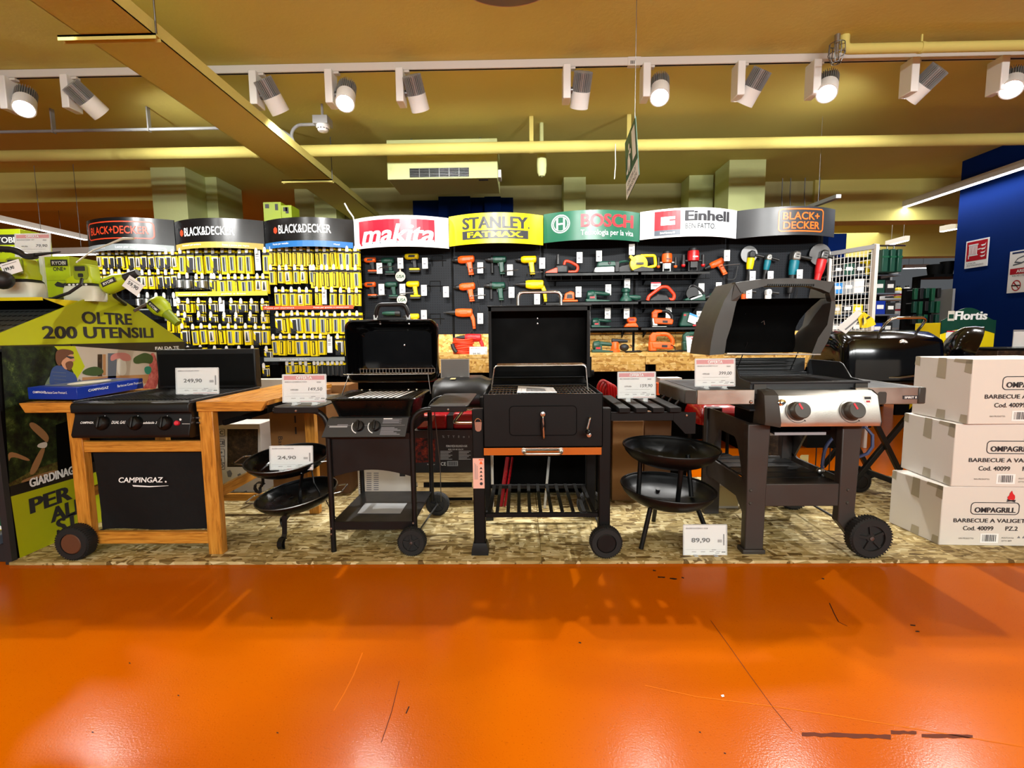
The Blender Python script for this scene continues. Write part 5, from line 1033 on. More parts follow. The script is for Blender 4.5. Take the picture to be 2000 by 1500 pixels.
# ================================================================ price signs in clear stands
def price_sign(px0, py0, px1, py1, Y, label, price, words, offer=False, old=None, zrest=None, back=False, fmt=(1.0,), tilt=.08):
    """card seen between px0..px1, py0 (top)..py1 (bottom of card) standing at depth Y"""
    a = W(px0, py1, Y); c = W(px1, py1, Y); T = W((px0 + px1) / 2, py0, Y); w = (c - a).length; h = T.z - (a.z + c.z) / 2; z0 = (a.z + c.z) / 2
    rest = z0 - .012 if zrest is None else zrest
    xm = (a.x + c.x) / 2; t = thing('price_sign', label, 'price sign', (xm, Y, rest), 'price signs in clear stands')
    rz = math.atan2(0, 1); uz = V(0, math.sin(tilt), math.cos(tilt)); q = lambda u, v, k=0.0: V(xm + u * w / 2, Y, z0) + uz * (v * h) + V(0, -k, 0)
    b = MB('paper' if not back else 'slate'); b.prism([q(-.95, .03), q(.95, .03), q(.95, .97), q(-.95, .97)], (0, .0015, 0)); b.build('card', t, smooth=0)
    b = MB('ink')
    if not back:
        r = lambda u0, u1, v0, v1, m: b.poly([q(u0, v0, .001), q(u1, v0, .001), q(u1, v1, .001), q(u0, v1, .001)], m)
        if offer: r(-.92, .92, .8, .95, 'offer_red'); b.text('OFFERTA', q(0, .825, .0015), h * .1, 'paper', uz=uz, w=w * .36, bold=.03)
        top = .71 if offer else .86
        b.text(words, q(-.88, top, .001), h * .04, 'ink', uz=uz, w=w * .5, align='L', bold=.01, shear=.2)
        if offer:
            b.text(old, q(-.45, .42, .001), h * .06, 'ink', uz=uz, w=w * .16); r(-.64, -.26, .44, .452, 'ink'); b.text(price, q(.5, .42, .001), h * .11, 'ink', uz=uz, bold=.012, shear=.12, w=w * .32); r(-.6, .7, .33, .337, 'ink')
        else: b.text(price, q(-.2, .45, .001), h * .13, 'ink', uz=uz, bold=.025, w=w * .42)
        if not offer: r(.82, .88, .35, .7, 'ink')
        for k in range(9): r(.56 + k * .022, .567 + k * .022 + .006 * (k % 3), .44 if not offer else .69, .53 if not offer else .74, 'ink')
        for u, v in ((-.6, .14), (-.2, .14), (.2, .15), (.5, .15), (.3, .2), (.45, .1)): r(u, u + .2, v, v + .018, 'ink_soft')
        r(-.9, .9, .22, .225, 'ink_soft'); r(.75, .92, .12, .16, 'ink'); r(-.2, .92, .035, .05, 'offer_red')
        b.build('printing', t, smooth=0)
    b = MB('clear'); b.prism([q(-1, 0, .003), q(1, 0, .003), q(1, 1, .003), q(-1, 1, .003)], (0, .0015, 0)); b.build('sleeve_front', t, smooth=0)
    b = MB('acrylic'); oo = rrect(-1.0, 1.0, 0.0, 1.0, .04, 3); ii = rrect(-.955, .955, .025, .975, .03, 3); n = len(oo)
    for k in range(n): j = (k + 1) % n; b.prism([q(*oo[k], .002), q(*oo[j], .002), q(*ii[j], .002), q(*ii[k], .002)], (0, .005, 0))
    b.build('sleeve_frame', t, smooth=0)
    for u in (-.45, .45):
        b = MB('acrylic'); g = q(u, 0); b.box(g.x - .012, g.x + .012, Y - .006, Y + .006, rest, z0 + .004); b.box(g.x - .01, g.x + .01, Y - .02, Y + .05, rest, rest + .003); b.build('clip', t)
    return t
TZ_W = zt
price_sign(344, 718, 428, 770, 2.62, 'white price sign reading 249,90 on the wooden gas grill', '249,90', 'BARBECUE A GAS ADELAIDE 3 WOODY', zrest=zt + .011)

# ================================================================ black two-burner gas grill
Y1 = 2.44; wf = lambda px, py, Y=Y1: W(px, py, Y)
t = thing('two_burner_grill', 'black gas grill with open glossy lid, two knobs and folding side shelves', 'barbecue', (wf(727, 1000).x, 2.7, OSBZ))
RX = {}; Yb = 2.93
zsh = wf(600, 797).z
xL = wf(646, 950).x; xR = wf(808, 950).x
for s_, xx in ((-1, xL), (1, xR)):
    for yy in (Y1, Yb):
        zb = OSBZ + (0 if s_ < 0 else .1)
        b = MB('black_satin'); xo = wf(534, 797).x if s_ < 0 else wf(905, 797).x
        b.tube(fillet([V(xx, yy, zb), V(xx, yy, zsh - .012), V(xo, yy, zsh - .012)], .1, 7), .014, 12); b.build('leg', t)
    xo = wf(534, 797).x if s_ < 0 else wf(915, 797).x; xi = wf(628, 797).x if s_ < 0 else wf(838, 797).x
    o = rrect(min(xo, xi), max(xo, xi), 0, 1, .0001, 1)
    b = MB('charcoal_grey'); pl = rrect(min(xo, xi), max(xo, xi), Y1 - .02, Yb + .02, .035, 5); b.prism([V(x, y, zsh + .002) for x, y in pl], (0, 0, .006)); b.prism([V(x, y, zsh - .022) for x, y in ((min(xo, xi) + .01, Y1 - .018), (max(xo, xi) - .01, Y1 - .018), (max(xo, xi) - .01, Y1 - .015), (min(xo, xi) + .01, Y1 - .015))], (0, 0, .024), 'black_satin'); sh = b.build('side_shelf', t, bevel=.0015, seg=1)
    screw(sh, V((xo + xi) / 2, Y1 - .018, zsh - .01), .007)
for px, py in ((647, 1032), (647, 1043), (807, 1022)): screw(t, wf(px, py, Y1 - .013), .006)
# control panel
z1 = wf(720, 815).z; z0 = wf(720, 848).z; x0t, x1t, x0b, x1b = wf(645, 815).x, wf(800, 815).x, wf(638, 848).x, wf(797, 848).x
yt, yb2 = Y1 - .02, Y1 - .065
b = MB('charcoal_grey'); b.loft([[V(x0t, yt, z1), V(x0b, yb2, z0), V(x0b, yb2 + .006, z0 - .004), V(x0t, yt + .05, z1)], [V(x1t, yt, z1), V(x1b, yb2, z0), V(x1b, yb2 + .006, z0 - .004), V(x1t, yt + .05, z1)]]); b.build('control_panel', t)
up = V(0, yt - yb2, z1 - z0).normalized(); nr = XR.cross(up)
def onp(u, v): return V(x0b + (x1b - x0b) * u + (x0t - x0b) * v * (1 - u) + (x1t - x1b) * v * u, yb2 + (yt - yb2) * v, z0 + (z1 - z0) * v)
for u in (.41, .61):
    p = onp(u, .55); b = MB('black_satin'); b.lathe([(.028, 0), (.028, .008), (.024, .018), (0, .02)], p, 24, axis=nr); k = b.build('knob', t)
    b = MB('black_satin'); b.bar(p + nr * .022 + up * .026, p + nr * .022 - up * .022, .011, .018, up=nr); b.build('grip_ridge', k, bevel=.003)
    b = MB('white_ink'); 
    for i in range(8):
        a0 = math.radians(150 + 13 * i); a1_ = math.radians(150 + 13 * (i + 1)); f = lambda aa, r: p + XR * (r * math.cos(aa)) + up * (r * math.sin(aa)) + nr * .001; b.poly([f(a0, .034), f(a1_, .034), f(a1_, .038), f(a0, .038)])
    b.build('dial_marks', t, smooth=0)
b = MB('ink_soft'); pr = lambda u0, u1, v0, v1, m='ink_soft': b.poly([onp(u0, v0) + nr * .001, onp(u1, v0) + nr * .001, onp(u1, v1) + nr * .001, onp(u0, v1) + nr * .001], m)
pr(.05, .27, .5, .58, 'grey_plastic'); pr(.14, .27, .62, .66); pr(.03, .97, .595, .605, 'grey_plastic')
for i in range(5): pr(.69, .92 - .03 * (i % 2), .7 + i * .05, .725 + i * .05)
for i in range(6): pr(.69, .93 - .04 * (i % 3), .1 + i * .07, .14 + i * .07)
pr(.69, .8, .93, .97, 'white_ink'); b.build('panel_printing', t, smooth=0)
# fire bowl with a flared rim
zr = wf(720, 780).z; ra, rb = wf(629, 780, 2.42).x, wf(806, 780, 2.42).x; yr0, yr1 = 2.42, 2.86
def rr3(x0, x1, y0, y1, r, z, n=5): return [V(x, y, z) for x, y in rrect(x0, x1, y0, y1, r, n)]
cxm = (ra + rb) / 2; xo1 = W(842, 757, yr1).x; xo0 = ra
b = MB('black_enamel'); hw = (xo1 - ra) / 2; xm = (xo1 + ra) / 2
b.loft([rr3(ra + .05, xo1 - .05, yr0 + .07, yr1 - .05, .05, zr - .13), rr3(ra + .035, xo1 - .035, yr0 + .04, yr1 - .03, .05, zr - .06), rr3(ra + .02, xo1 - .02, yr0 + .02, yr1 - .02, .05, zr - .008), rr3(ra, xo1, yr0, yr1, .05, zr), rr3(ra + .003, xo1 - .003, yr0 + .003, yr1 - .003, .05, zr + .005), rr3(ra + .03, xo1 - .03, yr0 + .025, yr1 - .025, .045, zr - .004), rr3(ra + .045, xo1 - .045, yr0 + .045, yr1 - .045, .045, zr - .05)]); b.build('fire_bowl', t)
gr = grate(t, ra + .04, xo1 - .04, yr0 + .04, yr1 - .06, zr - .002, 26, 3, .0035)
b = MB('steel')
for u in (.16, .26, .74, .84): x = ra + (xo1 - ra) * u; b.ell((x, yr1 - .05, zr + .006), .008, .008, .008, n=10, k=5)
b.build('grate_studs', t)
b = MB('paper')
for k in range(9): x = xm - .1 + .03 * k; b.prism([V(x - .022, yr0 + .05, zr + .0035), V(x - .006, yr0 + .05, zr + .0035), V(x + .018, yr1 - .1, zr + .0035), V(x + .004, yr1 - .1, zr + .0035)], (0, 0, .0008))
o = b.build('striped_leaflet', origin=(xm, yr0 + .2, zr + .0035)); tag(o, 'white striped leaflet lying on the grate of the two-burner grill', 'leaflet'); o['kind'] = 'thing'
b = MB('black_satin'); b.box(xm - .12, xm + .12, Y1 + .03, Y1 + .3, z0 - .0, zr - .125); b.build('burner_box', t)
b = MB('black_satin')
for s_ in (-1, 1): b.box(xm + s_ * .17 - .006, xm + s_ * .17 + .006, Y1 - .005, Yb, zr - .2, zr - .12)
for yy in (Y1, Yb): b.box(xL, xR, yy - .006, yy + .006, zr - .2, zr - .175)
b.build('bowl_support', t)
# lid tipped fully open: a deep rounded shell seen from inside
ly = 2.83; la, lc = W(673, 640, ly), W(853, 640, ly); ztop = W(763, 625, ly).z; zbot = W(763, 746, ly).z
def lidring(y, sh, r): return [V(x, y, z) for x, z in rrect(la.x + sh, lc.x - sh, zbot + sh, ztop - sh, r, 6)]
b = MB('black_gloss'); b.loft([lidring(ly, .008, .045), lidring(ly - .004, 0, .05), lidring(ly + .006, -.003, .05), lidring(ly + .06, .0, .05), lidring(ly + .14, .02, .05), lidring(ly + .165, .06, .04), lidring(ly + .158, .062, .04), lidring(ly + .13, .03, .05), lidring(ly + .055, .012, .05), lidring(ly, .008, .045)], cap=False)
b.poly([v for v in lidring(ly + .165, .06, .04)]); b.poly([v for v in lidring(ly + .158, .062, .04)]); lid = b.build('lid', t, smooth=50)
ha = W(737, 620, ly + .05); hc = W(800, 620, ly + .05)
b = MB('black_satin'); b.tube(fillet([V(ha.x, ly + .03, ztop - .002), V(ha.x + .004, ly + .02, ztop + .05), V(ha.x + .02, ly + .015, ztop + .088), V(hc.x - .02, ly + .015, ztop + .088), V(hc.x - .004, ly + .02, ztop + .05), V(hc.x, ly + .03, ztop - .002)], .03), .0125, 10); b.box(ha.x + .01, hc.x - .01, ly + .01, ly + .03, ztop - .0, ztop + .014); h = b.build('handle', lid)
b = MB('steel')
for x in (ha.x, hc.x): b.box(x - .012, x + .012, ly + .015, ly + .02, ztop + .004, ztop + .03)
b.build('handle_brackets', lid)
for px, py in ((740, 632), (797, 632), (780, 675)): p = W(px, py, ly + .02); screw(lid, V(p.x, ly + (.15 if py > 650 else .05), p.z), .007)
# warming rack
wy = 2.66; zw = W(760, 731, wy).z; wa, wc = W(678, 731, wy).x, W(836, 731, wy).x
b = MB('steel'); b.tube([V(W(668, 765, wy - .0).x, wy, zr + .0), V(wa + .01, wy, zw), V(wc, wy, zw), V(wc + .012, wy, zr)], .003, 8)
b.cyl((wa - .02, wy, zw), (wc + .02, wy, zw), .003, n=8)
b.cyl((wa + .04, wy + .1, zw + .0), (wc + .02, wy + .1, zw + .0), .002, n=6); b.cyl((wa + .04, wy + .1, zw + .024), (wc + .02, wy + .1, zw + .024), .002, n=6)
for k in range(24): x = wa + .04 + (wc - wa - .02) * k / 23; b.cyl((x, wy, zw), (x, wy + .1, zw), .0015, n=5); b.cyl((x, wy + .1, zw), (x, wy + .1, zw + .024), .0015, n=5)
b.build('warming_rack', t)
# lower front panel with an arched edge, and bottom shelf
zp1 = wf(720, 856).z; zp0 = wf(650, 932).z; zm = wf(720, 918).z
b = MB('black_satin'); n = 14; ar = [V(xL + .01 + (xR - xL - .02) * i / n, Y1 + .006, zp0 + (zm - zp0) * math.sin(math.pi * i / n)) for i in range(n + 1)]
b.prism(ar + [V(xR - .01, Y1 + .006, zp1), V(xL + .01, Y1 + .006, zp1)], (0, .004, 0)); b.build('front_panel', t)
zs = wf(720, 1018).z
b = MB('black_satin'); b.box(xL, xR, Y1 - .004, Yb, zs - .006, zs); b.box(xL, xR, Y1 - .006, Y1 - .002, wf(720, 1034).z, zs); b.box(xL, xR, Yb - .004, Yb, zs - .04, zs); b.build('bottom_shelf', t, bevel=.0015, seg=1)
p = [Zp(698, 1003, zs + .002), Zp(782, 1003, zs + .002), Zp(795, 983, zs + .002), Zp(713, 983, zs + .002)]; b = MB('grey_plastic'); b.prism(p, (0, 0, .001)); tag(b.build('instruction_sheet', origin=p[0]), 'grey printed sheet on the bottom shelf of the two-burner grill', 'leaflet')
wheel('wheel', t, (wf(806, 1057, 2.41).x, Y1 - .04, OSBZ + .072), .072, .05); wheel('wheel', t, (xR + .03, Yb + .03, OSBZ + .072), .072, .05)
b = MB('dull_steel'); b.cyl((wf(806, 1057, 2.41).x, Y1 - .03, OSBZ + .072), (xR + .03, Yb + .02, OSBZ + .072), .005, n=8); b.cyl((xR, Y1, OSBZ + .072), (xR, Y1, OSBZ + .12), .014, n=10); b.build('axle', t)
b = MB('dull_steel'); b.tube([V(xR + .03, Yb - .03, zsh - .03), V(xR + .06, Yb - .02, .35), V(xR + .06, Yb - .02, OSBZ + .1)], .003, 6); b.build('shelf_stay', t)
ZB_SH = zsh + .008
price_sign(552, 731, 638, 786, 2.5, 'red-headed price sign reading 149,50 on the left shelf of the two-burner grill', '149,50', 'BARBECUE A GAS BARBECUE 2 FUOCHI', True, '199,00', zrest=ZB_SH)

# ================================================================ stacked fire bowls
def fire_bowl(c, r, dep, tiltx, tilty, label, handles, m='black_enamel', name='fire_bowl', legs=None, lm='black_satin', strap=False):
    t = thing(name, label, 'fire bowl', (c[0], c[1], legs['base'] if legs else c[2] - dep))
    M3 = Matrix.Rotation(tilty, 3, 'Y') @ Matrix.Rotation(tiltx, 3, 'X'); cc = Vector(c); wr = lambda v: cc + M3 @ v
    prof = [(0, -dep)] + [(r * math.sin(math.radians(a)) ** .9, -dep * math.cos(math.radians(a)) ** 1.0) for a in (15, 30, 45, 60, 75, 86)] + [(r, 0), (r + .006, .002), (r + .006, -.003), (r - .001, -.006)] + [((r - .003) * math.sin(math.radians(a)) ** .9, -(dep + .003) * math.cos(math.radians(a)) - .001) for a in (80, 60, 45, 30, 15)] + [(0, -dep - .003)]
    b = MB(m); b.lathe(prof, (0, 0, 0), 56); b.build('bowl', t, warp=wr, smooth=60)
    b = MB('dull_steel' if handles else m); b.tube([V((r + .004) * math.cos(u), (r + .004) * math.sin(u), .002) for u in (2 * math.pi * i / 56 for i in range(56))], .0035, 6, closed=True); b.build('rim', t, warp=wr)
    if handles:
        for s_ in (-1, 1):
            b = MB('steel'); b.tube(fillet([V(s_ * r, -.06, -.01), V(s_ * (r + .06), -.055, -.005), V(s_ * (r + .06), .055, -.005), V(s_ * r, .06, -.01)], .02), .004, 8); b.build('handle', t, warp=wr)
    if legs:
        for a, foot, scroll in legs['pts']:
            top = wr(V(r * .62 * math.cos(a), r * .62 * math.sin(a), -dep * .72)); foot = Vector(foot)
            b = MB(lm)
            if strap:
                d = (V(foot.x - cc.x, foot.y - cc.y, 0)).normalized(); pts = [top, top.lerp(foot, .6) - d * .01, foot + ZUP * .035]
                pts += [foot + d * (.028 * math.sin(u) + .0) + ZUP * (.03 - .03 * math.cos(u) + .002) for u in (0.0, .7, 1.4, 2.1, 2.8, 3.5, 4.1)] if scroll else [foot]
                for p_, q_ in zip(pts[:-1], pts[1:]): b.bar(p_, q_ + (q_ - p_).normalized() * .002, .026, .005, up=d)
            else: b.cyl(top + (top - foot).normalized() * .01, foot, .0125, n=14)
            b.build('leg', t)
    return t
# left pair, with wire handles and scrolled strap feet
cU = W(561, 893, 2.6); cL = W(580, 962, 2.62)
fb = lambda c, dx, dy, z: V(c.x + dx, c.y + dy, z)
fire_bowl(cL, .212, .085, .10, -.12, 'lower of the two tilted black fire bowls with wire handles and scrolled feet', True, legs=dict(base=OSBZ, pts=[(-1.75, V(W(552, 1072, 2.46).x, 2.46, OSBZ + .004), True), (.6, fb(cL, .2, .12, OSBZ + .004), True), (2.3, V(W(545, 1030, 2.7).x - .0, 2.76, OSBZ + .004), True)]), strap=True)
zl = cL.z - .07
fire_bowl(cU, .212, .085, .13, -.03, 'upper of the two tilted black fire bowls, holding the 24,90 price sign', True, legs=dict(base=zl, pts=[(3.5, V(cL.x - .19, cL.y - .03, cL.z + .008), True), (-.6, V(cL.x + .03, cL.y - .03, zl + .005), False), (1.0, V(cL.x + .1, cL.y + .06, zl + .016), False)]), strap=True)
price_sign(527, 871, 612, 918, 2.49, 'white price sign reading 24,90 leaning in the upper left fire bowl', '24,90', 'BRACIERE CON MANIGLIE DIAM. 43CM', zrest=cU.z - .055)
# right pair, plain with round legs
cU2 = W(1310, 872, 2.58); cL2 = W(1304, 950, 2.58)
fire_bowl(cL2, .245, .105, .03, .05, 'lower plain black fire bowl on round legs, beside the 89,90 price sign', False, 'black_satin', legs=dict(base=OSBZ, pts=[(-2.4, V(W(1252, 1073, 2.46).x, 2.46, OSBZ), False), (-.4, V(W(1388, 1060, 2.52).x, 2.5, OSBZ), False), (1.6, V(cL2.x, 2.84, OSBZ), False)]))
fire_bowl(cU2, .247, .105, .02, .03, 'upper plain black fire bowl standing in another, right of the crank grill', False, 'black_satin', legs=dict(base=cL2.z - .1, pts=[(-1.5, V(cL2.x + .02, cL2.y - .1, cL2.z - .085), False), (2.9, V(cL2.x - .15, cL2.y + .03, cL2.z - .068), False), (.6, V(cL2.x + .15, cL2.y + .06, cL2.z - .076), False)]))
price_sign(1334, 1026, 1420, 1087, 2.385, 'white price sign reading 89,90 standing on the chipboard floor', '89,90', 'BRACIERE DA ESTERNO D. 50CM', zrest=OSBZ)

# ================================================================ charcoal grill with crank
Y2 = 2.40; wf = lambda px, py, Y=Y2: W(px, py, Y); Yb = 2.92
t = thing('crank_grill', 'dark brown-black charcoal grill with front door, crank and open box lid', 'barbecue', (wf(1060, 1000).x, 2.66, OSBZ))
xa0, xa1 = wf(923, 900).x, wf(946, 900).x; xb0, xb1 = wf(1170, 900).x, wf(1193, 900).x; zl = wf(1060, 798).z
for x0, x1, zb in ((xa0, xa1, OSBZ), (xb0, xb1, OSBZ + .06)):
    for yy in (Y2, Yb - .05): b = MB('graphite'); b.box(x0, x1, yy, yy + .05, zb, zl); b.build('leg', t, bevel=.006)
for yy in (Y2, Yb - .05):
    b = MB('black_satin'); b.loft([[V(x, y, z) for x, y in ((xa0 - e, yy - e), (xa1 + e, yy - e), (xa1 + e, yy + .05 + e), (xa0 - e, yy + .05 + e))] for e, z in ((.014, OSBZ), (.012, OSBZ + .03), (.004, OSBZ + .06))]); b.build('foot', t)
zt2 = wf(1060, 768).z; zb2 = wf(1060, 871).z; fa, fc = wf(944, 800, 2.385).x, wf(1177, 800, 2.385).x; yf = 2.375
b = MB('graphite'); wt = .006
b.box(fa, fc, yf, yf + wt, zb2, zt2); b.box(fa, fa + wt, yf, Yb, zb2, zt2); b.box(fc - wt, fc, yf, Yb, zb2, zt2); b.box(fa, fc, Yb - wt, Yb, zb2, zt2); b.box(fa, fc, yf, Yb, zb2, zb2 + wt); b.build('fire_box', t, bevel=.002, seg=1)
b = MB('graphite'); dr = [V(x, yf - .003, z) for x, z in rrect(wf(995, 800, yf).x, wf(1126, 800, yf).x, wf(1060, 850, yf).z, wf(1060, 793, yf).z, .02, 5)]; b.prism(dr, (0, .003, 0)); door = b.build('door', t)
b = MB('black_matte'); b.tube(dr, .002, 6, closed=True); b.build('door_gap', door)
p = wf(1060, 808, yf - .01); q = wf(1062, 855, yf - .01)
b = MB('black_satin'); b.lathe([(.006, 0), (.011, -.02), (.013, -.05), (.009, -.08), (.006, -.1)], V(p.x, yf - .022, p.z - .01), 16); h = b.build('door_handle', door)
b = MB('steel'); b.lathe([(0, .024), (.012, .022), (.014, .012), (.012, 0), (0, 0)], V(p.x, yf - .003, p.z), 16, axis=(0, -1, 0)); b.tube(fillet([V(p.x, yf - .012, p.z), V(p.x, yf - .03, p.z - .01), V(q.x, yf - .03, q.z), V(q.x, yf - .004, q.z)], .01), .0045, 8); b.build('handle_rod', door)
p = wf(1152, 815, yf - .01); q = wf(1146, 838, yf - .01); b = MB('steel'); b.tube(fillet([V(p.x, yf, p.z), V(p.x, yf - .025, p.z), V(q.x, yf - .025, q.z), V(q.x, yf - .05, q.z)], .01), .005, 8); b.lathe([(.011, -.006), (.011, .01), (0, .012)], wf(1150, 849, yf - .04), 14, axis=(0, -1, 0)); cr = b.build('crank', t); b = MB('black_satin'); b.ell(V(q.x - .002, yf - .06, q.z - .004), .012, .02, .011); b.build('crank_knob', cr)
# chrome strip and handle
z0 = wf(1060, 886).z; z1 = wf(1060, 872).z; b = MB('chrome'); b.box(fa, fc - .006, yf - .003, yf + .02, z0, z1); st = b.build('chrome_strip', t)
ha, hc = wf(1023, 877).x, wf(1095, 877).x; zh = (z0 + z1) / 2 + .004
b = MB('brushed'); b.tube(fillet([V(ha, yf, zh), V(ha, yf - .045, zh - .006), V(hc, yf - .045, zh - .006), V(hc, yf, zh)], .025), .008, 10)
for x in (ha, hc): b.lathe([(.013, 0), (.013, .006), (0, .006)], V(x, yf - .003, zh), 14, axis=(0, -1, 0))
b.build('drawer_handle', st)
# grate, rack and lid
grate(t, fa + .02, fc - .02, yf + .02, Yb - .03, zt2 - .012, 30, 5, .002, 'steel')
p = [Zp(1010, 767, zt2 - .007), Zp(1088, 767, zt2 - .007), Zp(1080, 757, zt2 - .007), Zp(1012, 754, zt2 - .007)]; b = MB('paper'); b.prism(p, (0, 0, .001)); b.poly([q.lerp((p[0] + p[2]) / 2, .5) + ZUP * .0016 for q in p], 'grey_plastic'); tag(b.build('instruction_sheet', origin=p[0]), 'white sheet lying on the grate of the crank grill', 'leaflet')
ly = 2.86; la, lc = W(953, 600, ly).x, W(1153, 600, ly).x; z1 = W(1053, 599, ly).z; z0 = W(1053, 738, ly).z; lw = .01
b = MB('graphite'); b.box(la, la + lw, ly, ly + .17, z0, z1); b.box(lc - lw, lc, ly, ly + .17, z0, z1); b.box(la, lc, ly, ly + .17, z1 - lw, z1); b.box(la, lc, ly + .16, ly + .17, z0, z1); b.box(la - .004, lc + .004, ly - .012, ly + .18, z1, z1 + .008)
b.box(la, la + .02, ly - .004, ly, z0, z1); b.box(lc - .02, lc, ly - .004, ly, z0, z1); b.box(la, lc, ly - .004, ly, z1 - .025, z1); lid = b.build('lid', t, bevel=.002, seg=1)
b = MB('black_matte'); b.box(la + lw, lc - lw, ly + .155, ly + .159, z0, z1 - lw); b.build('lid_inside', lid)
for px, py in ((1050, 622), (1050, 632)): screw(lid, V(W(px, py, ly + .15).x, ly + .155, W(px, py, ly + .15).z), .006)
ha, hc = W(1012, 590, ly + .03).x, W(1096, 590, ly + .03).x; zh = W(1053, 571, ly + .03).z
b = MB('steel'); b.tube(fillet([V(ha, ly + .03, z1 + .006), V(ha, ly + .03, zh), V(hc, ly + .03, zh), V(hc, ly + .03, z1 + .006)], .04, 7), .009, 12); b.build('lid_handle', lid)
b = MB('black_matte'); b.box(lc, lc + .012, ly + .02, ly + .06, z0 + .0, z0 + .12); b.cyl((lc, ly + .05, z0 + .02), (lc + .03, ly + .05, z0 + .02), .02, n=12); b.build('lid_hinge', lid)
b = MB('graphite'); 
n = 10; b.loft([[V(x, ly + .17 - .14 * (1 - math.cos(math.pi / 2 * i / n)), z0 - (z0 - zt2) * math.sin(math.pi / 2 * i / n)) for i in range(n + 1)] for x in (la + .01, lc - .01)], cap=False, wrap=False); b.build('back_shield', t, smooth=60)
wy = 2.62; zw = W(1053, 714, wy).z; wa, wc = W(966, 714, wy).x, W(1144, 714, wy).x
b = MB('steel'); b.tube(fillet([V(wa - .02, wy, zt2 - .01), V(wa, wy, zw), V(wc, wy, zw), V(wc + .012, wy, zt2 - .01)], .02), .0035, 8)
for yy in (.04, .08, .12, .16): b.cyl((wa + .01, wy + yy, zw + .002), (wc, wy + yy, zw + .002), .002, n=6)
for k in range(20): x = wa + .01 + (wc - wa - .01) * k / 19; b.cyl((x, wy, zw), (x, wy + .17, zw), .002, n=5)
b.build('warming_rack', t)
# slatted side table on the right
zts = wf(1250, 800).z; tx0 = fc + .012; b = MB('graphite'); xe = W(1338, 815, Y2 + .02).x
b.box(xb1, xe, Y2 + .012, Y2 + .03, wf(1250, 823).z, wf(1250, 806).z); b.box(xb1, xe, Yb - .05, Yb - .03, wf(1250, 823).z, wf(1250, 806).z); b.build('table_rail', t, bevel=.002, seg=1)
for k, (pa_, pb_) in enumerate(((1209, 1231), (1242, 1265), (1275, 1298), (1308, 1331))):
    b = MB('graphite'); x0, x1 = W(pa_, 800, Y2 - .01).x, W(pb_, 800, Y2 - .01).x; b.box(x0, x1, Y2 - .012, Yb - .02, wf(1250, 806).z + .001, wf(1250, 796).z); b.build('slat', t, bevel=.003)
b = MB('graphite'); x0 = xe; zq = wf(1340, 848).z; b.prism([V(x0 - .06, Y2 + .01, wf(1340, 806).z), V(x0 + .05, Y2 + .01, wf(1340, 806).z), V(x0 + .05, Y2 + .01, zq), V(x0 - .0, Y2 + .01, zq), V(x0 - .06, Y2 + .01, wf(1340, 823).z)], (0, .004, 0)); br = b.build('table_bracket', t); screw(br, wf(1341, 811, Y2 + .008), .007)
SLAT_Z = wf(1250, 796).z
# bottom rack
zr0 = wf(1060, 1012).z; b = MB('graphite'); b.box(xa1, xb0, Y2 + .01, Y2 + .03, zr0, wf(1060, 1004).z); b.box(xa1, xb0, Yb - .04, Yb - .02, zr0, wf(1060, 1004).z)
for x in (xa1 + .01, xb0 - .03): b.box(x, x + .02, Y2 + .03, Yb - .04, zr0, wf(1060, 1004).z)
b.build('bottom_frame', t, bevel=.002, seg=1)
for k in range(9): b = MB('black_satin'); x = xa1 + .06 + (xb0 - xa1 - .13) * k / 8; b.box(x - .009, x + .009, Y2 + .02, Yb - .03, wf(1060, 1004).z + .0005, wf(1060, 1004).z + .005); b.build('bottom_slat', t)
wheel('wheel', t, (wf(1183, 1056, 2.37).x, Y2 - .03, OSBZ + .08), .08, .055, 'black_satin', 0); wheel('wheel', t, (wf(1183, 1056, 2.37).x, Yb + .0, OSBZ + .08), .08, .055, 'black_satin', 0)
b = MB('dull_steel'); x = wf(1183, 1056, 2.37).x; b.cyl((x, Y2 - .02, OSBZ + .08), (x, Yb, OSBZ + .08), .006, n=8); b.build('axle', t)
p = wf(934, 832, Y2 - .004); b = MB('steel'); b.prism([V(p.x + u, Y2 - .004, p.z + v) for u, v in ((-.018, .02), (.018, .02), (.015, -.02), (.006, -.028), (-.006, -.028), (-.015, -.02))], (0, .004, 0)); b.tube([V(p.x + .016 * math.cos(u), Y2 - .008, p.z + .02 + .018 * math.sin(u)) for u in (math.pi * i / 8 for i in range(9))], .003, 6); b.build('bottle_opener', t)
p0 = wf(886, 820, Y2 + .02); b = MB('steel'); b.tube(fillet([V(xa0, Y2 + .03, p.z + .012), V(p0.x, Y2 + .03, p.z + .012), V(p0.x, Yb - .05, p.z + .012), V(xa0, Yb - .05, p.z + .012)], .03), .009, 10); b.build('side_handle', t)
a = wf(923, 954, Y2 - .001); c = wf(945, 895, Y2 - .001); b = MB('label_pink'); b.box(xa0 + .001, xa1 - .001, Y2 - .0015, Y2 - .0002, a.z, c.z); lb = b.build('warning_label', t, smooth=0)
b = MB('ink'); L = c.z - a.z; xm = (xa0 + xa1) / 2; k = Y2 - .0025
b.poly([(xm + .004, k, c.z - .03), (xm + .022, k, c.z - .03), (xm + .013, k, c.z - .012)], 'tool_orange'); b.poly([(xm + .002, k, c.z - .01), (xm + .024, k, c.z - .01), (xm + .024, k, c.z - .005), (xm + .002, k, c.z - .005)], 'tool_orange')
for i, v in enumerate((.32, .44, .57, .68)): zz = c.z - L * v; b.poly([(xm + .005, k, zz - .006), (xm + .02, k, zz - .006), (xm + .013, k, zz + .006)])
b.poly([(xm + .0125 + .008 * math.cos(u), k, c.z - L * .84 + .008 * math.sin(u)) for u in (2 * math.pi * i / 14 for i in range(14))])
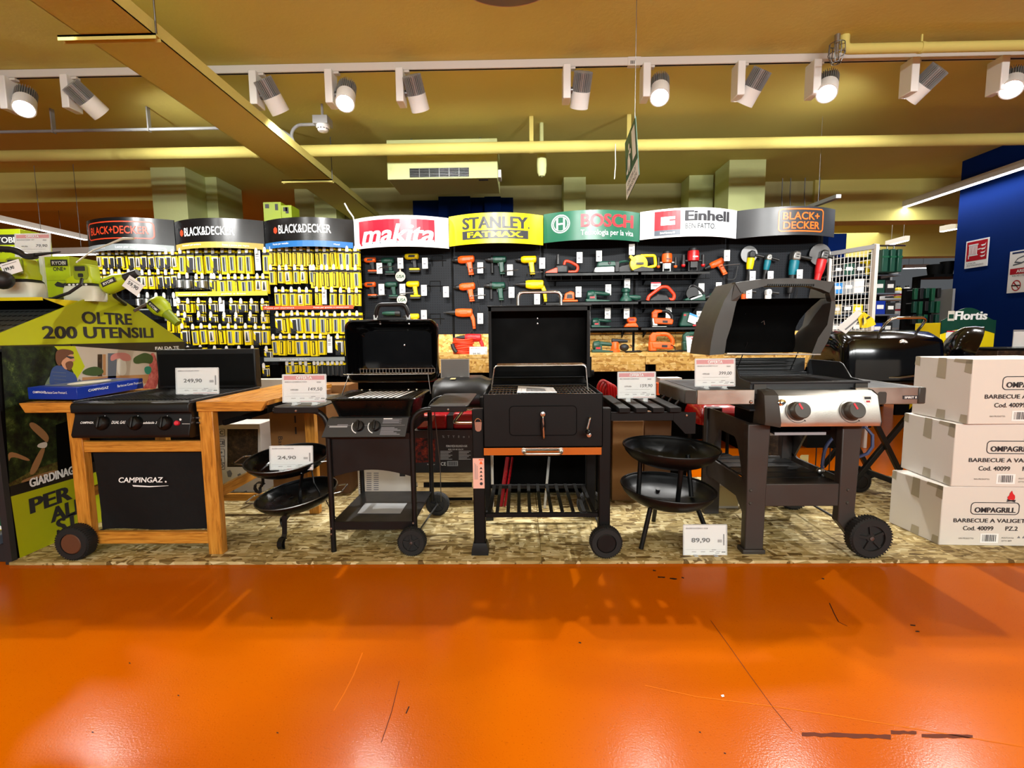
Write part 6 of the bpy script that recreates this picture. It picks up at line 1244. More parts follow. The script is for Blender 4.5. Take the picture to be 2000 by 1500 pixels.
for i in range(3): b.box(xm - .02 + .006 * i, xm - .018 + .006 * i, k, k + .0003, a.z + L * .3, c.z - L * (.15 + .05 * i), 'ink_soft')
b.build('label_printing', lb, smooth=0)
price_sign(1206, 726, 1281, 778, 2.62, 'red-headed price sign reading 159,90 on the slatted table of the crank grill', '159,90', 'BBQ TENNESSEE CARBONELLA', True, '179,00', zrest=SLAT_Z)
# ================================================================ stainless-fronted gas grill, right
Y3 = 2.40; wf = lambda px, py, Y=Y3: W(px, py, Y); Yb = 2.95
t = thing('stainless_front_grill', 'large grey-brown gas grill with stainless control panel, side tables and tall open lid', 'barbecue', (wf(1580, 1000).x, 2.66, OSBZ))
zf = wf(1600, 828).z; la0, la1 = wf(1453, 1085).x + .002, wf(1490, 1085).x; ra0, ra1 = wf(1644, 900).x, wf(1676, 900).x
G = 'spirit_brown'
b = MB(G); b.loft([[V(la0 + e, Y3, z), V(la1 + e2, Y3, z), V(la1 + e2, Y3 + .05, z), V(la0 + e, Y3 + .05, z)] for e, e2, z in ((0, 0, OSBZ + .02), (0, .004, .35), (-.006, .012, zf))]); b.build('leg', t, bevel=.005)
b = MB(G); b.box(la0 - .012, la1 + .008, Y3 - .01, Y3 + .06, OSBZ, OSBZ + .022); b.build('foot', t, bevel=.004)
zk = wf(1650, 1000).z; wc = V(wf(1692, 1054, 2.37).x, Y3 + .0, OSBZ + .104)
b = MB(G); b.prism([V(ra0 - .004, Y3, zf), V(ra1 + .012, Y3, zf), V(ra1, Y3, zk), V(ra1 + .012, Y3, zk - .03), V(wc.x - .02, Y3, wc.z + .02), V(wc.x - .06, Y3, wc.z - .02), V(ra0 - .002, Y3, zk - .05), V(ra0, Y3, zk)], (0, .05, 0)); b.build('leg', t, bevel=.005)
for x0, x1 in ((la0, la1), (ra0, ra1)): b = MB(G); b.box(x0, x1, Yb, Yb + .05, OSBZ + (0 if x0 == la0 else .08), zf); b.build('leg', t, bevel=.005)
z1, z0 = wf(1560, 946).z, wf(1560, 990).z
b = MB(G); b.box(la1 - .003, ra0 + .003, Y3 + .008, Y3 + .04, z0, z1); b.build('front_apron', t, bevel=.004)
for x in (la0 + .02, ra0 + .04):
    for z in (z1 - .03, z0 + .02):
        b = MB('spirit_grey'); b.lathe([(0, .006), (.006, .005), (.009, 0), (0, 0)], V(x, Y3, z), 12, axis=(0, -1, 0)); b.build('rivet', t)
# side panels joining front and back legs, with rounded cut-out between two rails
for x in (la0 + .012, ra1 - .02):
    b = MB(G); n = 8
    prof = [(Y3 + .04, zf), (Yb + .01, zf), (Yb + .01, zf - .3)] + [(Yb - .02 - .14 * math.sin(math.pi / 2 * i / n), zf - .3 + .2 * (1 - math.cos(math.pi / 2 * (1 - i / n) ) * 1.0) * 0 + .2 * math.sin(math.pi / 2 * i / n)) for i in range(n + 1)] + [(Y3 + .2 - .12 * i / n, zf - .1 - .2 * (1 - math.cos(math.pi / 2 * i / n))) for i in range(n + 1)] + [(Y3 + .04, zf - .32)]
    b.prism([V(x, y, z) for y, z in prof], (.012, 0, 0)); b.build('side_brace', t)
    b = MB(G); b.prism([V(x, y, z) for y, z in ((Y3 + .04, z1 + .03), (Y3 + .12, z1 + .005), (Yb - .05, z1 + .005), (Yb + .01, z1 + .03), (Yb + .01, z0), (Yb - .1, z0 + .01), (Y3 + .15, z0 + .01), (Y3 + .06, z0 - .06), (Y3 + .04, z0 - .1))], (.012, 0, 0)); b.build('lower_side_rail', t)
for k in range(5):
    y0 = Y3 + .06 + .1 * k; b = MB('black_satin'); b.box(la1 - .03, ra0 + .03, y0, y0 + .09, z1 - .02, z1 - .01); b.build('bottom_slat', t, bevel=.002, seg=1)
b = MB(G); b.box(la1 - .01, ra0 + .01, Yb + .01, Yb + .03, z0, z1); b.build('back_apron', t)
wheel('wheel', t, V(wc.x + .004, Y3 - .035, wc.z), .104, .06, 'rubber', 5); wheel('wheel', t, V(wc.x + .004, Yb + .09, wc.z), .104, .06, 'rubber', 5)
b = MB('dull_steel'); b.cyl((wc.x, Y3 - .03, wc.z), (wc.x, Yb + .09, wc.z), .007, n=8); b.build('axle', t)
# control console
yp = 2.30; tl, tr_, br_, bl_ = W(1512, 773, yp + .035), W(1705, 772, yp + .035), W(1720, 822, yp), W(1530, 826, yp)
zpt = (tl.z + tr_.z) / 2; zpb = (br_.z + bl_.z) / 2; pb0, pb1 = bl_.x - .012, br_.x + .004
zc = wf(1600, 762).z
b = MB('brushed'); b.loft([[V(x, yp + .035, zpt), V(x, yp, zpb), V(x, yp + .004, zpb - .022), V(x, Y3 + .05, zpb - .03), V(x, Y3 + .03, zc), V(x, yp + .075, zc)] for x in (pb0, pb1)]); con = b.build('control_panel', t)
for x, s_ in ((pb0, -1), (pb1, 1)):
    b = MB('spirit_grey'); w_ = .055 if s_ < 0 else .014
    b.loft([[V(x, yp + .032, zpt + .003), V(x, yp - .004, zpb - .002), V(x, yp, zpb - .026), V(x, Y3 + .06, zpb - .034), V(x, Y3 + .04, zc + .008), V(x, yp + .072, zc + .004)], [V(x + s_ * w_, yp + .055, zpt + .0), V(x + s_ * w_, yp + .035, zpb - .0), V(x + s_ * w_, yp + .04, zpb - .02), V(x + s_ * w_, Y3 + .06, zpb - .03), V(x + s_ * w_, Y3 + .04, zc + .004), V(x + s_ * w_, yp + .085, zc)]]); b.build('end_cap', con)
up = V(0, .035, zpt - zpb).normalized(); nr = XR.cross(up)
def onc(px, py): p = W(px, py, yp + .017); f = (p.z - zpb) / (zpt - zpb); return V(p.x, yp + .035 * f, p.z)
for px in (1556, 1661):
    p = onc(px, 803); k = nr; b = MB('spirit_grey'); b.lathe([(.046, 0), (.046, .004), (.04, .008), (.04, .045), (.036, .05), (0, .05)], p, 32, axis=k); kn = b.build('knob', t)
    b = MB('offer_red'); a = p + k * .051; d = (up * .9 - XR * .45).normalized(); b.bar(a + d * .004, a + d * .034, .009, .003, up=k); b.build('pointer', kn)
    b = MB('ink'); 
    for i in range(24):
        a0 = math.radians(110 + 8 * i * 1.0); a1_ = math.radians(110 + 8 * (i + 1)); f = lambda aa, r: p + XR * (r * math.cos(aa)) + up * (r * math.sin(aa)) + k * .001; b.poly([f(a0, .054), f(a1_, .054), f(a1_, .056), f(a0, .056)])
    b.poly([f(math.radians(300), .056), f(math.radians(308), .05), f(math.radians(308), .062)]); b.build('dial_marks', con, smooth=0)
p = onc(1527, 787); b = MB('chrome'); b.lathe([(.016, 0), (.016, .008), (.012, .01), (.012, .024), (0, .026)], p, 20, axis=nr); b.build('igniter_button', t)
p = onc(1698, 783); b = MB('paper'); f = lambda u, v, k=.001: p + XR * (u * .022) + up * (v * .03) + nr * k; b.poly([f(-.9, .8), f(.9, .8), f(.9, -.1), f(0, -.9), f(-.9, -.1)]); b.poly([f(-.7, .6, .002), f(.7, .6, .002), f(.7, .2, .002), f(-.7, .2, .002)], 'ink'); b.poly([f(-.4, .0, .002), f(.4, .0, .002), f(.4, -.3, .002), f(-.4, -.3, .002)], 'fire_red'); b.build('badge', con, smooth=0)
# side tables
zt3 = wf(1400, 762).z
fxl, fxr = W(1345, 770, Y3).x, W(1474, 770, Y3).x
b = MB('brushed'); b.box(W(1362, 780, Y3).x, fxr, Y3, Y3 + .006, wf(1400, 790).z, zt3); b.build('table_front', t, bevel=.0015, seg=1)
b = MB('spirit_grey'); x0 = W(1362, 780, Y3).x; zb_ = wf(1400, 790).z
b.prism([V(x0, Y3 - .001, zb_), V(fxl - .01, Y3 + .03, zb_), V(fxl - .02, Yb - .1, zb_), V(fxl - .0, Yb - .03, zb_), V(x0, Yb, zb_), V(x0, Yb, zt3), V(fxl, Yb - .03, zt3), V(fxl - .02, Yb - .1, zt3), V(fxl - .01, Y3 + .03, zt3), V(x0, Y3 - .001, zt3)][:5], (0, 0, zt3 - zb_)); b.build('table_end', t, bevel=.006)
b = MB('charcoal_grey'); b.box(x0 + .001, fxr, Y3 + .006, Yb, zt3 - .014, zt3); b.box(x0, fxr, Yb, Yb + .006, zb_ + .02, zt3 + .002, 'brushed'); b.build('table_top', t)
for yy in (2.5, 2.62, 2.74): b = MB('black_satin'); b.tube([V(fxl - .012, yy, zb_ + .01), V(fxl - .03, yy, zb_ - .01), V(fxl - .03, yy, zb_ - .02)], .006, 8); b.build('tool_hook', t)
screw(t, W(1467, 785, Y3 - .002), .009)
xr0, xr1 = pb1 - .06, W(1793, 770, Y3).x; xe = W(1808, 770, Y3).x; zt4 = wf(1760, 757).z; zb4 = wf(1760, 789).z
b = MB('brushed'); b.box(xr0, xr1, Y3, Y3 + .006, zb4, zt4); b.build('table_front', t, bevel=.0015, seg=1)
b = MB('charcoal_grey'); b.box(xr0, xr1, Y3 + .006, Yb, zt4 - .014, zt4 - .001); b.build('table_top', t)
b = MB('spirit_grey'); b.box(xr1, xe, Y3 - .004, Yb, zb4, zt4 + .001); b.build('table_end', t, bevel=.006)
p = W(1779, 776, Y3); b = MB('ink'); b.box(p.x - .04, p.x + .035, Y3 - .0015, Y3 - .0005, p.z - .009, p.z + .009); b.text('SPIRIT II', (p.x - .003, Y3 - .0015, p.z - .005), .01, 'paper', w=.058, bold=.03); b.build('nameplate', t, smooth=0)
p = W(1722, 777, Y3); b = MB('spirit_grey'); b.prism([V(x, Y3 - .002, z) for x, z in rrect(p.x - .02, p.x + .022, p.z - .03, p.z + .03, .01)], (0, .0015, 0)); b.build('fuel_gauge', t)
# cook box
zb5 = zc + .001; cb0, cb1 = W(1462, 752, 2.46).x, W(1690, 748, 2.46).x; zr = W(1570, 750, 2.46).z + .012
b = MB('charcoal_grey'); wt = .008
b.prism([V(x, 2.44, z) for x, z in ((cb0 + .015, zb5 - .05), (cb1 - .015, zb5 - .05), (cb1, zr), (cb0, zr))], (0, wt, 0)); b.prism([V(x, Yb, z) for x, z in ((cb0 + .015, zb5 - .1), (cb1 - .015, zb5 - .1), (cb1, zr + .01), (cb0, zr + .01))], (0, wt, 0))
b.box(cb0 - .005, cb1 + .005, 2.43, 2.445, zr - .006, zr + .004); b.box(cb0, cb1, 2.44, Yb, zb5 - .11, zb5 - .1)
for x, s_ in ((cb0, -1), (cb1, 1)):
    zt_ = W(1460, 706, 2.75).z
    b.prism([V(x, y, z) for y, z in ((2.44, zb5 - .08), (2.44, zr), (2.56, zr + .012), (2.6, zr + .05), (2.63, zt_ - .01), (2.66, zt_), (Yb - .02, zt_), (Yb, zt_ - .03), (Yb, zb5 - .1))], (-s_ * wt, 0, 0))
b.build('cook_box', t, bevel=.002, seg=1)
for px in (1484, 1682): p = W(px, 763, 2.43); b = MB('spirit_grey'); b.box(p.x - .03, p.x + .03, 2.428, 2.434, zb5 - .02, zr - .008); b.build('box_bracket', t); screw(t, p + V(0, -.006, -.004), .005)
grate(t, cb0 + .012, cb1 - .012, 2.46, Yb - .01, zr - .004, 34, 4, .0035, 'charcoal_grey')
b = MB('charcoal_grey'); b.box(cb0 + .01, cb1 - .01, Yb + .02, Yb + .03, zr, W(1500, 700, Yb).z); b.build('back_shield', t)
b = MB('black_satin'); y = Yb - .02
for k in range(7): z = zr + .03 + .022 * k; b.cyl((cb0 + .06, y - .006 * k, z), (cb1 - .1, y - .006 * k, z), .003, n=6)
for u in (.25, .8): b.cyl((cb0 + (cb1 - cb0) * u, y + .004, zr + .02), (cb0 + (cb1 - cb0) * (u + .06), y - .05, zr + .19), .003, n=6)
b.build('folded_rack', t)
# lid standing open: side cheeks with a bowed front edge, arched handle bar, dark inside
lyf, lyb = 2.70, 2.98
P = lambda px, py, Y: W(px, py, Y)
zl0 = P(1500, 692, lyf).z
L = lambda pts, Y: [P(x, y, Y) for x, y in pts]
out_l = [(1386, 694), (1389, 668), (1397, 632), (1414, 588), (1436, 551)]; in_l = [(1415, 692), (1419, 664), (1428, 636), (1436, 600), (1440, 585)]
out_r = [(1603, 690), (1616, 668), (1626, 644), (1632, 600), (1630, 549)]; in_r = [(1586, 690), (1598, 660), (1616, 634), (1622, 602), (1624, 586)]
def cheek(o, i, s_):
    b = MB('spirit_grey'); n = len(o); rows = []
    for k in range(n):
        a = P(*o[k], lyf); c = P(*i[k], lyf); d = V(a.x + s_ * .012, lyb - .06 * k / n, a.z); e = V(c.x, lyb - .06 * k / n - .02, c.z)
        rows.append([a, c, V(c.x, lyf + .03, c.z), e, d])
    b.loft(rows); return b.build('lid_cheek', t, smooth=45)
cheek(out_l, in_l, -1); cheek(out_r, in_r, 1)
arch = [(1436, 553), (1452, 550), (1490, 545), (1540, 543), (1585, 545), (1615, 549), (1630, 551)]; arc2 = [(1448, 572), (1462, 567), (1497, 558), (1540, 556), (1578, 558), (1604, 565), (1620, 572)]
b = MB('spirit_grey'); rows = []
for (x0, y0), (x1, y1) in zip(arch, arc2):
    a = P(x0, y0, lyf - .015); c = P(x1, y1, lyf - .015); rows.append([a, c, c + V(0, .05, .0), a + V(0, .05, .004)])
b.loft(rows); b.build('lid_handle_arch', t, smooth=45)
b = MB('black_satin')
for k in range(22): x = 1500 + 4.2 * k; q = P(x, 557, lyf - .012); b.box(q.x - .003, q.x + .003, lyf - .02, lyf + .03, q.z - .006, q.z + .006)
b.build('handle_ribs', t)
b = MB('spirit_grey')
for o, i in (((1436, 551), (1450, 573)), ((1630, 549), (1620, 573))):
    a = P(*o, lyf - .01); c = P(*i, lyf - .01); e = P(i[0] + (-10 if i[0] < 1500 else 4), 588, lyf); f = P(o[0] + (-8 if i[0] < 1500 else 1), 588, lyf); b.prism([a, c, e, f], (0, .04, 0))
b.build('handle_post', t)
x0, x1 = P(1438, 584, lyf).x, P(1624, 584, lyf).x; xb0, xb1 = P(1413, 690, lyf).x, P(1590, 690, lyf).x; ztp = P(1530, 583, lyf).z; zbt = P(1500, 692, lyf).z
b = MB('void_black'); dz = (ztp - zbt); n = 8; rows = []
for k in range(n + 1):
    u = k / n; a = x0 + (xb0 - x0) * u; c = x1 + (xb1 - x1) * u; y = lyf + .02 + .22 * math.sin(math.pi * min(u * 1.1 + .12, 1) * .72); z = ztp - dz * u; rows.append([V(a + .01, y, z), V(c - .01, y, z)])
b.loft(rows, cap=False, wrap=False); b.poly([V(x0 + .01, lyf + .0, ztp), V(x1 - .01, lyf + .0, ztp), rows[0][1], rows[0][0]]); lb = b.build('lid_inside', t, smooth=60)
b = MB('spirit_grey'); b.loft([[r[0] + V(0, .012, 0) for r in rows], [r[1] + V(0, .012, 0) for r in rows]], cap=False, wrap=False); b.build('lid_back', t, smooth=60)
b = MB('brushed'); q0 = P(1418, 690, lyf - .01); q1 = P(1600, 692, lyf - .01); b.bar(q0, q1, .03, .006); b.build('lid_lower_trim', t)
for px, py, l in ((1450, 610, .01), (1487, 630, .012), (1576, 608, .02)): p = P(px, py, lyf + .2); b = MB('steel'); b.tube([p, p + V(.01, -.01, .01), p + V(.014, -.01, -l)], .002, 5); b.build('lid_clip', t)
# grease tray, hose and regulator
a, c = W(1512, 846, 2.46), W(1612, 852, 2.46); b = MB('charcoal_grey'); b.box(a.x, c.x, 2.46, 2.8, a.z - .006, a.z); b.box(a.x, c.x, 2.455, 2.462, a.z - .01, a.z + .004, 'grey_plastic'); b.build('grease_tray', t)
b = MB('black_matte'); b.box(a.x - .01, c.x + .05, 2.5, 2.9, a.z + .005, zb5 - .1); b.build('tray_holder', t)
b = MB('hose_blue'); q = lambda px, py, Y: W(px, py, Y)
b.tube(fillet([q(1640, 842, 2.66), q(1612, 870, 2.62), q(1606, 905, 2.6), q(1606, 920, 2.6)], .05, 6), .0085, 10); b.build('gas_hose', t)
b = MB('hose_blue'); b.tube([q(1665, 838, 2.6), q(1690, 834, 2.55), q(1704, 850, 2.53), q(1704, 872, 2.53), q(1694, 886, 2.53), q(1678, 892, 2.55), q(1664, 890, 2.62)], .0085, 10); b.build('gas_hose', t)
p = q(1602, 920, 2.6); b = MB('steel'); b.ell(p, .022, .016, .02, n=14, k=7); b.cyl(p + V(.012, 0, -.05), p + V(.012, 0, .03), .008, n=10); b.build('regulator', t)
price_sign(1357, 700, 1436, 755, 2.47, 'red-headed price sign reading 399,00 on the left table of the stainless-fronted grill', '399,00', 'BARBECUE GAS SPIRIT II E-210', True, '499,00', zrest=zt3)

# ================================================================ three pale cartons at the right
def carton(pA, pB, pC, z0, h, label, text_u, flame=True, Z=None):
    """pA far left corner, pB near left (front-left) corner, pC a point along the front face to the right; all on the ground plan"""
    t = thing('cardboard_carton', label, 'carton', (pB.x, pB.y, z0), 'stacked pale cartons')
    f = (pC - pB); f.z = 0; L = .56; f.normalize(); d = (pA - pB); d.z = 0
    q = [V(pB.x, pB.y, z0), V(pB.x, pB.y, z0) + f * L, V(pB.x, pB.y, z0) + f * L + d, V(pB.x, pB.y, z0) + d]
    b = MB('carton_white'); b.prism(q, (0, 0, h)); b.build('box', t, bevel=.004)
    o = V(pB.x, pB.y, z0); n = f.cross(ZUP)
    dn = d.normalized(); dl = d.length; sn = dn.cross(ZUP) * 1
    if sn.x > 0: sn = -sn
    S = lambda u, v, k=.0012: o + dn * (dl * u) + ZUP * (h * v) + sn * k
    for u0, u1, v0, v1 in ((.42, .58, .66, 1), (.38, .54, 0, .16), (0, .12, .78, 1), (.9, 1, .84, 1), (.02, .14, 0, .14), (0, .3, .93, 1)): b = MB('tape'); b.poly([S(u0, v0), S(u1, v0 + .02), S(u1 - .02, v1), S(u0, v1)]); b.build('tape', t, smooth=0)
    b = MB('ink'); F = lambda u, v, k=.0012: o + f * u + ZUP * v + n * k; c = text_u
    T = lambda st, v, hh, w=None, du=0.0, bold=.0, m='ink': b.text(st, F(c + du, v, .0015), hh, m, ux=f, w=w, bold=bold)
    T('OMPAGRILL', h * .57, .026, .2, bold=.03)
    oo = rrect(c - .12, c + .12, h * .53, h * .74, .02, 4); ii = rrect(c - .116, c + .116, h * .53 + .004, h * .74 - .004, .017, 4)
    for k in range(len(oo)): j = (k + 1) % len(oo); b.poly([F(*oo[k]), F(*oo[j]), F(*ii[j]), F(*ii[k])], 'ink')
    if flame:
        g = F(c + .075, h * .75, .002); b.poly([g + f * u + ZUP * v for u, v in ((-.016, .012), (-.02, .026), (-.012, .034), (-.01, .046), (.0, .06), (.006, .044), (.016, .034), (.018, .018), (.012, .01))], 'flame'); b.poly([g + f * u + ZUP * v for u, v in ((-.022, 0), (.022, .006), (.02, .012), (-.022, .006))]); b.poly([g + f * u + ZUP * v for u, v in ((-.02, .008), (.02, -.002), (.02, .004), (-.02, .014))])
    T('BARBECUE A VALIGETTA', h * .4, .02, .4, bold=.012, du=-.0); T('Cod. 40099', h * .265, .022, .15, du=-.075, bold=.01); T('PZ.2', h * .265, .022, .06, du=.09, bold=.01)
    b.poly([F(c - .06, h * .05, .001), F(c + .03, h * .05, .001), F(c + .03, h * .21, .001), F(c - .06, h * .21, .001)], 'paper')
    random.seed(2); u = c - .05
    while u < c + .02: w_ = random.choice((.0015, .003, .005)); b.poly([F(u, h * .075), F(u + w_, h * .075), F(u + w_, h * .19), F(u, h * .19)]); u += w_ + random.choice((.002, .003))
    T('EAN PRODOTTO:', h * .115, .007, .075, du=-.13); T('PRODOTTO IN ITALIA', h * .13, .007, .06, du=.075); T('LOTTO: 40099', h * .08, .007, .05, du=.07)
    for k in range(3): g = F(c + .13 + .024 * k, h * .15); b.poly([g + f * (.009 * math.cos(w)) + ZUP * (.009 * math.sin(w)) for w in (math.pi / 2 + 2 * math.pi * i / 3 for i in range(3))], 'ink_soft')
    b.build('printing', t, smooth=0); return t
bB = Zp(1833.6, 1064.6, OSBZ); bA = Zp(1735.6, 1020, OSBZ); h1 = W(1849, 950, bB.y).z - OSBZ
carton(bA, bB, V(bB.x + .5, bB.y - .02, 0), OSBZ, h1, 'pale cardboard carton at the bottom of the stack, standing on the chipboard floor', .262)
z2 = OSBZ + h1 + .002; mB = Zp(1857, 950, z2); mA = Zp(1759, 913, z2); h2 = W(1871.4, 828, mB.y).z - z2
carton(mA, mB, V(mB.x + .5, mB.y - .03, 0), z2, h2, 'pale cardboard carton in the middle of the stack, with wide tape on its side', .275)
z3 = z2 + h2 + .002; tB = Zp(1890, 829, z3); tA = Zp(1780, 807, z3); h3 = W(1905, 702, tB.y).z - z3
carton(tA, tB, V(tB.x + .5, tB.y - .01, 0), z3, h3, 'pale cardboard carton on top of the stack at the right edge', .27, False)

# ================================================================ black folding grill on crossed legs, behind
Y4 = 3.25; wf = lambda px, py, Y=Y4: W(px, py, Y)
t = thing('cross_leg_grill', 'glossy black barrel-lidded grill with lid thermometer on crossed folding legs', 'barbecue', (wf(1740, 900).x, 3.45, OSBZ))
a, c = wf(1652, 760).x, wf(1836, 760).x; zb, zm, zt_ = wf(1740, 792).z, wf(1740, 742).z, wf(1740, 645).z
b = MB('black_gloss'); rows = []
D = .52; n = 12
def bar_ring(sh, u):  # cross-section in the y-z plane
    return None
sec = [(Y4 - .03, zm)] + [(Y4 - .035 + .04 * (1 - math.cos(math.pi / 2 * k / 6)) + .0, zm + (zt_ - zm - .05) * math.sin(math.pi / 2 * k / 6)) for k in range(7)] + [(Y4 + .08, zt_ - .012), (Y4 + .2, zt_), (Y4 + .34, zt_ - .02), (Y4 + .46, zm + .1), (Y4 + .5, zm)]
def secring(x, k): cy, cz = Y4 + .22, zm + .05; return [V(x, cy + (y - cy) * k, cz + (z - cz) * k) for y, z in sec]
b.loft([secring(a - .03, .6), secring(a - .025, .8), secring(a, .94), secring(a + .04, 1), secring(c - .04, 1), secring(c, .94), secring(c + .02, .8)]); lid = b.build('lid', t, smooth=50)
b = MB('black_gloss'); b.loft([[V(x, y, z) for y, z in ((Y4 - .04, zm - .004), (Y4 + .5, zm - .004), (Y4 + .44, zb), (Y4 + .03, zb))] for x in (a + .01, c - .01)]); b.build('bowl', t, bevel=.02)
b = MB('dull_steel'); p0, p1 = wf(1755, 738, Y4 - .05), wf(1800, 732, Y4 - .05); b.tube(fillet([p0 + V(-.05, .02, 0), p0, p1, p1 + V(.08, .02, .01)], .02), .007, 8); b.build('front_rail', t)
p = wf(1772, 673, Y4 - .045); p.y = Y4 - .008; b = MB('chrome'); b.lathe([(.0, .004), (.026, .004), (.03, .006), (.033, .002), (.033, -.02), (0, -.02)], p, 28, axis=(0, -1, 0)); th = b.build('thermometer', lid)
b = MB('paper'); b.lathe([(0, .0055), (.026, .0055), (.026, .0045), (0, .0045)], p, 24, axis=(0, -1, 0)); b.bar(p + V(-.004, -.007, -.012), p + V(.008, -.007, .014), .002, .004, 'ink'); b.bar(p + V(-.012, -.007, .012), p + V(.006, -.007, .014), .002, .003, 'ink'); b.build('thermometer_dial', lid)
h0, h1_ = wf(1722, 648, Y4 + .06), wf(1797, 644, Y4 + .06); zh = wf(1760, 621, Y4).z; b = MB('chrome'); b.tube(fillet([V(h0.x, Y4 + .1, zt_ - .03), V(h0.x + .01, Y4 - .0, zh), V(h1_.x - .005, Y4 - .0, zh), V(h1_.x, Y4 + .1, zt_ - .03)], .04, 6), .009, 10); b.build('handle', lid)
for k, (x0, x1) in enumerate(((1796, 1668), (1690, 1800))):
    b = MB('black_satin'); p = wf(x0, 790, Y4 + .06); q = W(x1 if k == 0 else 1762, 950, Y4 - .05 if k else Y4 + .1)
    q.z = .1 if k == 0 else OSBZ + .012; p.z = zb + .01
    if k: q = V(Zp(1775, 965, OSBZ).x, 3.3, OSBZ + .014)
    b.bar(p, q, .032, .03); b.build('leg', t, bevel=.003)
    b = MB('black_satin'); o = V(0, .36, 0); b.bar(p + o, q + o, .032, .03); b.build('leg', t, bevel=.003)
b = MB('black_satin'); p = W(1612, 925, Y4 + .1); p.z = OSBZ + .07; q = V(Zp(1775, 965, OSBZ).x + .02, 3.26, OSBZ + .014); b.bar(W(1650, 905, 3.5) * 1.0, V(q.x, 3.26, .06), .03, .035); b.build('base_bar', t)
wheel('wheel', t, V(W(1672, 910, 3.4).x, 3.36, OSBZ + .075), .075, .04, 'rubber', 0)
b = MB('black_matte'); a2, c2 = W(1618, 900, 3.6), W(1656, 900, 3.6); b.box(W(1560, 880, 3.6).x, a2.x + .06, 3.5, 3.56, .3, .62); b.build('gas_shield', t)
b = MB('black_satin')
for k in range(6): x = W(1590, 900, 3.55).x + .05 * k; b.cyl((x, 3.53, .12), (x, 3.53, .36), .004, n=6)
b.bar((W(1585, 900, 3.55).x, 3.53, .12), (W(1660, 900, 3.55).x, 3.53, .1), .012, .02); b.build('basket', t)
b = MB('tan_label'); p = W(1572, 905, 3.48); b.prism([V(p.x - .03, 3.49, p.z - .06), V(p.x + .03, 3.49, p.z - .06), V(p.x + .03, 3.49, p.z + .06), V(p.x - .02, 3.49, p.z + .06), V(p.x - .03, 3.49, p.z + .05)], (0, .002, 0)); b.text('GAS', (p.x, 3.489, p.z), .014, 'ink'); tg = b.build('hang_tag', t, smooth=0)
# glossy black kettle lid further right
kc = W(1868, 672, 3.55); t = thing('kettle_grill', 'open glossy black kettle grill half hidden behind the carton stack', 'barbecue', (kc.x, 3.6, OSBZ))
ax = V(.35, -.62, .7).normalized()
b = MB('black_gloss'); b.lathe([(0, .15), (.06, .145), (.12, .125), (.165, .09), (.19, .04), (.196, 0), (.2, -.004), (.192, -.004), (.185, .035), (.16, .083), (.115, .118), (0, .14)], W(1890, 690, 3.5), 40, axis=V(-.8, .5, .32)); b.build('lid', t)
b = MB('black_gloss'); b.lathe([(0, -.16), (.08, -.15), (.15, -.1), (.19, -.02), (.2, 0), (.19, 0), (.14, -.09), (0, -.14)], V(kc.x + .02, kc.y + .1, .82), 36); b.build('bowl', t)
for k in range(3):
    u = 2 * math.pi * k / 3 + .5; b = MB('black_satin'); b.cyl(V(kc.x + .02 + .12 * math.cos(u), kc.y + .1 + .12 * math.sin(u), .72), V(kc.x + .02 + .22 * math.cos(u), kc.y + .1 + .22 * math.sin(u), OSBZ if u < 0 or True else 0), .012, n=10); b.build('leg', t)
# white and yellow warning tags flapping on it
q = lambda px, py, Y=3.2: W(px, py, Y)
b = MB('paper'); b.prism([q(1634, 640), q(1674, 606), q(1690, 614), q(1652, 652)], (0, .002, 0)); b.prism([q(1650, 643, 3.198), q(1680, 618, 3.198), q(1682, 620, 3.198), q(1652, 645, 3.198)], (0, .001, 0), 'ink_soft')
tag(b.build('paper_tag', origin=q(1674, 606), smooth=0), 'folded white paper tag sticking out above the crossed-leg grill', 'tag')
b = MB('sign_yellow'); b.prism([q(1676, 622, 3.19), q(1687, 609, 3.19), q(1706, 622, 3.19), q(1711, 634, 3.19), q(1694, 640, 3.19), q(1680, 640, 3.19)], (0, .002, 0)); b.prism([q(1682, 640, 3.18), q(1688, 612, 3.18), q(1694, 628, 3.17), q(1690, 641, 3.18)], (0, .0015, 0)); b.prism([q(1697, 617, 3.187), q(1701, 619, 3.187), q(1694, 624, 3.187), q(1691, 622, 3.187)], (0, .001, 0), 'ink'); b.prism([q(1684, 622, 3.178), q(1687, 620, 3.178), q(1688, 634, 3.178), q(1685, 636, 3.178)], (0, .001, 0), 'ink')
tag(b.build('warning_tag', origin=q(1687, 609), smooth=0), 'yellow folded warning tag beside the white paper tag above the crossed-leg grill', 'tag')
# dark blue leaflet
p = W(1627, 680, 4.5); t = thing('blue_price_leaflet', 'dark blue leaflet with a yellow price flash, on the counter behind the stainless-fronted grill', 'leaflet', (p.x, 4.66, LZ))
q = lambda u, v, k=0: V(p.x + u, 4.66 - k, p.z + v) ; Yl = 4.66; s1 = W(1603, 703, Yl); s2 = W(1650, 662, Yl)
b = MB('shade_blue'); b.box(s1.x, s2.x, Yl, Yl + .003, LZ, s2.z); b.build('leaflet', t, smooth=0)
b = MB('sign_yellow'); w_ = s2.x - s1.x; hh = s2.z - LZ; b.box(s1.x + w_ * .2, s2.x, Yl - .001, Yl - .0003, LZ, LZ + hh * .12); b.box(s1.x + w_ * .55, s1.x + w_ * .85, Yl - .001, Yl - .0003, LZ + hh * .58, LZ + hh * .76); b.box(s1.x + w_ * .86, s1.x + w_ * .98, Yl - .001, Yl - .0003, LZ + hh * .58, LZ + hh * .76, 'fire_red')
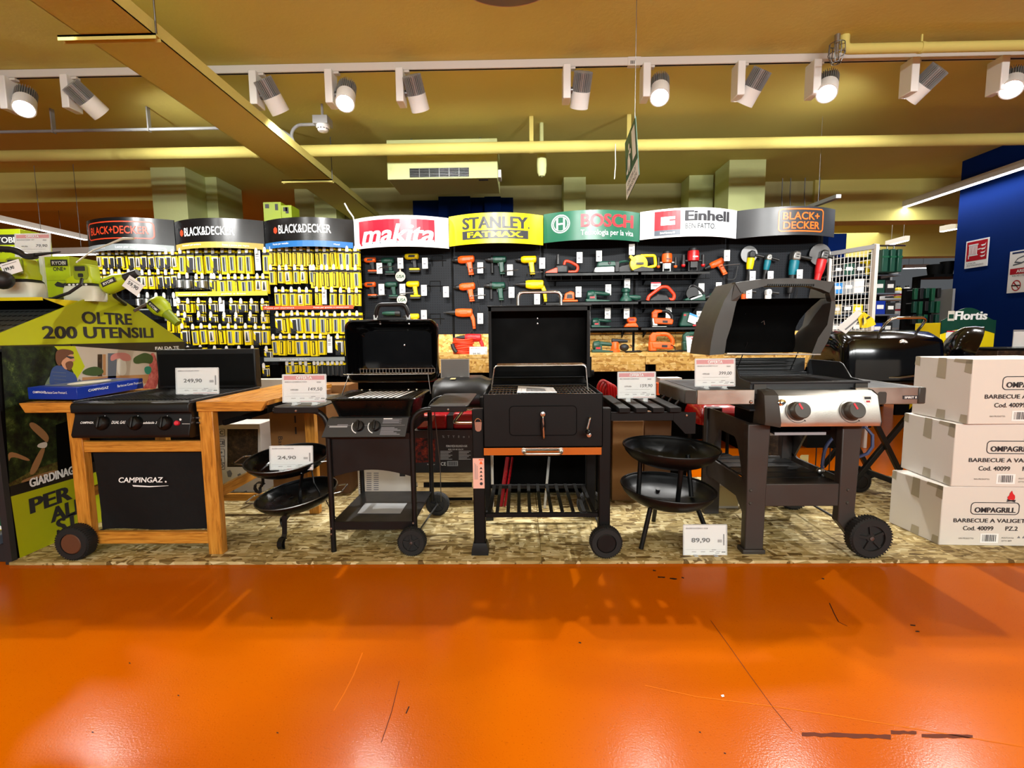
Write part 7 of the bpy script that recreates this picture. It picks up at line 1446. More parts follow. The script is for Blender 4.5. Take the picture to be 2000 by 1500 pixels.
b.text('€ 149,90', (s1.x + w_ * .7, Yl - .0012, LZ + hh * .63), hh * .08, 'ink', w=w_ * .24, bold=.02); b.text('BASSI DI PREZZO', (s1.x + w_ * .45, Yl - .0005, LZ + hh * .86), hh * .06, 'paper', w=w_ * .6)
for k in range(5): b.box(s1.x + w_ * .55, s1.x + w_ * (.9 - .05 * (k % 2)), Yl - .001, Yl - .0003, LZ + hh * (.2 + .05 * k), LZ + hh * (.215 + .05 * k), 'ink_soft')
b.box(s1.x + w_ * .35, s1.x + w_ * .38, Yl - .001, Yl - .0003, LZ + hh * .2, LZ + hh * .65, 'paper'); b.ell((s1.x + w_ * .15, Yl - .001, LZ + hh * .1), w_ * .12, .001, hh * .06, 'paper', 10, 4); b.build('printing', t, smooth=0)
# ================================================================ things standing behind the front row of grills
def crate(name, label, cat, x0, x1, y0, y1, z0, z1, m, bev=.004):
    t = thing(name, label, cat, ((x0 + x1) / 2, (y0 + y1) / 2, z0)); b = MB(m); b.box(x0, x1, y0, y1, z0, z1); b.build('box', t, bevel=bev); return t
# brown carton behind the left fire bowls
Y = 3.3; a, c = W(531, 900, Y), W(616, 900, Y); d = W(640, 900, Y)
t = crate('brown_carton', 'tall brown carton with upside-down lettering behind the left fire bowls', 'carton', a.x, c.x, Y, Y + .35, OSBZ, W(570, 770, Y).z, 'carton')
b = MB('ink'); b.text('ARNOLD', W(601, 830, Y), .045, 'ink', ux=V(0, 0, -1), uz=XR, bold=.03, w=.3); b.text('Barbecue', W(545, 880, Y) + V(0, 0, -.0), .03, 'ink', ux=V(0, 0, -1), uz=XR, w=.2)
for k in range(3): b.box(W(574, 800, Y).x, W(577, 800, Y).x, Y - .001, Y - .0003, W(570, 790 + 22 * k, Y).z - .05, W(570, 790 + 22 * k, Y).z, 'ink')
b.build('lettering', t, smooth=0)
t = crate('brown_carton', 'narrow lighter brown carton edge right beside the lettered brown carton', 'carton', c.x + .004, d.x, Y + .02, Y + .33, OSBZ, W(620, 780, Y).z, 'carton')
# white carton with symbols and a dark photograph
Y = 3.42; a, c = W(400, 900, Y), W(512, 900, Y); z1 = W(460, 828, Y).z; zb = OSBZ
t = crate('printed_carton', 'white carton printed with symbols and a dark grill photo, behind the wooden grill legs', 'carton', a.x, c.x, Y, Y + .2, zb, z1, 'carton_white')
b = MB('ink'); f = lambda px, py: W(px, py, Y) + V(0, -.0012, 0)
b.poly([f(437, 1, ) * 0 + f(444, 838), f(504, 838), f(504, 912), f(444, 912)], 'print_brown')
for i, y in enumerate((845, 865, 884, 898, 910)):
    g = f(433, y); o = rrect(g.x - .022, g.x + .022, g.z - .026, g.z + .026, .006); b.tube([V(x, Y - .001, z) for x, z in o], .0018, 4, closed=True); b.text(('C', 'CE', '+', 'i', 'O')[i], g + V(0, 0, -.012), .026, 'ink', bold=.02)
for px, py, r in ((448, 925, .03), (468, 930, .025), (490, 926, .03), (455, 955, .02), (480, 965, .03)): g = f(px, py); b.prism([g + V(r * math.cos(u) * .7, 0, r * math.sin(u)) for u in (0, 1.2, 2.6, 4.1, 5.2)], (0, .0008, 0), 'ink_soft')
b.build('printing', t, smooth=0)
# pale flat boxes on top of something left, behind the wooden table
Y = 3.76; a, c = W(492, 755, Y), W(566, 755, Y)
zt1 = W(520, 764, Y).z
t = crate('flat_white_box', 'flat white box with a pale lid behind the wooden grill table', 'carton', a.x, c.x + .05, Y, Y + .1, zt1 - .01, W(520, 741, Y).z, 'carton_white', .003)
t2 = crate('dark_crate', 'dark tall crate under the flat white box', 'crate', a.x - .02, c.x + .06, Y, Y + .12, 0, zt1 - .011, 'carton_dark')
a, c = W(604, 760, 3.76), W(672, 752, 3.76); z1 = W(640, 752, 3.76).z
t = crate('wood_topped_box', 'brown flat box beside the two-burner grill, behind its price sign', 'carton', a.x, c.x + .03, 3.76, 4.0, z1 - .1, z1, 'carton')
crate('dark_crate', 'dark crate carrying the brown flat box behind the two-burner grill', 'crate', a.x + .01, c.x + .02, 3.78, 3.98, 0, z1 - .101, 'carton_dark')
# leaning white appliance label board behind the two-burner grill
Y = 3.35; a, c = W(697, 900, Y), W(802, 900, Y)
t = crate('printed_carton', 'grey printed carton seen under the two-burner grill', 'carton', a.x, c.x, Y, Y + .25, OSBZ, W(750, 840, Y).z, 'carton_white')
b = MB('ink_soft')
for k in range(9):
    for j in range(3): p = W(702 + 14 * j, 925 + 4 * k, Y); b.box(p.x, p.x + .035, Y - .0012, Y - .0004, p.z, p.z + .006)
p = W(786, 925, Y); b.box(p.x - .02, p.x + .02, Y - .0012, Y - .0004, p.z - .02, p.z + .02, 'ink'); b.build('printing', t, smooth=0)
Y = 3.38; a, c = W(655, 960, Y), W(684, 960, Y)
t = crate('printed_carton', 'black and white printed carton edge left of the grey carton, behind the left grill leg', 'carton', a.x, c.x, Y, Y + .2, OSBZ, W(670, 900, Y).z, 'carton_dark')
b = MB('paper')
for k in range(3): p = W(661 + 9 * k, 972, Y); b.box(p.x - .012, p.x + .012, Y - .0012, Y - .0004, p.z - .013, p.z + .013)
b.build('symbols', t, smooth=0)
# slatted wooden crate carrying the black pizza oven carton and the red pack
Y = 3.2; a, c = W(812, 950, Y), W(936, 950, Y); zs = [(922, 942), (953, 972), (979, 998)]; ztop = W(870, 922, Y).z
t = thing('slatted_crate', 'pale slatted wooden crate under the black pizza oven carton', 'crate', ((a.x + c.x) / 2, Y + .2, OSBZ))
for y0, y1 in zs: b = MB('pallet_wood'); b.box(a.x, c.x, Y, Y + .018, max(W(870, y1, Y).z, OSBZ + .002), W(870, y0, Y).z); b.build('slat', t, bevel=.002, seg=1)
for x in (a.x + .01, c.x - .05): b = MB('pallet_wood'); b.box(x, x + .04, Y + .018, Y + .2, OSBZ, ztop - .002); b.build('side', t)
b = MB('black_matte'); b.box(a.x + .02, c.x - .02, Y + .02, Y + .03, OSBZ, ztop - .01); b.build('lining', t)
t = crate('pizza_oven_carton', 'black carton with white print and red flames on the slatted crate', 'carton', a.x - .01, c.x + .02, Y - .02, Y + .22, ztop + .001, W(870, 840, Y - .02).z, 'box_black'); Yp = Y - .021
b = MB('paper'); f = lambda px, py: W(px, py, Yp)
b.text('FORNO PIZZA ROLLINGO A GAS', f(892, 873), .013, 'paper', w=.14); b.text('MOD. 32 X 40 X 36 CM', f(890, 879), .009, 'paper', w=.1)
for j in range(2):
    for k in range(7): p = f(860 + 36 * j, 882 + 2.6 * k); b.box(p.x, p.x + .08 - .012 * (k % 3), Yp - .0012, Yp - .0004, p.z, p.z + .0045, 'grey_plastic')
b.text('CE', f(866, 909), .022, 'paper', w=.034); p = f(884, 909); b.box(p.x - .036, p.x + .036, Yp - .001, Yp - .0003, p.z - .004, p.z + .03, 'grey_plastic')
for k in range(12): b.box(p.x - .03 + .005 * k, p.x - .028 + .005 * k + .001 * (k % 3), Yp - .002, Yp - .0012, p.z, p.z + .026, 'ink')
for k in range(6): p = f(866 + 10 * k, 855); b.text(('%', 'T', 'Y', 'll', 'o', 'i')[k], p, .016, 'grey_plastic')
b.poly([f(811, 855), f(850, 857), f(850, 902), f(811, 904)], 'pizza_photo'); b.text('Rollingo', f(842, 908), .008, 'paper', w=.05); b.build('printing', t, smooth=0)
p0 = W(812, 838, Y); p1 = W(938, 808, Y)
t = thing('red_pack', 'glossy red film-wrapped pack lying on the black pizza oven carton', 'pack', ((p0.x + p1.x) / 2, Y + .1, W(870, 840, Y - .02).z))
zz = W(870, 840, Y - .02).z + .002; b = MB('box_red'); b.box(p0.x, W(872, 820, Y).x, Y, Y + .18, zz, p1.z - .006); b.build('pack_half', t, bevel=.012); b = MB('box_red'); b.box(W(885, 820, Y).x, p1.x, Y, Y + .18, zz, p1.z + .004); b.build('pack_half', t, bevel=.012); b = MB('box_black'); b.box(W(872, 820, Y).x + .002, W(885, 820, Y).x - .002, Y + .01, Y + .17, zz, p1.z - .012); b.build('band', t)
b = MB('poster_pink'); g = W(830, 812, Y - .001); b.poly([W(818, 834, Y - .001), W(838, 812, Y - .001), W(850, 810, Y - .001), W(846, 822, Y - .001), W(832, 834, Y - .001)]); b.build('print', t, smooth=0)
# black barrel grill in the second row (seen over the right shelf of the two-burner grill)
Y = 3.44; a, c = W(848, 775, Y), W(948, 775, Y)
t = thing('barrel_grill', 'matte black rounded grill body between the two-burner and the crank grill', 'barbecue', ((a.x + c.x) / 2, 3.65, 0))
b = MB('black_satin'); sec = [(Y + .02, .0), (Y - .02, .05), (Y - .015, .12), (Y + .05, .19), (Y + .15, .215), (Y + .35, .22), (Y + .45, .15), (Y + .46, 0)]; zc_ = W(890, 795, Y).z - .02
b.loft([[V(x, Y + .2 + (y - Y - .2) * k, zc_ + z * (.9 if k < 1 else 1)) for y, z in sec] for x, k in ((a.x - .02, .85), (a.x + .01, .97), (a.x + .05, 1), (c.x - .05, 1), (c.x, .97), (c.x + .03, .85))]); b.build('lid', t, smooth=60)
b = MB('black_matte'); b.box(a.x + .02, c.x - .02, Y + .05, Y + .4, zc_ - .1, zc_ - .001); b.build('bowl', t)
for x in (a.x + .05, c.x - .05):
    for y in (Y + .08, Y + .36): b = MB('black_matte'); b.cyl((x, y + .1, zc_ - .1), (x, y + .1, 0 if y > 3.6 else OSBZ), .012, n=8); b.build('leg', t)
p = W(884, 752, Y + .1); p = V(p.x, Y + .12, zc_ + .2095); b = MB('tan_label'); b.prism([p + V(-.02, -.02, 0), p + V(.02, -.02, 0), p + V(.022, .02, .006), p + V(-.014, .02, .006)], (0, 0, .0015)); b.build('brass_badge', t, smooth=0)
price_sign(861, 701, 917, 738, Y + .22, 'back of a dark grey price stand on the matte black barrel grill', '', '', back=True, zrest=zc_ + .218)
price_sign(917, 677, 952, 706, 4.66, 'white price sign reading 99,90 on the counter beside the orange cable coil', '99,90', 'PROLUNGA', zrest=LZ)
# grey metal box left of the folded stand, and lower plinth pieces
b = MB('dull_steel')
# dark panels, red handle and metal rod behind the crank grill
Y = 3.3; a, c = W(960, 900, Y), W(1150, 900, Y)
t = thing('black_cabinet', 'black cabinet standing behind the crank grill, seen through its legs', 'cabinet', ((a.x + c.x) / 2, Y + .2, OSBZ)); b = MB('void_black'); b.box(a.x, c.x, Y, Y + .3, OSBZ + .03, W(1050, 800, Y).z); b.build('body', t)
for x in (a.x + .03, c.x - .03): b = MB('void_black'); b.cyl((x, Y + .05, OSBZ), (x, Y + .05, OSBZ + .03), .02, n=10); b.build('foot', t)
b = MB('box_red'); b.bar(W(992, 893, 3.22), V(W(978, 990, 3.1).x, 3.1, OSBZ), .022, .022); b.bar(W(1001, 893, 3.22), V(W(986, 985, 3.1).x, 3.1, OSBZ), .008, .02); tag(b.build('red_pole', origin=W(992, 893, 3.22)), 'dark red pole leaning against the black cabinet behind the crank grill', 'pole')
b = MB('steel'); b.bar(W(1073, 892, 3.2), V(W(1064, 990, 3.06).x, 3.06, OSBZ), .016, .012); tag(b.build('metal_pole', origin=W(1073, 892, 3.2)), 'thin grey metal pole leaning under the crank grill', 'pole')
b = MB('vase'); p = W(957, 890, 3.1); b.box(p.x - .02, p.x + .02, 3.1, 3.12, OSBZ, W(957, 885, 3.1).z); b.box(p.x - .02, p.x + .02, 3.095, 3.1, p.z - .1, p.z - .0, 'offwhite'); b.box(p.x + .012, p.x + .02, 3.09, 3.1, OSBZ, p.z, 'offwhite'); tag(b.build('pale_panel', origin=(p.x, 3.1, OSBZ)), 'narrow pale board edge just right of the left crank grill leg', 'board')
# brown cartons right of the crank grill
Y = 3.2; a, c = W(1196, 900, Y), W(1256, 900, Y); crate('brown_carton', 'tall brown carton between the crank grill and the plain fire bowls', 'carton', a.x, c.x, Y, Y + .3, OSBZ, W(1230, 822, Y).z, 'carton')
Y = 3.3; a, c = W(1258, 900, Y), W(1310, 900, Y); crate('brown_carton', 'darker brown carton behind the plain fire bowls', 'carton', a.x, c.x, Y, Y + .3, OSBZ, W(1280, 815, Y).z, 'carton_dark')
# coiled red tongs
p = W(1178, 770, 3.25); t = thing('red_tongs', 'bunch of bright red coated wire tongs standing behind the slatted table', 'tongs', (p.x, 3.25, p.z - .05)); 
for k in range(4):
    b = MB('lacquer_red'); o = V(.022 * k, .02 * k, -.012 * k); b.tube(fillet([p + o + V(-.045, 0, -.07), p + o + V(-.035, 0, .06), p + o + V(-.01, 0, .1), p + o + V(.03, .0, .08), p + o + V(.04, 0, -.07)], .03, 5), .009, 10); b.build('tong_arm', t)
a, c = W(1150, 800, 3.25), W(1188, 800, 3.25); crate('dark_crate', 'dark crate carrying the bunch of red tongs', 'crate', a.x, c.x, 3.2, 3.4, OSBZ, p.z - .07, 'void_black')
# small cartons and odds under the counter behind the slatted table
Y = 3.7
for x0, x1, y0, y1, m, l in ((1283, 1289, 749, 772, 'tool_orange', 'small orange box behind the slatted table'), (1289, 1332, 738, 752, 'carton_white', 'small white carton with red print behind the slatted table'), (1259, 1282, 728, 748, 'box_black', 'small black carton under the counter behind the 159,90 sign')):
    a, c = W(x0, y1, Y), W(x1, y0, Y); t = crate('small_carton', l, 'carton', a.x, c.x, Y, Y + .1, a.z, c.z, m, .002)
a, c = W(1240, 772, Y), W(1345, 772, Y); crate('dark_crate', 'long dark crate carrying small cartons behind the slatted table', 'crate', a.x, c.x, Y - .01, Y + .2, OSBZ, min(W(1290, 772, Y).z, W(1290, 752, Y).z - .001), 'void_black')
# red portable grill on black legs
Y = 3.05; a, c = W(1372, 810, Y), W(1475, 810, Y)
t = thing('red_portable_grill', 'shiny red portable grill on black legs behind the stainless-fronted grill', 'barbecue', ((a.x + c.x) / 2, 3.25, OSBZ))
zb, zt_ = W(1420, 834, Y).z, W(1420, 792, Y).z
b = MB('lacquer_red'); sec = [(Y, .01), (Y - .01, .05), (Y, (zt_ - zb) * .7), (Y + .06, zt_ - zb), (Y + .3, zt_ - zb), (Y + .38, .06), (Y + .36, 0)]
b.loft([[V(x, Y + .2 + (y - Y - .2) * k, zb + z * k) for y, z in sec] for x, k in ((a.x - .005, .7), (a.x + .012, .93), (a.x + .04, 1), (c.x - .02, 1), (c.x, .9))]); b.build('body', t, smooth=55)
for x in (a.x + .03, c.x - .04):
    for y in (Y + .04, Y + .3): b = MB('black_satin'); b.cyl((x, y, zb + .03), (x, y, OSBZ), .012, n=8); b.build('leg', t)
b = MB('grey_plastic'); b.cyl((a.x + .02, Y - .012, zb + .012), (c.x - .03, Y - .012, zb + .012), .004, n=6); b.build('front_rail', t)
b = MB('black_matte'); b.box(a.x + .02, c.x - .03, Y + .05, Y + .32, .28, .3); b.build('lower_shelf', t)
# framed yellow print leaning
Y = 2.99; a, c = W(1404, 998, Y), W(1452, 955, Y); 
t = thing('yellow_print_carton', 'pale yellow printed carton standing behind the left leg of the stainless-fronted grill', 'carton', ((a.x + c.x) / 2, 3.03, OSBZ)); b = MB('vase'); b.box(a.x, c.x, Y + .06, Y + .12, OSBZ, c.z + .01); b.build('box', t); b = MB('tan_label'); b.box(a.x + .02, c.x - .005, Y + .0588, Y + .0597, OSBZ + .015, c.z); b.build('print', t, smooth=0)
Y = 3.15; a, c = W(1490, 900, Y), W(1532, 850, Y); t = crate('brown_carton', 'dark brown printed carton seen through the stainless-fronted grill', 'carton', a.x, c.x, Y, Y + .12, OSBZ, c.z, 'print_brown')

# ================================================================ lime green tool display at the left
PX = -2.6; ly0, ly1 = 2.36, 3.95; xp = lambda px, py, k=0.0: Xp(px, py, PX) + V(k, 0, 0)
zb = xp(180, 686).z; zt_ = xp(210, 573).z; yap = xp(210, 573).y
t = thing('lime_tool_display', 'lime and black tool display with a triangular header, at the left', 'display', (PX - .6, 3.15, 0))
b = MB('black_matte'); b.box(PX - .03, PX - .004, ly0, ly1, 0, zb); b.build('side_panel', t, smooth=0)
b = MB('charcoal_grey'); b.box(PX - .03, PX + .004, ly0 - .03, ly0 - .002, 0.0, 1.12); b.build('corner_post', t)
# header triangle
ya, yc = 2.26, xp(360, 668).y; zbase = xp(180, 671).z
b = MB('lime_board'); b.prism([V(PX - .012, ya, zbase), V(PX - .012, yc, zbase), V(PX - .012, yap + .05, zt_), V(PX - .012, yap - .05, zt_)], (.012, 0, 0)); hd = b.build('header_triangle', t, smooth=0)
UY = V(0, 1, 0); b = MB('ink')
b.text('OLTRE', xp(212, 633), .07, 'ink', ux=UY, w=.37, bold=.04); b.text('200 UTENSILI', xp(206, 660), .066, 'ink', ux=UY, w=.8, bold=.04); b.build('lettering', hd, smooth=0)
b = MB('box_black'); b.box(PX - .004, PX + .001, xp(140, 680).y, xp(361, 680).y, xp(300, 686).z, zbase); fd = b.build('header_strip', t, smooth=0)
b = MB('paper'); b.text('FAI DA TE', xp(327, 682), .02, 'paper', ux=UY, w=.24, bold=.03); b.build('lettering', fd, smooth=0)
# printed poster: each patch of the picture is its own flat area on the panel
def patch(b, pts, m, k):
    if m in ('hair', 'skin', 'vest', 'leaf', 'check_green', 'vase', 'poster_pink', 'log', 'salmon_cloth', 'pot_teal'):
        for _ in range(2): pts = [q for i in range(len(pts)) for q in ((pts[i - 1][0] * .25 + pts[i][0] * .75, pts[i - 1][1] * .25 + pts[i][1] * .75), (pts[i][0] * .75 + pts[(i + 1) % len(pts)][0] * .25, pts[i][1] * .75 + pts[(i + 1) % len(pts)][1] * .25))]
    b.poly([xp(x, y, k) for x, y in pts], m)
b = MB('hedge_print'); patch(b, [(2, 676), (143, 676), (143, 1), (143, 905), (18, 948)][:2] + [(150, 900), (18, 945)], 'hedge_print', .0012)
patch(b, [(143, 676), (305, 688), (309, 770), (143, 790)], 'poster_wall', .0016); patch(b, [(105, 676), (146, 676), (165, 716), (150, 740), (128, 700)], 'lime_board', .002)
patch(b, [(210, 690), (228, 690), (226, 740), (210, 740)], 'slate', .002); patch(b, [(190, 692), (199, 692), (199, 735), (190, 735)], 'print_brown', .0022); patch(b, [(200, 692), (206, 692), (206, 733), (200, 733)], 'poster_wood', .0022)
patch(b, [(160, 737), (296, 731), (296, 748), (160, 758)], 'poster_wood', .002); patch(b, [(290, 690), (305, 689), (311, 764), (270, 768), (292, 740)], 'salmon_cloth', .0024)
patch(b, [(228, 733), (227, 705), (236, 697), (246, 705), (247, 733)], 'vase', .0026); patch(b, [(214, 708), (216, 690), (250, 688), (258, 704), (240, 706), (232, 698)], 'poster_pink', .0028); patch(b, [(280, 716), (296, 715), (294, 731), (283, 731)], 'pot_teal', .0028)
patch(b, [(262, 712), (258, 700), (272, 692), (284, 688), (300, 696), (296, 712), (282, 708)], 'leaf', .003); patch(b, [(157, 728), (170, 718), (190, 715), (205, 726), (190, 735), (168, 733)], 'leaf', .003)
# man in a vest
patch(b, [(84, 757), (92, 740), (100, 730), (108, 736), (112, 757)], 'check_green', .003); patch(b, [(150, 757), (152, 738), (160, 746), (162, 757)], 'check_green', .003); patch(b, [(95, 757), (96, 732), (102, 716), (118, 712), (130, 724), (148, 730), (152, 757)], 'vest', .0034)
for k in range(4): patch(b, [(100 + 2 * k, 726 + 7 * k), (128, 728 + 7 * k), (128, 729 + 7 * k), (100 + 2 * k, 727 + 7 * k)], 'slate', .0038)
patch(b, [(118, 712), (118, 700), (128, 696), (140, 698), (143, 706), (136, 716), (128, 724)], 'skin', .0038); patch(b, [(122, 698), (128, 690), (142, 692), (144, 702), (140, 708), (132, 706)], 'skin', .004)
patch(b, [(126, 708), (138, 704), (143, 710), (138, 722), (132, 724), (127, 716)], 'hair', .0044); patch(b, [(106, 700), (108, 685), (120, 681), (140, 684), (144, 692), (134, 692), (126, 700), (120, 704), (116, 716), (110, 712)], 'hair', .0046)
patch(b, [(128, 695), (143, 697), (143, 700), (136, 701), (128, 697)], 'ink', .0048); patch(b, [(140, 698), (146, 704), (141, 706)], 'skin', .005)
# saw horse and logs at the bottom of the photograph
patch(b, [(52, 830), (64, 822), (96, 850), (92, 866), (84, 860)], 'log', .003); patch(b, [(52, 928), (80, 872), (90, 872), (70, 926)], 'log', .003); patch(b, [(16, 905), (14, 878), (58, 896), (56, 902), (20, 890)], 'log', .0028); patch(b, [(70, 874), (74, 866), (92, 862), (90, 876)], 'vase', .0034); patch(b, [(16, 945), (60, 920), (116, 900), (114, 920), (18, 952)], 'soil_print', .0026); patch(b, [(38, 938), (112, 915), (112, 924), (44, 946)], 'log', .003)
patch(b, [(108, 830), (143, 818), (150, 910), (112, 920)], 'void_black', .003)
b.build('poster', t, smooth=0, fix=False)
b = MB('box_black'); patch(b, [(18, 950), (290, 870), (290, 892), (20, 970)], 'box_black', .003); st_ = b.build('poster_strip', t, smooth=0, fix=False)
b = MB('paper'); p = xp(57, 952, .004); q = xp(200, 909, .004); b.text('GIARDINAGGIO', V(PX + .004, p.y, p.z), .045, 'paper', ux=UY, w=.34, bold=.05, align='L'); b.build('lettering', st_, smooth=0)
b = MB('lime_board'); patch(b, [(20, 970), (290, 892), (290, 1030), (38, 1092)], 'lime_board', .003); lp = b.build('poster_lower', t, smooth=0, fix=False)
b = MB('ink')
for st, px, py, w in (('PER', 59, 1003, .235), ('ALL', 99, 1021, .2), ('ST', 111, 1043, .13)): p = xp(px, py, .004); b.text(st, p, .078, 'ink', ux=UY, w=w, bold=.05, align='L')
b.build('lettering', lp, smooth=0)
# sloping perforated roof panel and yellow shelf
b = MB('perforated_grey'); b.loft([[V(x, yap - .0, zt_ - .02), V(x, ya + .02, zbase - .01), V(x, ya + .02, zbase - .016), V(x, yap, zt_ - .03)] for x in (-4.6, PX - .014)]); b.build('perforated_panel', t, smooth=0)
zs = W(20, 583, 2.66).z
b = MB('shelf_yellow'); b.box(-4.6, PX - .02, 2.66, 2.664, zs - .012, zs + .006); p = [V(PX - .02, 2.66, zs), V(PX - .02, 2.93, zs), V(PX - .02, 2.9, zs - .012), V(PX - .02, 2.83, zs - .05)]; b.prism(p, (.004, 0, 0)); b.build('shelf_edge', t, smooth=0)
b = MB('black_matte'); b.box(-4.6, PX - .021, 2.664, 3.6, zs - .008, zs); b.build('upper_shelf', t, smooth=0)
z_ = xp(12, 640).z; b = MB('shelf_yellow'); b.box(-4.6, PX - .25, 2.3, 2.304, z_ - .012, z_ + .012); b.build('shelf_edge', t, smooth=0)
b = MB('void_black'); b.box(-4.6, PX - .035, 2.95, ly1, .02, zb); b.build('core', t, smooth=0)
# boxes and sprayers on the shelf
def lime_box(px0, px1, py0, py1, Y, label, words=True, dep=.22):
    a, c = W(px0, py1, Y), W(px1, py0, Y); z0 = zs + .001 if py1 > 560 else a.z
    t = thing('lime_tool_box', label, 'box', ((a.x + c.x) / 2, Y + dep / 2, z0)); b = MB('lime'); b.box(a.x, c.x, Y, Y + dep, z0, c.z); b.build('box', t, bevel=.003)
    w = c.x - a.x; h = c.z - z0; b = MB('ink'); X = lambda u: a.x + w * u; Zz = lambda v: z0 + h * v
    b.box(X(.45), X(.95), Y - .0015, Y - .0004, Zz(.8), Zz(.93)); b.text('RYOBI', (X(.7), Y - .0015, Zz(.825)), h * .07, 'paper', w=w * .4, bold=.03); b.text('ONE+', (X(.7), Y - .0008, Zz(.7)), h * .075, 'ink', w=w * .38, bold=.03); b.box(X(.06), X(.28), Y - .0012, Y - .0004, Zz(.84), Zz(.92), 'lime_dark')
    b.prism([V(X(u), Y - .0015, Zz(v)) for u, v in ((.5, .42), (.6, .48), (.75, .44), (.9, .46), (.96, .4), (.9, .34), (.7, .36), (.55, .38))], (0, .001, 0)); b.box(X(.0), X(1), Y - .001, Y - .0004, Zz(.5), Zz(.508), 'lime_dark'); b.box(X(.1), X(.2), Y - .001, Y - .0004, Zz(.05), Zz(.1)); b.box(X(.6), X(.8), Y - .001, Y - .0004, Zz(.03), Zz(.07)); b.build('printing', t, smooth=0); return t
lime_box(76, 134, 500, 577, 3.2, 'lime cardboard tool box standing between the two sprayers')
lime_box(-60, 38, 447, 576, 3.3, 'taller lime cardboard tool box at the left edge, behind the first sprayer')
lime_box(-60, 42, 505, 577, 3.08, 'low lime cardboard tool box behind the first sprayer at the left edge')
def sprayer(cx, Y, sc, label, nozzle):
    c = V(cx, Y, zs); t = thing('garden_sprayer', label, 'sprayer', (cx, Y, zs)); k = lambda x, y, z: c + V(x * sc, y * sc, z * sc)
    b = MB('tank_white'); b.loft([[k(x, y, z) for x, y in rrect(-w / 2, w / 2, -.09, .09, .05, 5)] for w, z in ((.36, 0), (.38, .03), (.38, .12), (.34, .16), (.26, .18))]); b.build('tank', t, smooth=60)
    b = MB('tool_black'); b.loft([[k(x, y, z) for x, y in rrect(-w / 2, w / 2, -.095, .095, .05, 5)] for w, z in ((.345, .162), (.29, .185), (.26, .19))]); b.build('band', t, smooth=60)
    b = MB('lime'); b.loft([[k(x, y, z) for x, y in rrect(-w / 2 + o, w / 2 + o, -.085, .085, .04, 5)] for w, o, z in ((.3, 0, .19), (.31, 0, .23), (.2, .03, .27), (.17, .04, .36), (.12, .04, .39))]); bd = b.build('motor_housing', t, smooth=60)
    b = MB('lime_dark'); b.prism([k(x, -.092, z) for x, z in rrect(-.03, .12, .225, .38, .03)], (0, .01, 0)); b.prism([k(x, -.096, z) for x, z in rrect(.02, .075, .25, .29, .012)], (0, .004, 0), 'tool_black'); b.prism([k(x, -.096, z) for x, z in rrect(-.01, .1, .315, .365, .01)], (0, .004, 0), 'ink'); b.build('battery_cover', bd, smooth=0)
    b = MB('tool_black'); b.tube(nozzle, .009, 8); b.build('hose', t); return t, k
c = W(42, 560, 2.78); t, k = sprayer(c.x, 2.78, .6, 'lime and white garden sprayer with a tilted price tag, at the left edge', [W(50, 500, 2.7), W(20, 490, 2.7), W(-20, 488, 2.7)])
b = MB('tool_black'); b.tube(fillet([W(0, 486, 2.7), W(34, 488, 2.7), W(50, 502, 2.7), W(70, 500, 2.7)], .03), .017, 10); b.cyl(W(50, 500, 2.7), W(118, 492, 2.72), .013, .004, 10); b.build('spray_lance', t)
b = MB('tool_black'); b.ell(W(4, 547, 2.64), .055, .05, .05); b.build('cap', t)
p = W(22, 523, 2.66); t = thing('tilted_price_tag', 'tilted white price tag reading 199,90 on the lime sprayer at the left edge', 'price tag', p)
ux = V(.96, 0, .26).normalized(); uz = V(-.26, 0, .96).normalized(); q = lambda u, v, k=0: p + ux * u + uz * v + V(0, -k, 0)
b = MB('paper'); b.prism([q(-.055, -.034), q(.055, -.034), q(.055, .034), q(-.055, .034)], (0, .002, 0)); b.build('card', t, smooth=0)
b = MB('ink'); b.text('199,90', q(-.012, -.008, .001), .016, 'ink', ux=ux, uz=uz, bold=.02); b.poly([q(-.045, .022, .001), q(.04, .022, .001), q(.04, .025, .001), q(-.045, .025, .001)], 'ink_soft'); b.build('printing', t, smooth=0)
b = MB('clear'); b.cyl(p + V(0, .003, 0), p + V(0, .06, -.02), .003, n=6); b.build('clip', t)
c = W(166, 560, 2.95); t, k = sprayer(c.x, 2.95, .56, 'lime and white garden sprayer at the right end of the shelf, with a black hose', [W(160, 545, 2.86), W(158, 556, 2.82), W(135, 572, 2.8), W(95, 586, 2.8)])
b = MB('paper')
for i in range(5): p = k(-.08 + .045 * i, -.098, .172); b.ell(p, .009, .002, .006, 'paper', 8, 4)
b.build('band_symbols', t)
price_sign(30, 455, 100, 502, 3.0, 'red-headed price sign reading 79,90 among the lime tool boxes at the left', '79,90', 'IRRORATORE 18V', True, '99,90', zrest=zs)
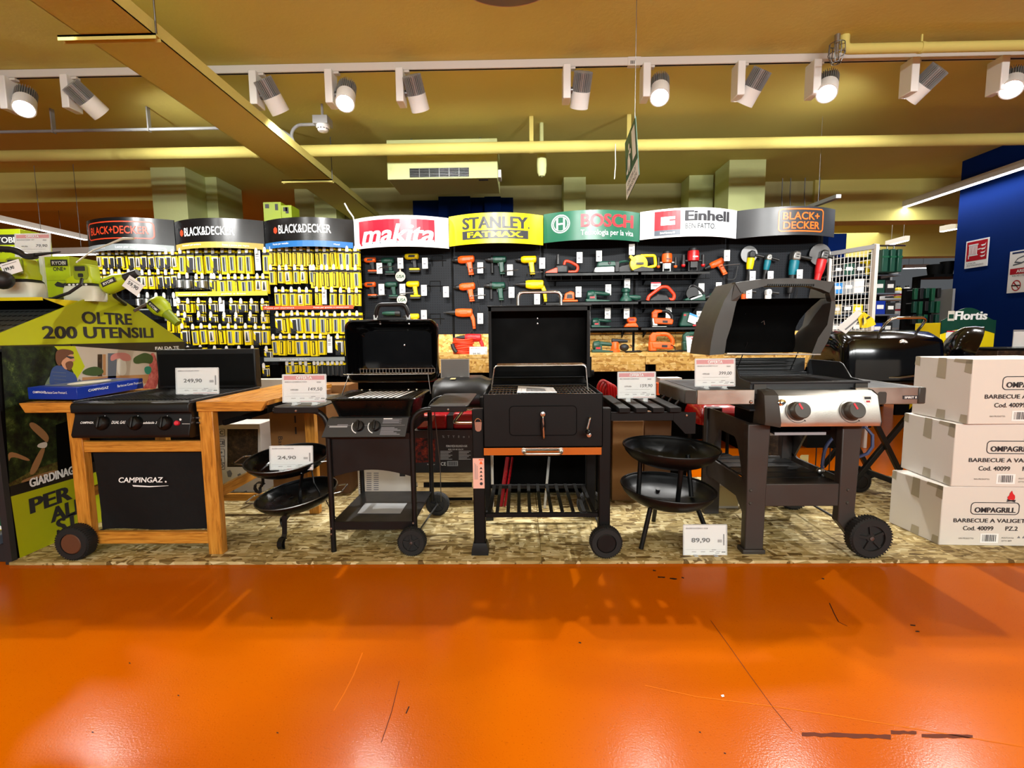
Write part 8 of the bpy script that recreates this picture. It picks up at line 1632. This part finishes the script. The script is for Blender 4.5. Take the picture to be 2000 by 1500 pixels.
# grass trimmer head on a stick and the dangling mitre tool
p0 = W(166, 572, 2.9)
def lime_tool(pA, pB, r, label, head_m='tool_black', name='lime_cordless_tool'):
    t = thing(name, label, 'power tool', (pA + pB) / 2); d = (pB - pA).normalized(); b = MB('lime'); b.tube([pA, pA.lerp(pB, .15), pA.lerp(pB, .6), pA.lerp(pB, .85), pB], [r * .75, r, r * 1.0, r * .75, r * .6], 14); bd = b.build('body', t, smooth=60)
    b = MB(head_m); b.cyl(pB, pB + d * r * 1.6, r * .55, r * .4, 14); b.build('nose', t)
    n = d.cross(V(0, 1, 0)).normalized(); m_ = pA.lerp(pB, .5) + V(0, -r * 1.02, 0)
    b = MB('ink'); n2 = V(0, -1, 0).cross(d) * -1; e = .04; u2 = V(-n.x, 0, -n.z) if n.z < 0 else n
    b.prism([m_ + d * s1 * .045 + u2 * s2 * .014 for s1, s2 in ((-1, -1), (1, -1), (1, 1), (-1, 1))], (0, .004, 0)); b.text('RYOBI', m_ - u2 * .008, .014, 'paper', ux=d if d.x > 0 else -d, uz=u2, bold=.03, w=.065); b.build('nameplate', bd, smooth=0); return t
pA, pB = W(205, 562, 2.95), W(246, 543, 2.95)
t = lime_tool(pA, pB, .052, 'lime handheld tool tilted upwards beside the header triangle tip')
b = MB('tool_black'); b.tube([pA + V(.02, .0, -.03), W(222, 570, 2.96), V(W(219, 578, 2.98).x, 3.0, W(219, 578, 2.98).z), V(PX, 3.2, zt_ - .06)], .012, 8); b.build('mount', t)
p = W(260, 558, 2.92); t = thing('tilted_price_tag', 'tilted white price tag hanging from the lime handheld tool', 'price tag', p); ux = V(.8, 0, -.6); uz = V(.6, 0, .8); q = lambda u, v, k=0: p + ux * u + uz * v + V(0, -k, 0)
b = MB('paper'); b.prism([q(-.055, -.04), q(.05, -.04), q(.055, .04), q(-.05, .04)], (0, .002, 0)); b.build('card', t, smooth=0)
b = MB('ink'); b.text('59,90', q(0, -.01, .001), .022, 'ink', ux=ux, uz=uz, bold=.01); b.poly([q(-.04, .02, .001), q(.03, .024, .001), q(.03, .027, .001), q(-.04, .023, .001)], 'ink_soft'); b.build('printing', t, smooth=0)
b = MB('cable_black'); b.cyl(W(250, 548, 2.925), q(-.04, .03, -.002), .002, n=6); b.build('string', t)
pA, pB = W(300, 588, 3.3), W(326, 612, 3.3)
t = lime_tool(pA, pB, .062, 'lime tool head hanging over the right slope of the header triangle', 'lime_dark')
b = MB('dull_steel'); b.tube([V(PX, yap + .2, zt_ - .1), pA + V(-.05, 0, -.02), pA], .01, 8); b.tube([pB, pB + V(.0, 0, -.05)], .015, 8, 'grey_plastic'); b.build('mount', t)
b = MB('vase'); b.tube([W(180, 490, 3.2), W(215, 476, 3.2), W(240, 466, 3.2), W(262, 466, 3.2)], [.005, .006, .009, .007], 8); b.cyl(W(180, 490, 3.2), V(W(176, 500, 3.1).x, 3.0, W(176, 512, 3.0).z), .005, n=8); tag(b.build('spray_wand', origin=W(180, 490, 3.2)), 'thin pale spray wand rising from the right-hand sprayer', 'wand')
# neighbouring display past the left edge
a = W(14, 1038, 2.34); 
t = thing('low_plinth', 'dark display plinth at the lower left edge beside the lime display', 'plinth', (-2.95, 2.6, 0)); b = MB('charcoal_grey'); b.box(-3.5, PX - .06, 2.36, 2.9, 0, .1); b.box(-3.5, PX - .06, 2.34, 2.9, .101, .15, 'slate'); b.build('base', t, bevel=.004)
p0, p1 = W(-40, 1037, 2.42), W(16, 895, 2.42); t = thing('yellow_sack', 'yellow sack with a white label and green circle on the dark plinth', 'sack', (-2.75, 2.5, .151)); b = MB('sign_yellow'); b.loft([[V(x, y, z) for x, y in rrect(p0.x, PX - .045 - e, 2.40 + e, 2.55 - e, .03)] for z, e in ((.151, .01), (.2, 0), (p1.z - .05, .0), (p1.z, .02))]); sk = b.build('sack', t, smooth=60)
b = MB('paper'); x1 = PX - .05; b.box(x1 - .2, x1, 2.397, 2.3985, .16, .26); b.lathe([(0, .001), (.035, .001), (.035, 0), (0, 0)], V(x1 - .04, 2.396, .21), 20, 'garden_green', axis=(0, -1, 0)); b.prism([V(x1 - .09, 2.397, .38), V(x1 - .02, 2.397, .36), V(x1 - .03, 2.397, .34), V(x1 - .1, 2.397, .36)], (0, .001, 0), 'hair'); b.build('label_print', sk, smooth=0)

# ================================================================ right-hand background
# wire grid partition
g0, g1 = W(1622, 494, 5.15), W(1712, 477, 4.74); ztop = g1.z
t = thing('wire_grid_panel', 'white wire grid partition with a thick front post at the end of the tool wall', 'partition', (g1.x, g1.y, 0))
d = V(g0.x - g1.x, g0.y - g1.y, 0); L = d.length; d.normalize()
b = MB('offwhite'); b.bar((g1.x, g1.y, 0), (g1.x, g1.y, ztop), .045, .03); b.build('post', t, bevel=.004)
b = MB('offwhite'); b.bar((g0.x, g0.y, 0), (g0.x, g0.y, ztop), .03, .03); b.build('post', t)
b = MB('grey_plastic'); b.bar((g1.x, g1.y, ztop - .02), (g0.x, g0.y, ztop - .02), .03, .04); b.build('top_rail', t)
b = MB('white_paint')
for k in range(1, 12): p = V(g1.x, g1.y, 0) + d * (L * k / 12); b.cyl(p + ZUP * .5, p + ZUP * (ztop - .03), .0028, n=5)
for k in range(24): z = .55 + k * .06; b.cyl(V(g1.x, g1.y, z), V(g0.x, g0.y, z), .0028, n=5)
b.build('wire_mesh', t)
# shelf unit behind the grid with its goods
gx = 3.5
t = thing('dark_shelf_unit', 'dark shelf unit with tools and blister goods behind the wire grid', 'shelf unit', (3.75, 5.6, 0)); b = MB('black_matte'); b.box(3.42, 4.15, 5.75, 5.8, 0, 1.98); b.build('back', t)
for z in (1.1, 1.32, 1.55, 1.75): b = MB('slate'); b.box(3.42, 4.15, 5.45, 5.749, z - .015, z); b.build('shelf', t)
random.seed(21)
GOODS = [('tool_black', 'black'), ('tool_green', 'dark green'), ('box_blue', 'blue'), ('tool_yellow', 'yellow'), ('grey_plastic', 'grey'), ('tan_label', 'tan'), ('sky_blue', 'bright blue'), ('paper', 'white')]
for r, z in enumerate((1.1, 1.32, 1.55, 1.75)):
    x = 3.44; seq = [(0, 2, 0, 4, 2, 0), (5, 0, 3, 0, 2, 0), (6, 4, 7, 0, 1, 0), (0, 1, 0, 3, 0, 4)][r]
    for i in range(6):
        m, wd = GOODS[seq[i]]; w = .1 + .015 * random.random(); h = .11 + .06 * random.random()
        t2 = thing('boxed_good', '%s boxed good, %s on the %s shelf behind the wire grid' % (wd, ORD[i] + ' from left', ('lowest', 'second', 'third', 'top')[r]), 'box', (x + w / 2, 5.55, z), 'boxed goods behind the wire grid'); b = MB(m); b.box(x, x + w, 5.48, 5.6, z + .001, z + h); b.build('box', t2, bevel=.003); b = MB('paper'); b.box(x + .02, x + w - .02, 5.4785, 5.4795, z + h * .4, z + h * .7); b.build('label', t2, smooth=0); x += w + .008
# green tool cases hanging over the unit
for i, (p0, p1) in enumerate(((1722, 1737), (1738, 1751), (1752, 1764))):
    a, c = W(p0, 531, 5.3), W(p1, 486, 5.3)
    t = thing('green_tool_case', 'dark green plastic tool case, %s of the three hung beside the grid post' % ('leftmost', 'middle', 'rightmost')[i], 'case', ((a.x + c.x) / 2, 5.4, a.z), 'green tool cases by the grid post')
    b = MB('tool_green'); b.box(a.x, c.x, 5.3, 5.52, a.z, c.z); b.build('shell', t, bevel=.008); b = MB('garden_green'); b.box(a.x - .002, c.x + .002, 5.297, 5.4, a.z + (c.z - a.z) * .62, a.z + (c.z - a.z) * .7); b.build('latch_band', t); b = MB('dull_steel'); b.cyl(((a.x + c.x) / 2, 5.4, c.z - .01), ((a.x + c.x) / 2, 5.4, c.z + .05), .006, n=6); b.build('hanger', t)
a, c = W(1716, 480, 5.4), W(1768, 480, 5.4); t = thing('hanging_rail', 'steel rail over the green cases, on a white post', 'rail', (a.x, 5.4, a.z)); b = MB('steel'); z = W(1745, 484, 5.3).z + .04; b.cyl((a.x - .04, 5.4, z), (c.x, 5.4, z), .01, n=8); b.build('rail', t); b = MB('offwhite'); b.box(a.x - .06, a.x - .03, 5.38, 5.42, 0, z + .02); b.build('post', t)
# garden shelving with bottles
SY = 7.0; s0, s1 = W(1700, 582, SY), W(1782, 582, SY)
t = thing('garden_shelf', 'white garden department shelving with yellow bottles, seen past the grid post', 'shelf unit', ((s0.x + s1.x) / 2, SY + .2, 0)); b = MB('black_matte'); b.box(s0.x, s1.x, SY + .4, SY + .43, 0, 2.0); b.build('back', t)
SZ = []
for py in (582, 612, 640): z = W(1740, py, SY).z; SZ.append(z); b = MB('white_paint'); b.box(s0.x, s1.x, SY, SY + .399, z - .025, z); b.build('shelf', t)
for x in (s0.x, s1.x - .03): b = MB('grey_plastic'); b.box(x, x + .03, SY + .399, SY + .44, 0, 2.0); b.build('upright', t)
def bottle(x, z, m, label, h=.17):
    t = thing('bottle', label, 'bottle', (x, SY + .06, z), 'bottles on the garden shelves'); b = MB(m); b.lathe([(0, 0), (.05, 0), (.055, .02), (.055, h * .7), (.03, h * .85), (.02, h * .88), (0, h * .88)], (x, SY + .06, z + .001), 16); b.build('body', t); b = MB('tool_black'); b.cyl((x, SY + .06, z + h * .87), (x, SY + .06, z + h), .022, n=12); b.build('cap', t); b = MB('paper'); b.lathe([(.0558, h * .15), (.0558, h * .6)], (x, SY + .06, z), 16); b.lathe([(.0564, h * .2), (.0564, h * .36)], (x, SY + .06, z), 16, 'fire_red'); b.build('label', t)
n = 0
for r, z in enumerate(SZ[:2]):
    L_ = s1.x - s0.x - .1
    for i in range(5):
        m, wd = (('sign_yellow', 'yellow'), ('paper', 'white'), ('tool_black', 'black'), ('sign_yellow', 'yellow'), ('paper', 'white'))[(i + r) % 5]
        bottle(s0.x + .06 + L_ * i / 4, z, m, '%s bottle, %s from left on the %s garden shelf' % (wd, ORD[i], ('upper', 'lower')[r]))
# tall bin of green tools right of the shelving
a, c = W(1786, 600, 6.4), W(1850, 600, 6.4)
t = thing('green_tool_rack', 'dark rack hung full of green handled garden tools beside the blue wall', 'rack', ((a.x + c.x) / 2, 6.45, 0)); b = MB('black_matte'); b.box(a.x, c.x, 6.6, 6.63, 0, W(1820, 560, 6.4).z); b.build('back', t); b = MB('grey_plastic'); b.box(c.x - .03, c.x, 6.3, 6.6, 0, W(1845, 565, 6.4).z); b.build('end_panel', t)
random.seed(9)
for r in range(3):
    for i in range(5):
        x = a.x + .05 + (c.x - a.x - .12) * i / 4; z = W(1820, 562 + 26 * r, 6.4).z; h = .12 + .05 * random.random(); m = ('garden_green', 'tool_black', 'tool_green')[(i + 2 * r) % 3]
        t2 = thing('garden_hand_tool', '%s garden tool, %s from left, %s row of the rack by the blue wall' % (('green', 'black', 'dark green')[(i + 2 * r) % 3], ORD[i], ('top', 'middle', 'bottom')[r]), 'garden tool', (x, 6.5, z - h), 'hand tools on the garden rack')
        b = MB(m); b.box(x - .022, x + .022, 6.45, 6.49, z - h, z); b.build('blade_card', t2, bevel=.004); b = MB('grey_plastic'); b.cyl((x, 6.47, z - .02), (x, 6.6, z - .02), .005, n=6); b.build('peg', t2)
# tubs on top of that rack
for i, (p0, p1, y0, y1) in enumerate(((1812, 1838, 517, 538), (1838, 1862, 511, 536))):
    a2, c2 = W(p0, y1, 6.8), W(p1, y0, 6.8); b = MB('black_matte'); cx = (a2.x + c2.x) / 2; r = (c2.x - a2.x) * .55
    b.lathe([(0, 0), (r * .75, 0), (r, c2.z - a2.z), (r * .95, c2.z - a2.z), (r * .7, .01), (0, .01)], (cx, 6.8, a2.z), 24); tag(b.build('plastic_tub', origin=(cx, 6.8, a2.z)), 'black plastic tub high beside the blue wall, %s of two' % ('left', 'right')[i], 'tub', 'black tubs by the blue wall')
a2 = W(1805, 539, 6.8); c2 = W(1866, 539, 6.8); t = thing('high_shelf', 'high dark shelf carrying two black tubs next to the blue wall', 'shelf', ((a2.x + c2.x) / 2, 6.85, 0)); b = MB('black_matte'); b.box(a2.x, c2.x + .1, 6.64, 7.0, a2.z - .03, min(W(1825, 538, 6.8).z, W(1850, 536, 6.8).z)); b.build('board', t); b = MB('black_matte'); b.box(a2.x, a2.x + .04, 6.9, 7.0, 0, a2.z - .03); b.build('post', t)
# yellow and green seed display with curved top
FY = 4.6; f0, f1 = W(1838, 640, FY), W(1944, 640, FY); zt0, zt1 = W(1840, 626, FY).z, W(1944, 625, FY).z; zc0 = W(1892, 601, FY).z
t = thing('yellow_seed_display', 'yellow floor display with a curved dark green header, before the blue wall', 'display', ((f0.x + f1.x) / 2, FY + .15, 0))
b = MB('sign_yellow'); b.box(f0.x, f1.x, FY, FY + .3, 0, min(zt0, zt1) - .02); b.build('body', t, bevel=.004)
n = 20; W_ = f1.x - f0.x; top = [V(f0.x + W_ * k / n, FY - .004, zt1 + (zc0 - zt1) * (math.sin(math.pi * min(max((k / n - .0) / .95, 0), 1)) ** 1.3)) for k in range(n + 1)]
bot = [V(f0.x + W_ * k / n, FY - .004, W(1890, 652, FY).z + .05 * math.sin(math.pi * k / n)) for k in range(n + 1)]
b = MB('dark_green'); b.prism(top + bot[::-1], (0, .012, 0)); hd = b.build('header', t, smooth=0)
b = MB('paper'); p = W(1898, 624, FY - .005); b.text('Flortis', p + V(-.01, 0, 0), .075, 'paper', w=.29, bold=.045, shear=.05); q = p + V(-.19, 0, .0); b.box(q.x - .03, q.x + .03, FY - .006, FY - .0052, q.z - .01, q.z + .08, 'vase'); b.box(q.x - .022, q.x + .022, FY - .007, FY - .0062, q.z + .01, q.z + .05, 'dark_green'); b.build('lettering', hd, smooth=0)
b = MB('dark_green'); b.text('Prova', W(1885, 645, FY), .06, 'dark_green', w=.23, bold=.01); p = W(1860, 652, FY - .001); b.box(p.x - .06, p.x + .06, FY - .004, FY - .002, p.z - .04, p.z + .03, 'paper'); b.box(p.x - .055, p.x + .055, FY - .005, FY - .0042, p.z + .018, p.z + .028, 'offer_red'); b.build('printing', t, smooth=0)
# signs on the blue wall
WX = 5.716; wx = lambda px, py, k=0.0: Xp(px, py, WX - k)
def wall_sign(c4, name, label, m):
    cs = [wx(*q, .004) for q in c4]; ys = sorted(q.y for q in cs); y0, y1 = (ys[0] + ys[1]) / 2, (ys[2] + ys[3]) / 2; zs_ = sorted(q.z for q in cs); z0, z1 = (zs_[0] + zs_[1]) / 2, (zs_[2] + zs_[3]) / 2
    t = thing(name, label, 'sign', (WX, (y0 + y1) / 2, z0)); b = MB(m); b.box(WX - .004, WX + .003, y0, y1, z0, z1); b.build('plate', t, smooth=0)
    return t, (lambda u, v, k=.001: V(WX - .004 - k, y1 + (y0 - y1) * u, z0 + (z1 - z0) * v)), y1 - y0, z1 - z0
UX = V(0, -1, 0)
t, F, w, h = wall_sign([(1888, 472), (1932, 463), (1928, 518), (1883, 526)], 'fire_hose_sign', 'red and white fire hose sign on the blue wall', 'paper')
b = MB('fire_red'); b.poly([F(.05, .25), F(.95, .25), F(.95, .95), F(.05, .95)])
for k in range(6): b.poly([F(.16 + .065 * k, .45, .002), F(.2 + .065 * k, .45, .002), F(.2 + .065 * k, .82, .002), F(.16 + .065 * k, .82, .002)], 'paper')
b.poly([F(.13, .8, .002), F(.56, .8, .002), F(.56, .85, .002), F(.13, .85, .002)], 'paper'); b.poly([F(.13, .43, .002), F(.56, .43, .002), F(.56, .47, .002), F(.13, .47, .002)], 'paper'); b.poly([F(.14, .33, .002), F(.18, .33, .002), F(.18, .45, .002), F(.14, .45, .002)], 'paper'); b.poly([F(.55, .62, .002), F(.68, .63, .002), F(.68, .67, .002), F(.55, .66, .002)], 'paper')
for k in range(4): v = .36 + .13 * k; b.poly([F(.66, v + .03, .002), F(.74, v - .02, .002), F(.86, v, .002), F(.9, v + .1, .002), F(.84, v + .04, .002), F(.74, v + .04, .002)], 'paper')
b.text('LANCIA', F(.1, .14), h * .055, 'ink', ux=UX, w=w * .4, align='L'); b.text('ANTINCENDIO', F(.1, .06), h * .055, 'ink', ux=UX, w=w * .74, align='L'); b.build('printing', t, smooth=0)
t, F, w, h = wall_sign([(1974, 491), (2060, 478), (2052, 566), (1965, 573)], 'video_area_sign', 'white and red camera area sign with a no smoking notice, cut by the right edge', 'paper')
b = MB('ink'); b.poly([F(.04, .44), F(.96, .44), F(.96, .58), F(.04, .58)], 'fire_red'); b.text('AREA', F(.33, .475, .002), h * .07, 'paper', ux=UX, w=w * .26, bold=.03); b.text('VIDEOSORVEGLIATA', F(.5, .385), h * .04, 'ink', ux=UX, w=w * .8)
b.poly([F(.12, .72), F(.3, .68), F(.55, .78), F(.6, .86), F(.45, .9), F(.2, .82)], 'slate'); b.poly([F(.16, .745, .0015), F(.3, .71, .0015), F(.5, .79, .0015), F(.45, .86, .0015), F(.22, .8, .0015)], 'paper'); b.poly([F(.1, .65), F(.3, .68), F(.28, .7), F(.1, .68)], 'slate'); b.poly([F(.06, .93), F(.4, .93), F(.4, .97), F(.06, .97)], 'shade_blue'); b.poly([F(.45, .94), F(.95, .94), F(.95, .97), F(.45, .97)], 'fire_red')
r = .13
for k in range(28):
    u0, u1 = 2 * math.pi * k / 28, 2 * math.pi * (k + 1) / 28; g = lambda a, q: F(.22 + q * math.cos(a) * h / w * .85, .17 + q * math.sin(a), .001); b.poly([g(u0, r), g(u1, r), g(u1, r - .025), g(u0, r - .025)], 'fire_red')
b.poly([g(2.2, r - .02), g(2.5, r - .02), g(-.9, r - .02), g(-.7, r - .02)], 'fire_red'); b.poly([F(.1, .16), F(.32, .15), F(.32, .18), F(.1, .19)])
b.text('VIETATO FUMARE', F(.72, .24), h * .04, 'ink', ux=UX, w=w * .4)
for k in range(5): b.poly([F(.48, .06 + .03 * k), F(.95, .06 + .03 * k), F(.95, .07 + .03 * k), F(.48, .07 + .03 * k)], 'ink_soft')
b.build('printing', t, smooth=0)
# dark counter top and card holder before the blue wall
q = W(1985, 680, 3.9); t = thing('dark_counter', 'dark display counter at the right edge behind the carton stack', 'counter', (4.0, 4.2, 0)); a = W(1948, 692, 3.9); b = MB('print_brown'); b.box(a.x, a.x + .8, 3.9, 4.3, 0, a.z + .03); b.build('body', t, bevel=.004); b = MB('black_matte'); b.box(a.x - .01, a.x + .81, 3.89, 4.31, a.z + .031, a.z + .045); b.build('top', t)
p = W(1990, 690, 3.95); z0 = a.z + .046; t = thing('clear_card_holder', 'clear holder with a white card at the right edge before the blue wall', 'card holder', (p.x, 3.95, z0)); b = MB('paper'); b.box(p.x - .05, p.x + .08, 3.953, 3.955, z0 + .01, z0 + .13); b.build('card', t, smooth=0); b = MB('clear'); b.box(p.x - .06, p.x + .09, 3.947, 3.95, z0, z0 + .145); b.box(p.x - .06, p.x + .09, 3.93, 3.99, z0, z0 + .003); b.build('holder', t, smooth=0)
# red and grey drain bag details: red luminous sign far behind, lime cartons on top of the tool wall
q = W(1152, 406, 7.0); b = MB('fire_red'); b.box(q.x - .06, q.x + .06, 7.33, 7.349, q.z - .02, q.z + .04); tag(b.build('small_red_sign', origin=(q.x, 7.34, q.z)), 'tiny red sign on the back wall above the green header sign', 'sign')
for i, (p0, p1, y0, yb_) in enumerate(((530, 562, 402, 432), (564, 582, 408, 432))):
    a, c = W(p0, yb_, 5.15), W(p1, y0, 5.15); z0 = ZT[2] - .017; t = thing('lime_carton', 'lime carton standing on top of the tool wall, %s of two' % ('left', 'right')[i], 'carton', ((a.x + c.x) / 2, 5.1, z0)); b = MB('lime_dark'); b.box(a.x, c.x, 5.0, 5.18, z0, c.z); b.build('box', t, bevel=.003); b = MB('ink'); b.box(a.x + .02, a.x + .06, 4.9985, 4.9995, c.z - .06, c.z - .02); b.box(c.x - .06, c.x - .03, 4.9985, 4.9995, c.z - .08, c.z - .02); b.build('printing', t, smooth=0)
b = MB('white_paint'); b.tube([W(673, 397, 5.1), W(680, 410, 5.1), W(690, 424, 5.1), V(W(690, 424, 5.1).x, 5.15, 2.28)], .008, 8); tag(b.build('white_cable', origin=W(680, 410, 5.1)), 'white cable dropping behind the sign row at the end of the cable tray', 'cable')
for i, (p0, p1) in enumerate(((1528, 1527), (1544, 1543), (1573, 1571), (1588, 1600))):
    b = MB('dull_steel'); a, c = W(p0, 424, 7.2), W(p1, 382, 7.2); b.tube([V(a.x, 7.2, a.z - .3), a, c, V(c.x, 7.2, CEIL)], .007, 6); tag(b.build('suspension_wire', origin=a), 'thin suspension wire above the charcoal header sign, %s of four' % ORD[i], 'wire', 'wires above the charcoal sign')
q0, q1 = W(1582, 404, 5.35), W(1638, 383, 4.9); b = MB('grey_plastic'); b.bar(q0, q1, .05, .035); b.cyl(q0.lerp(q1, .3), V(q0.lerp(q1, .3).x, q0.lerp(q1, .3).y, CEIL), .0012, n=5); t_ = b.build('lamp_bar', origin=q0); tag(t_, 'unlit grey lamp bar above the charcoal header sign', 'lamp bar')
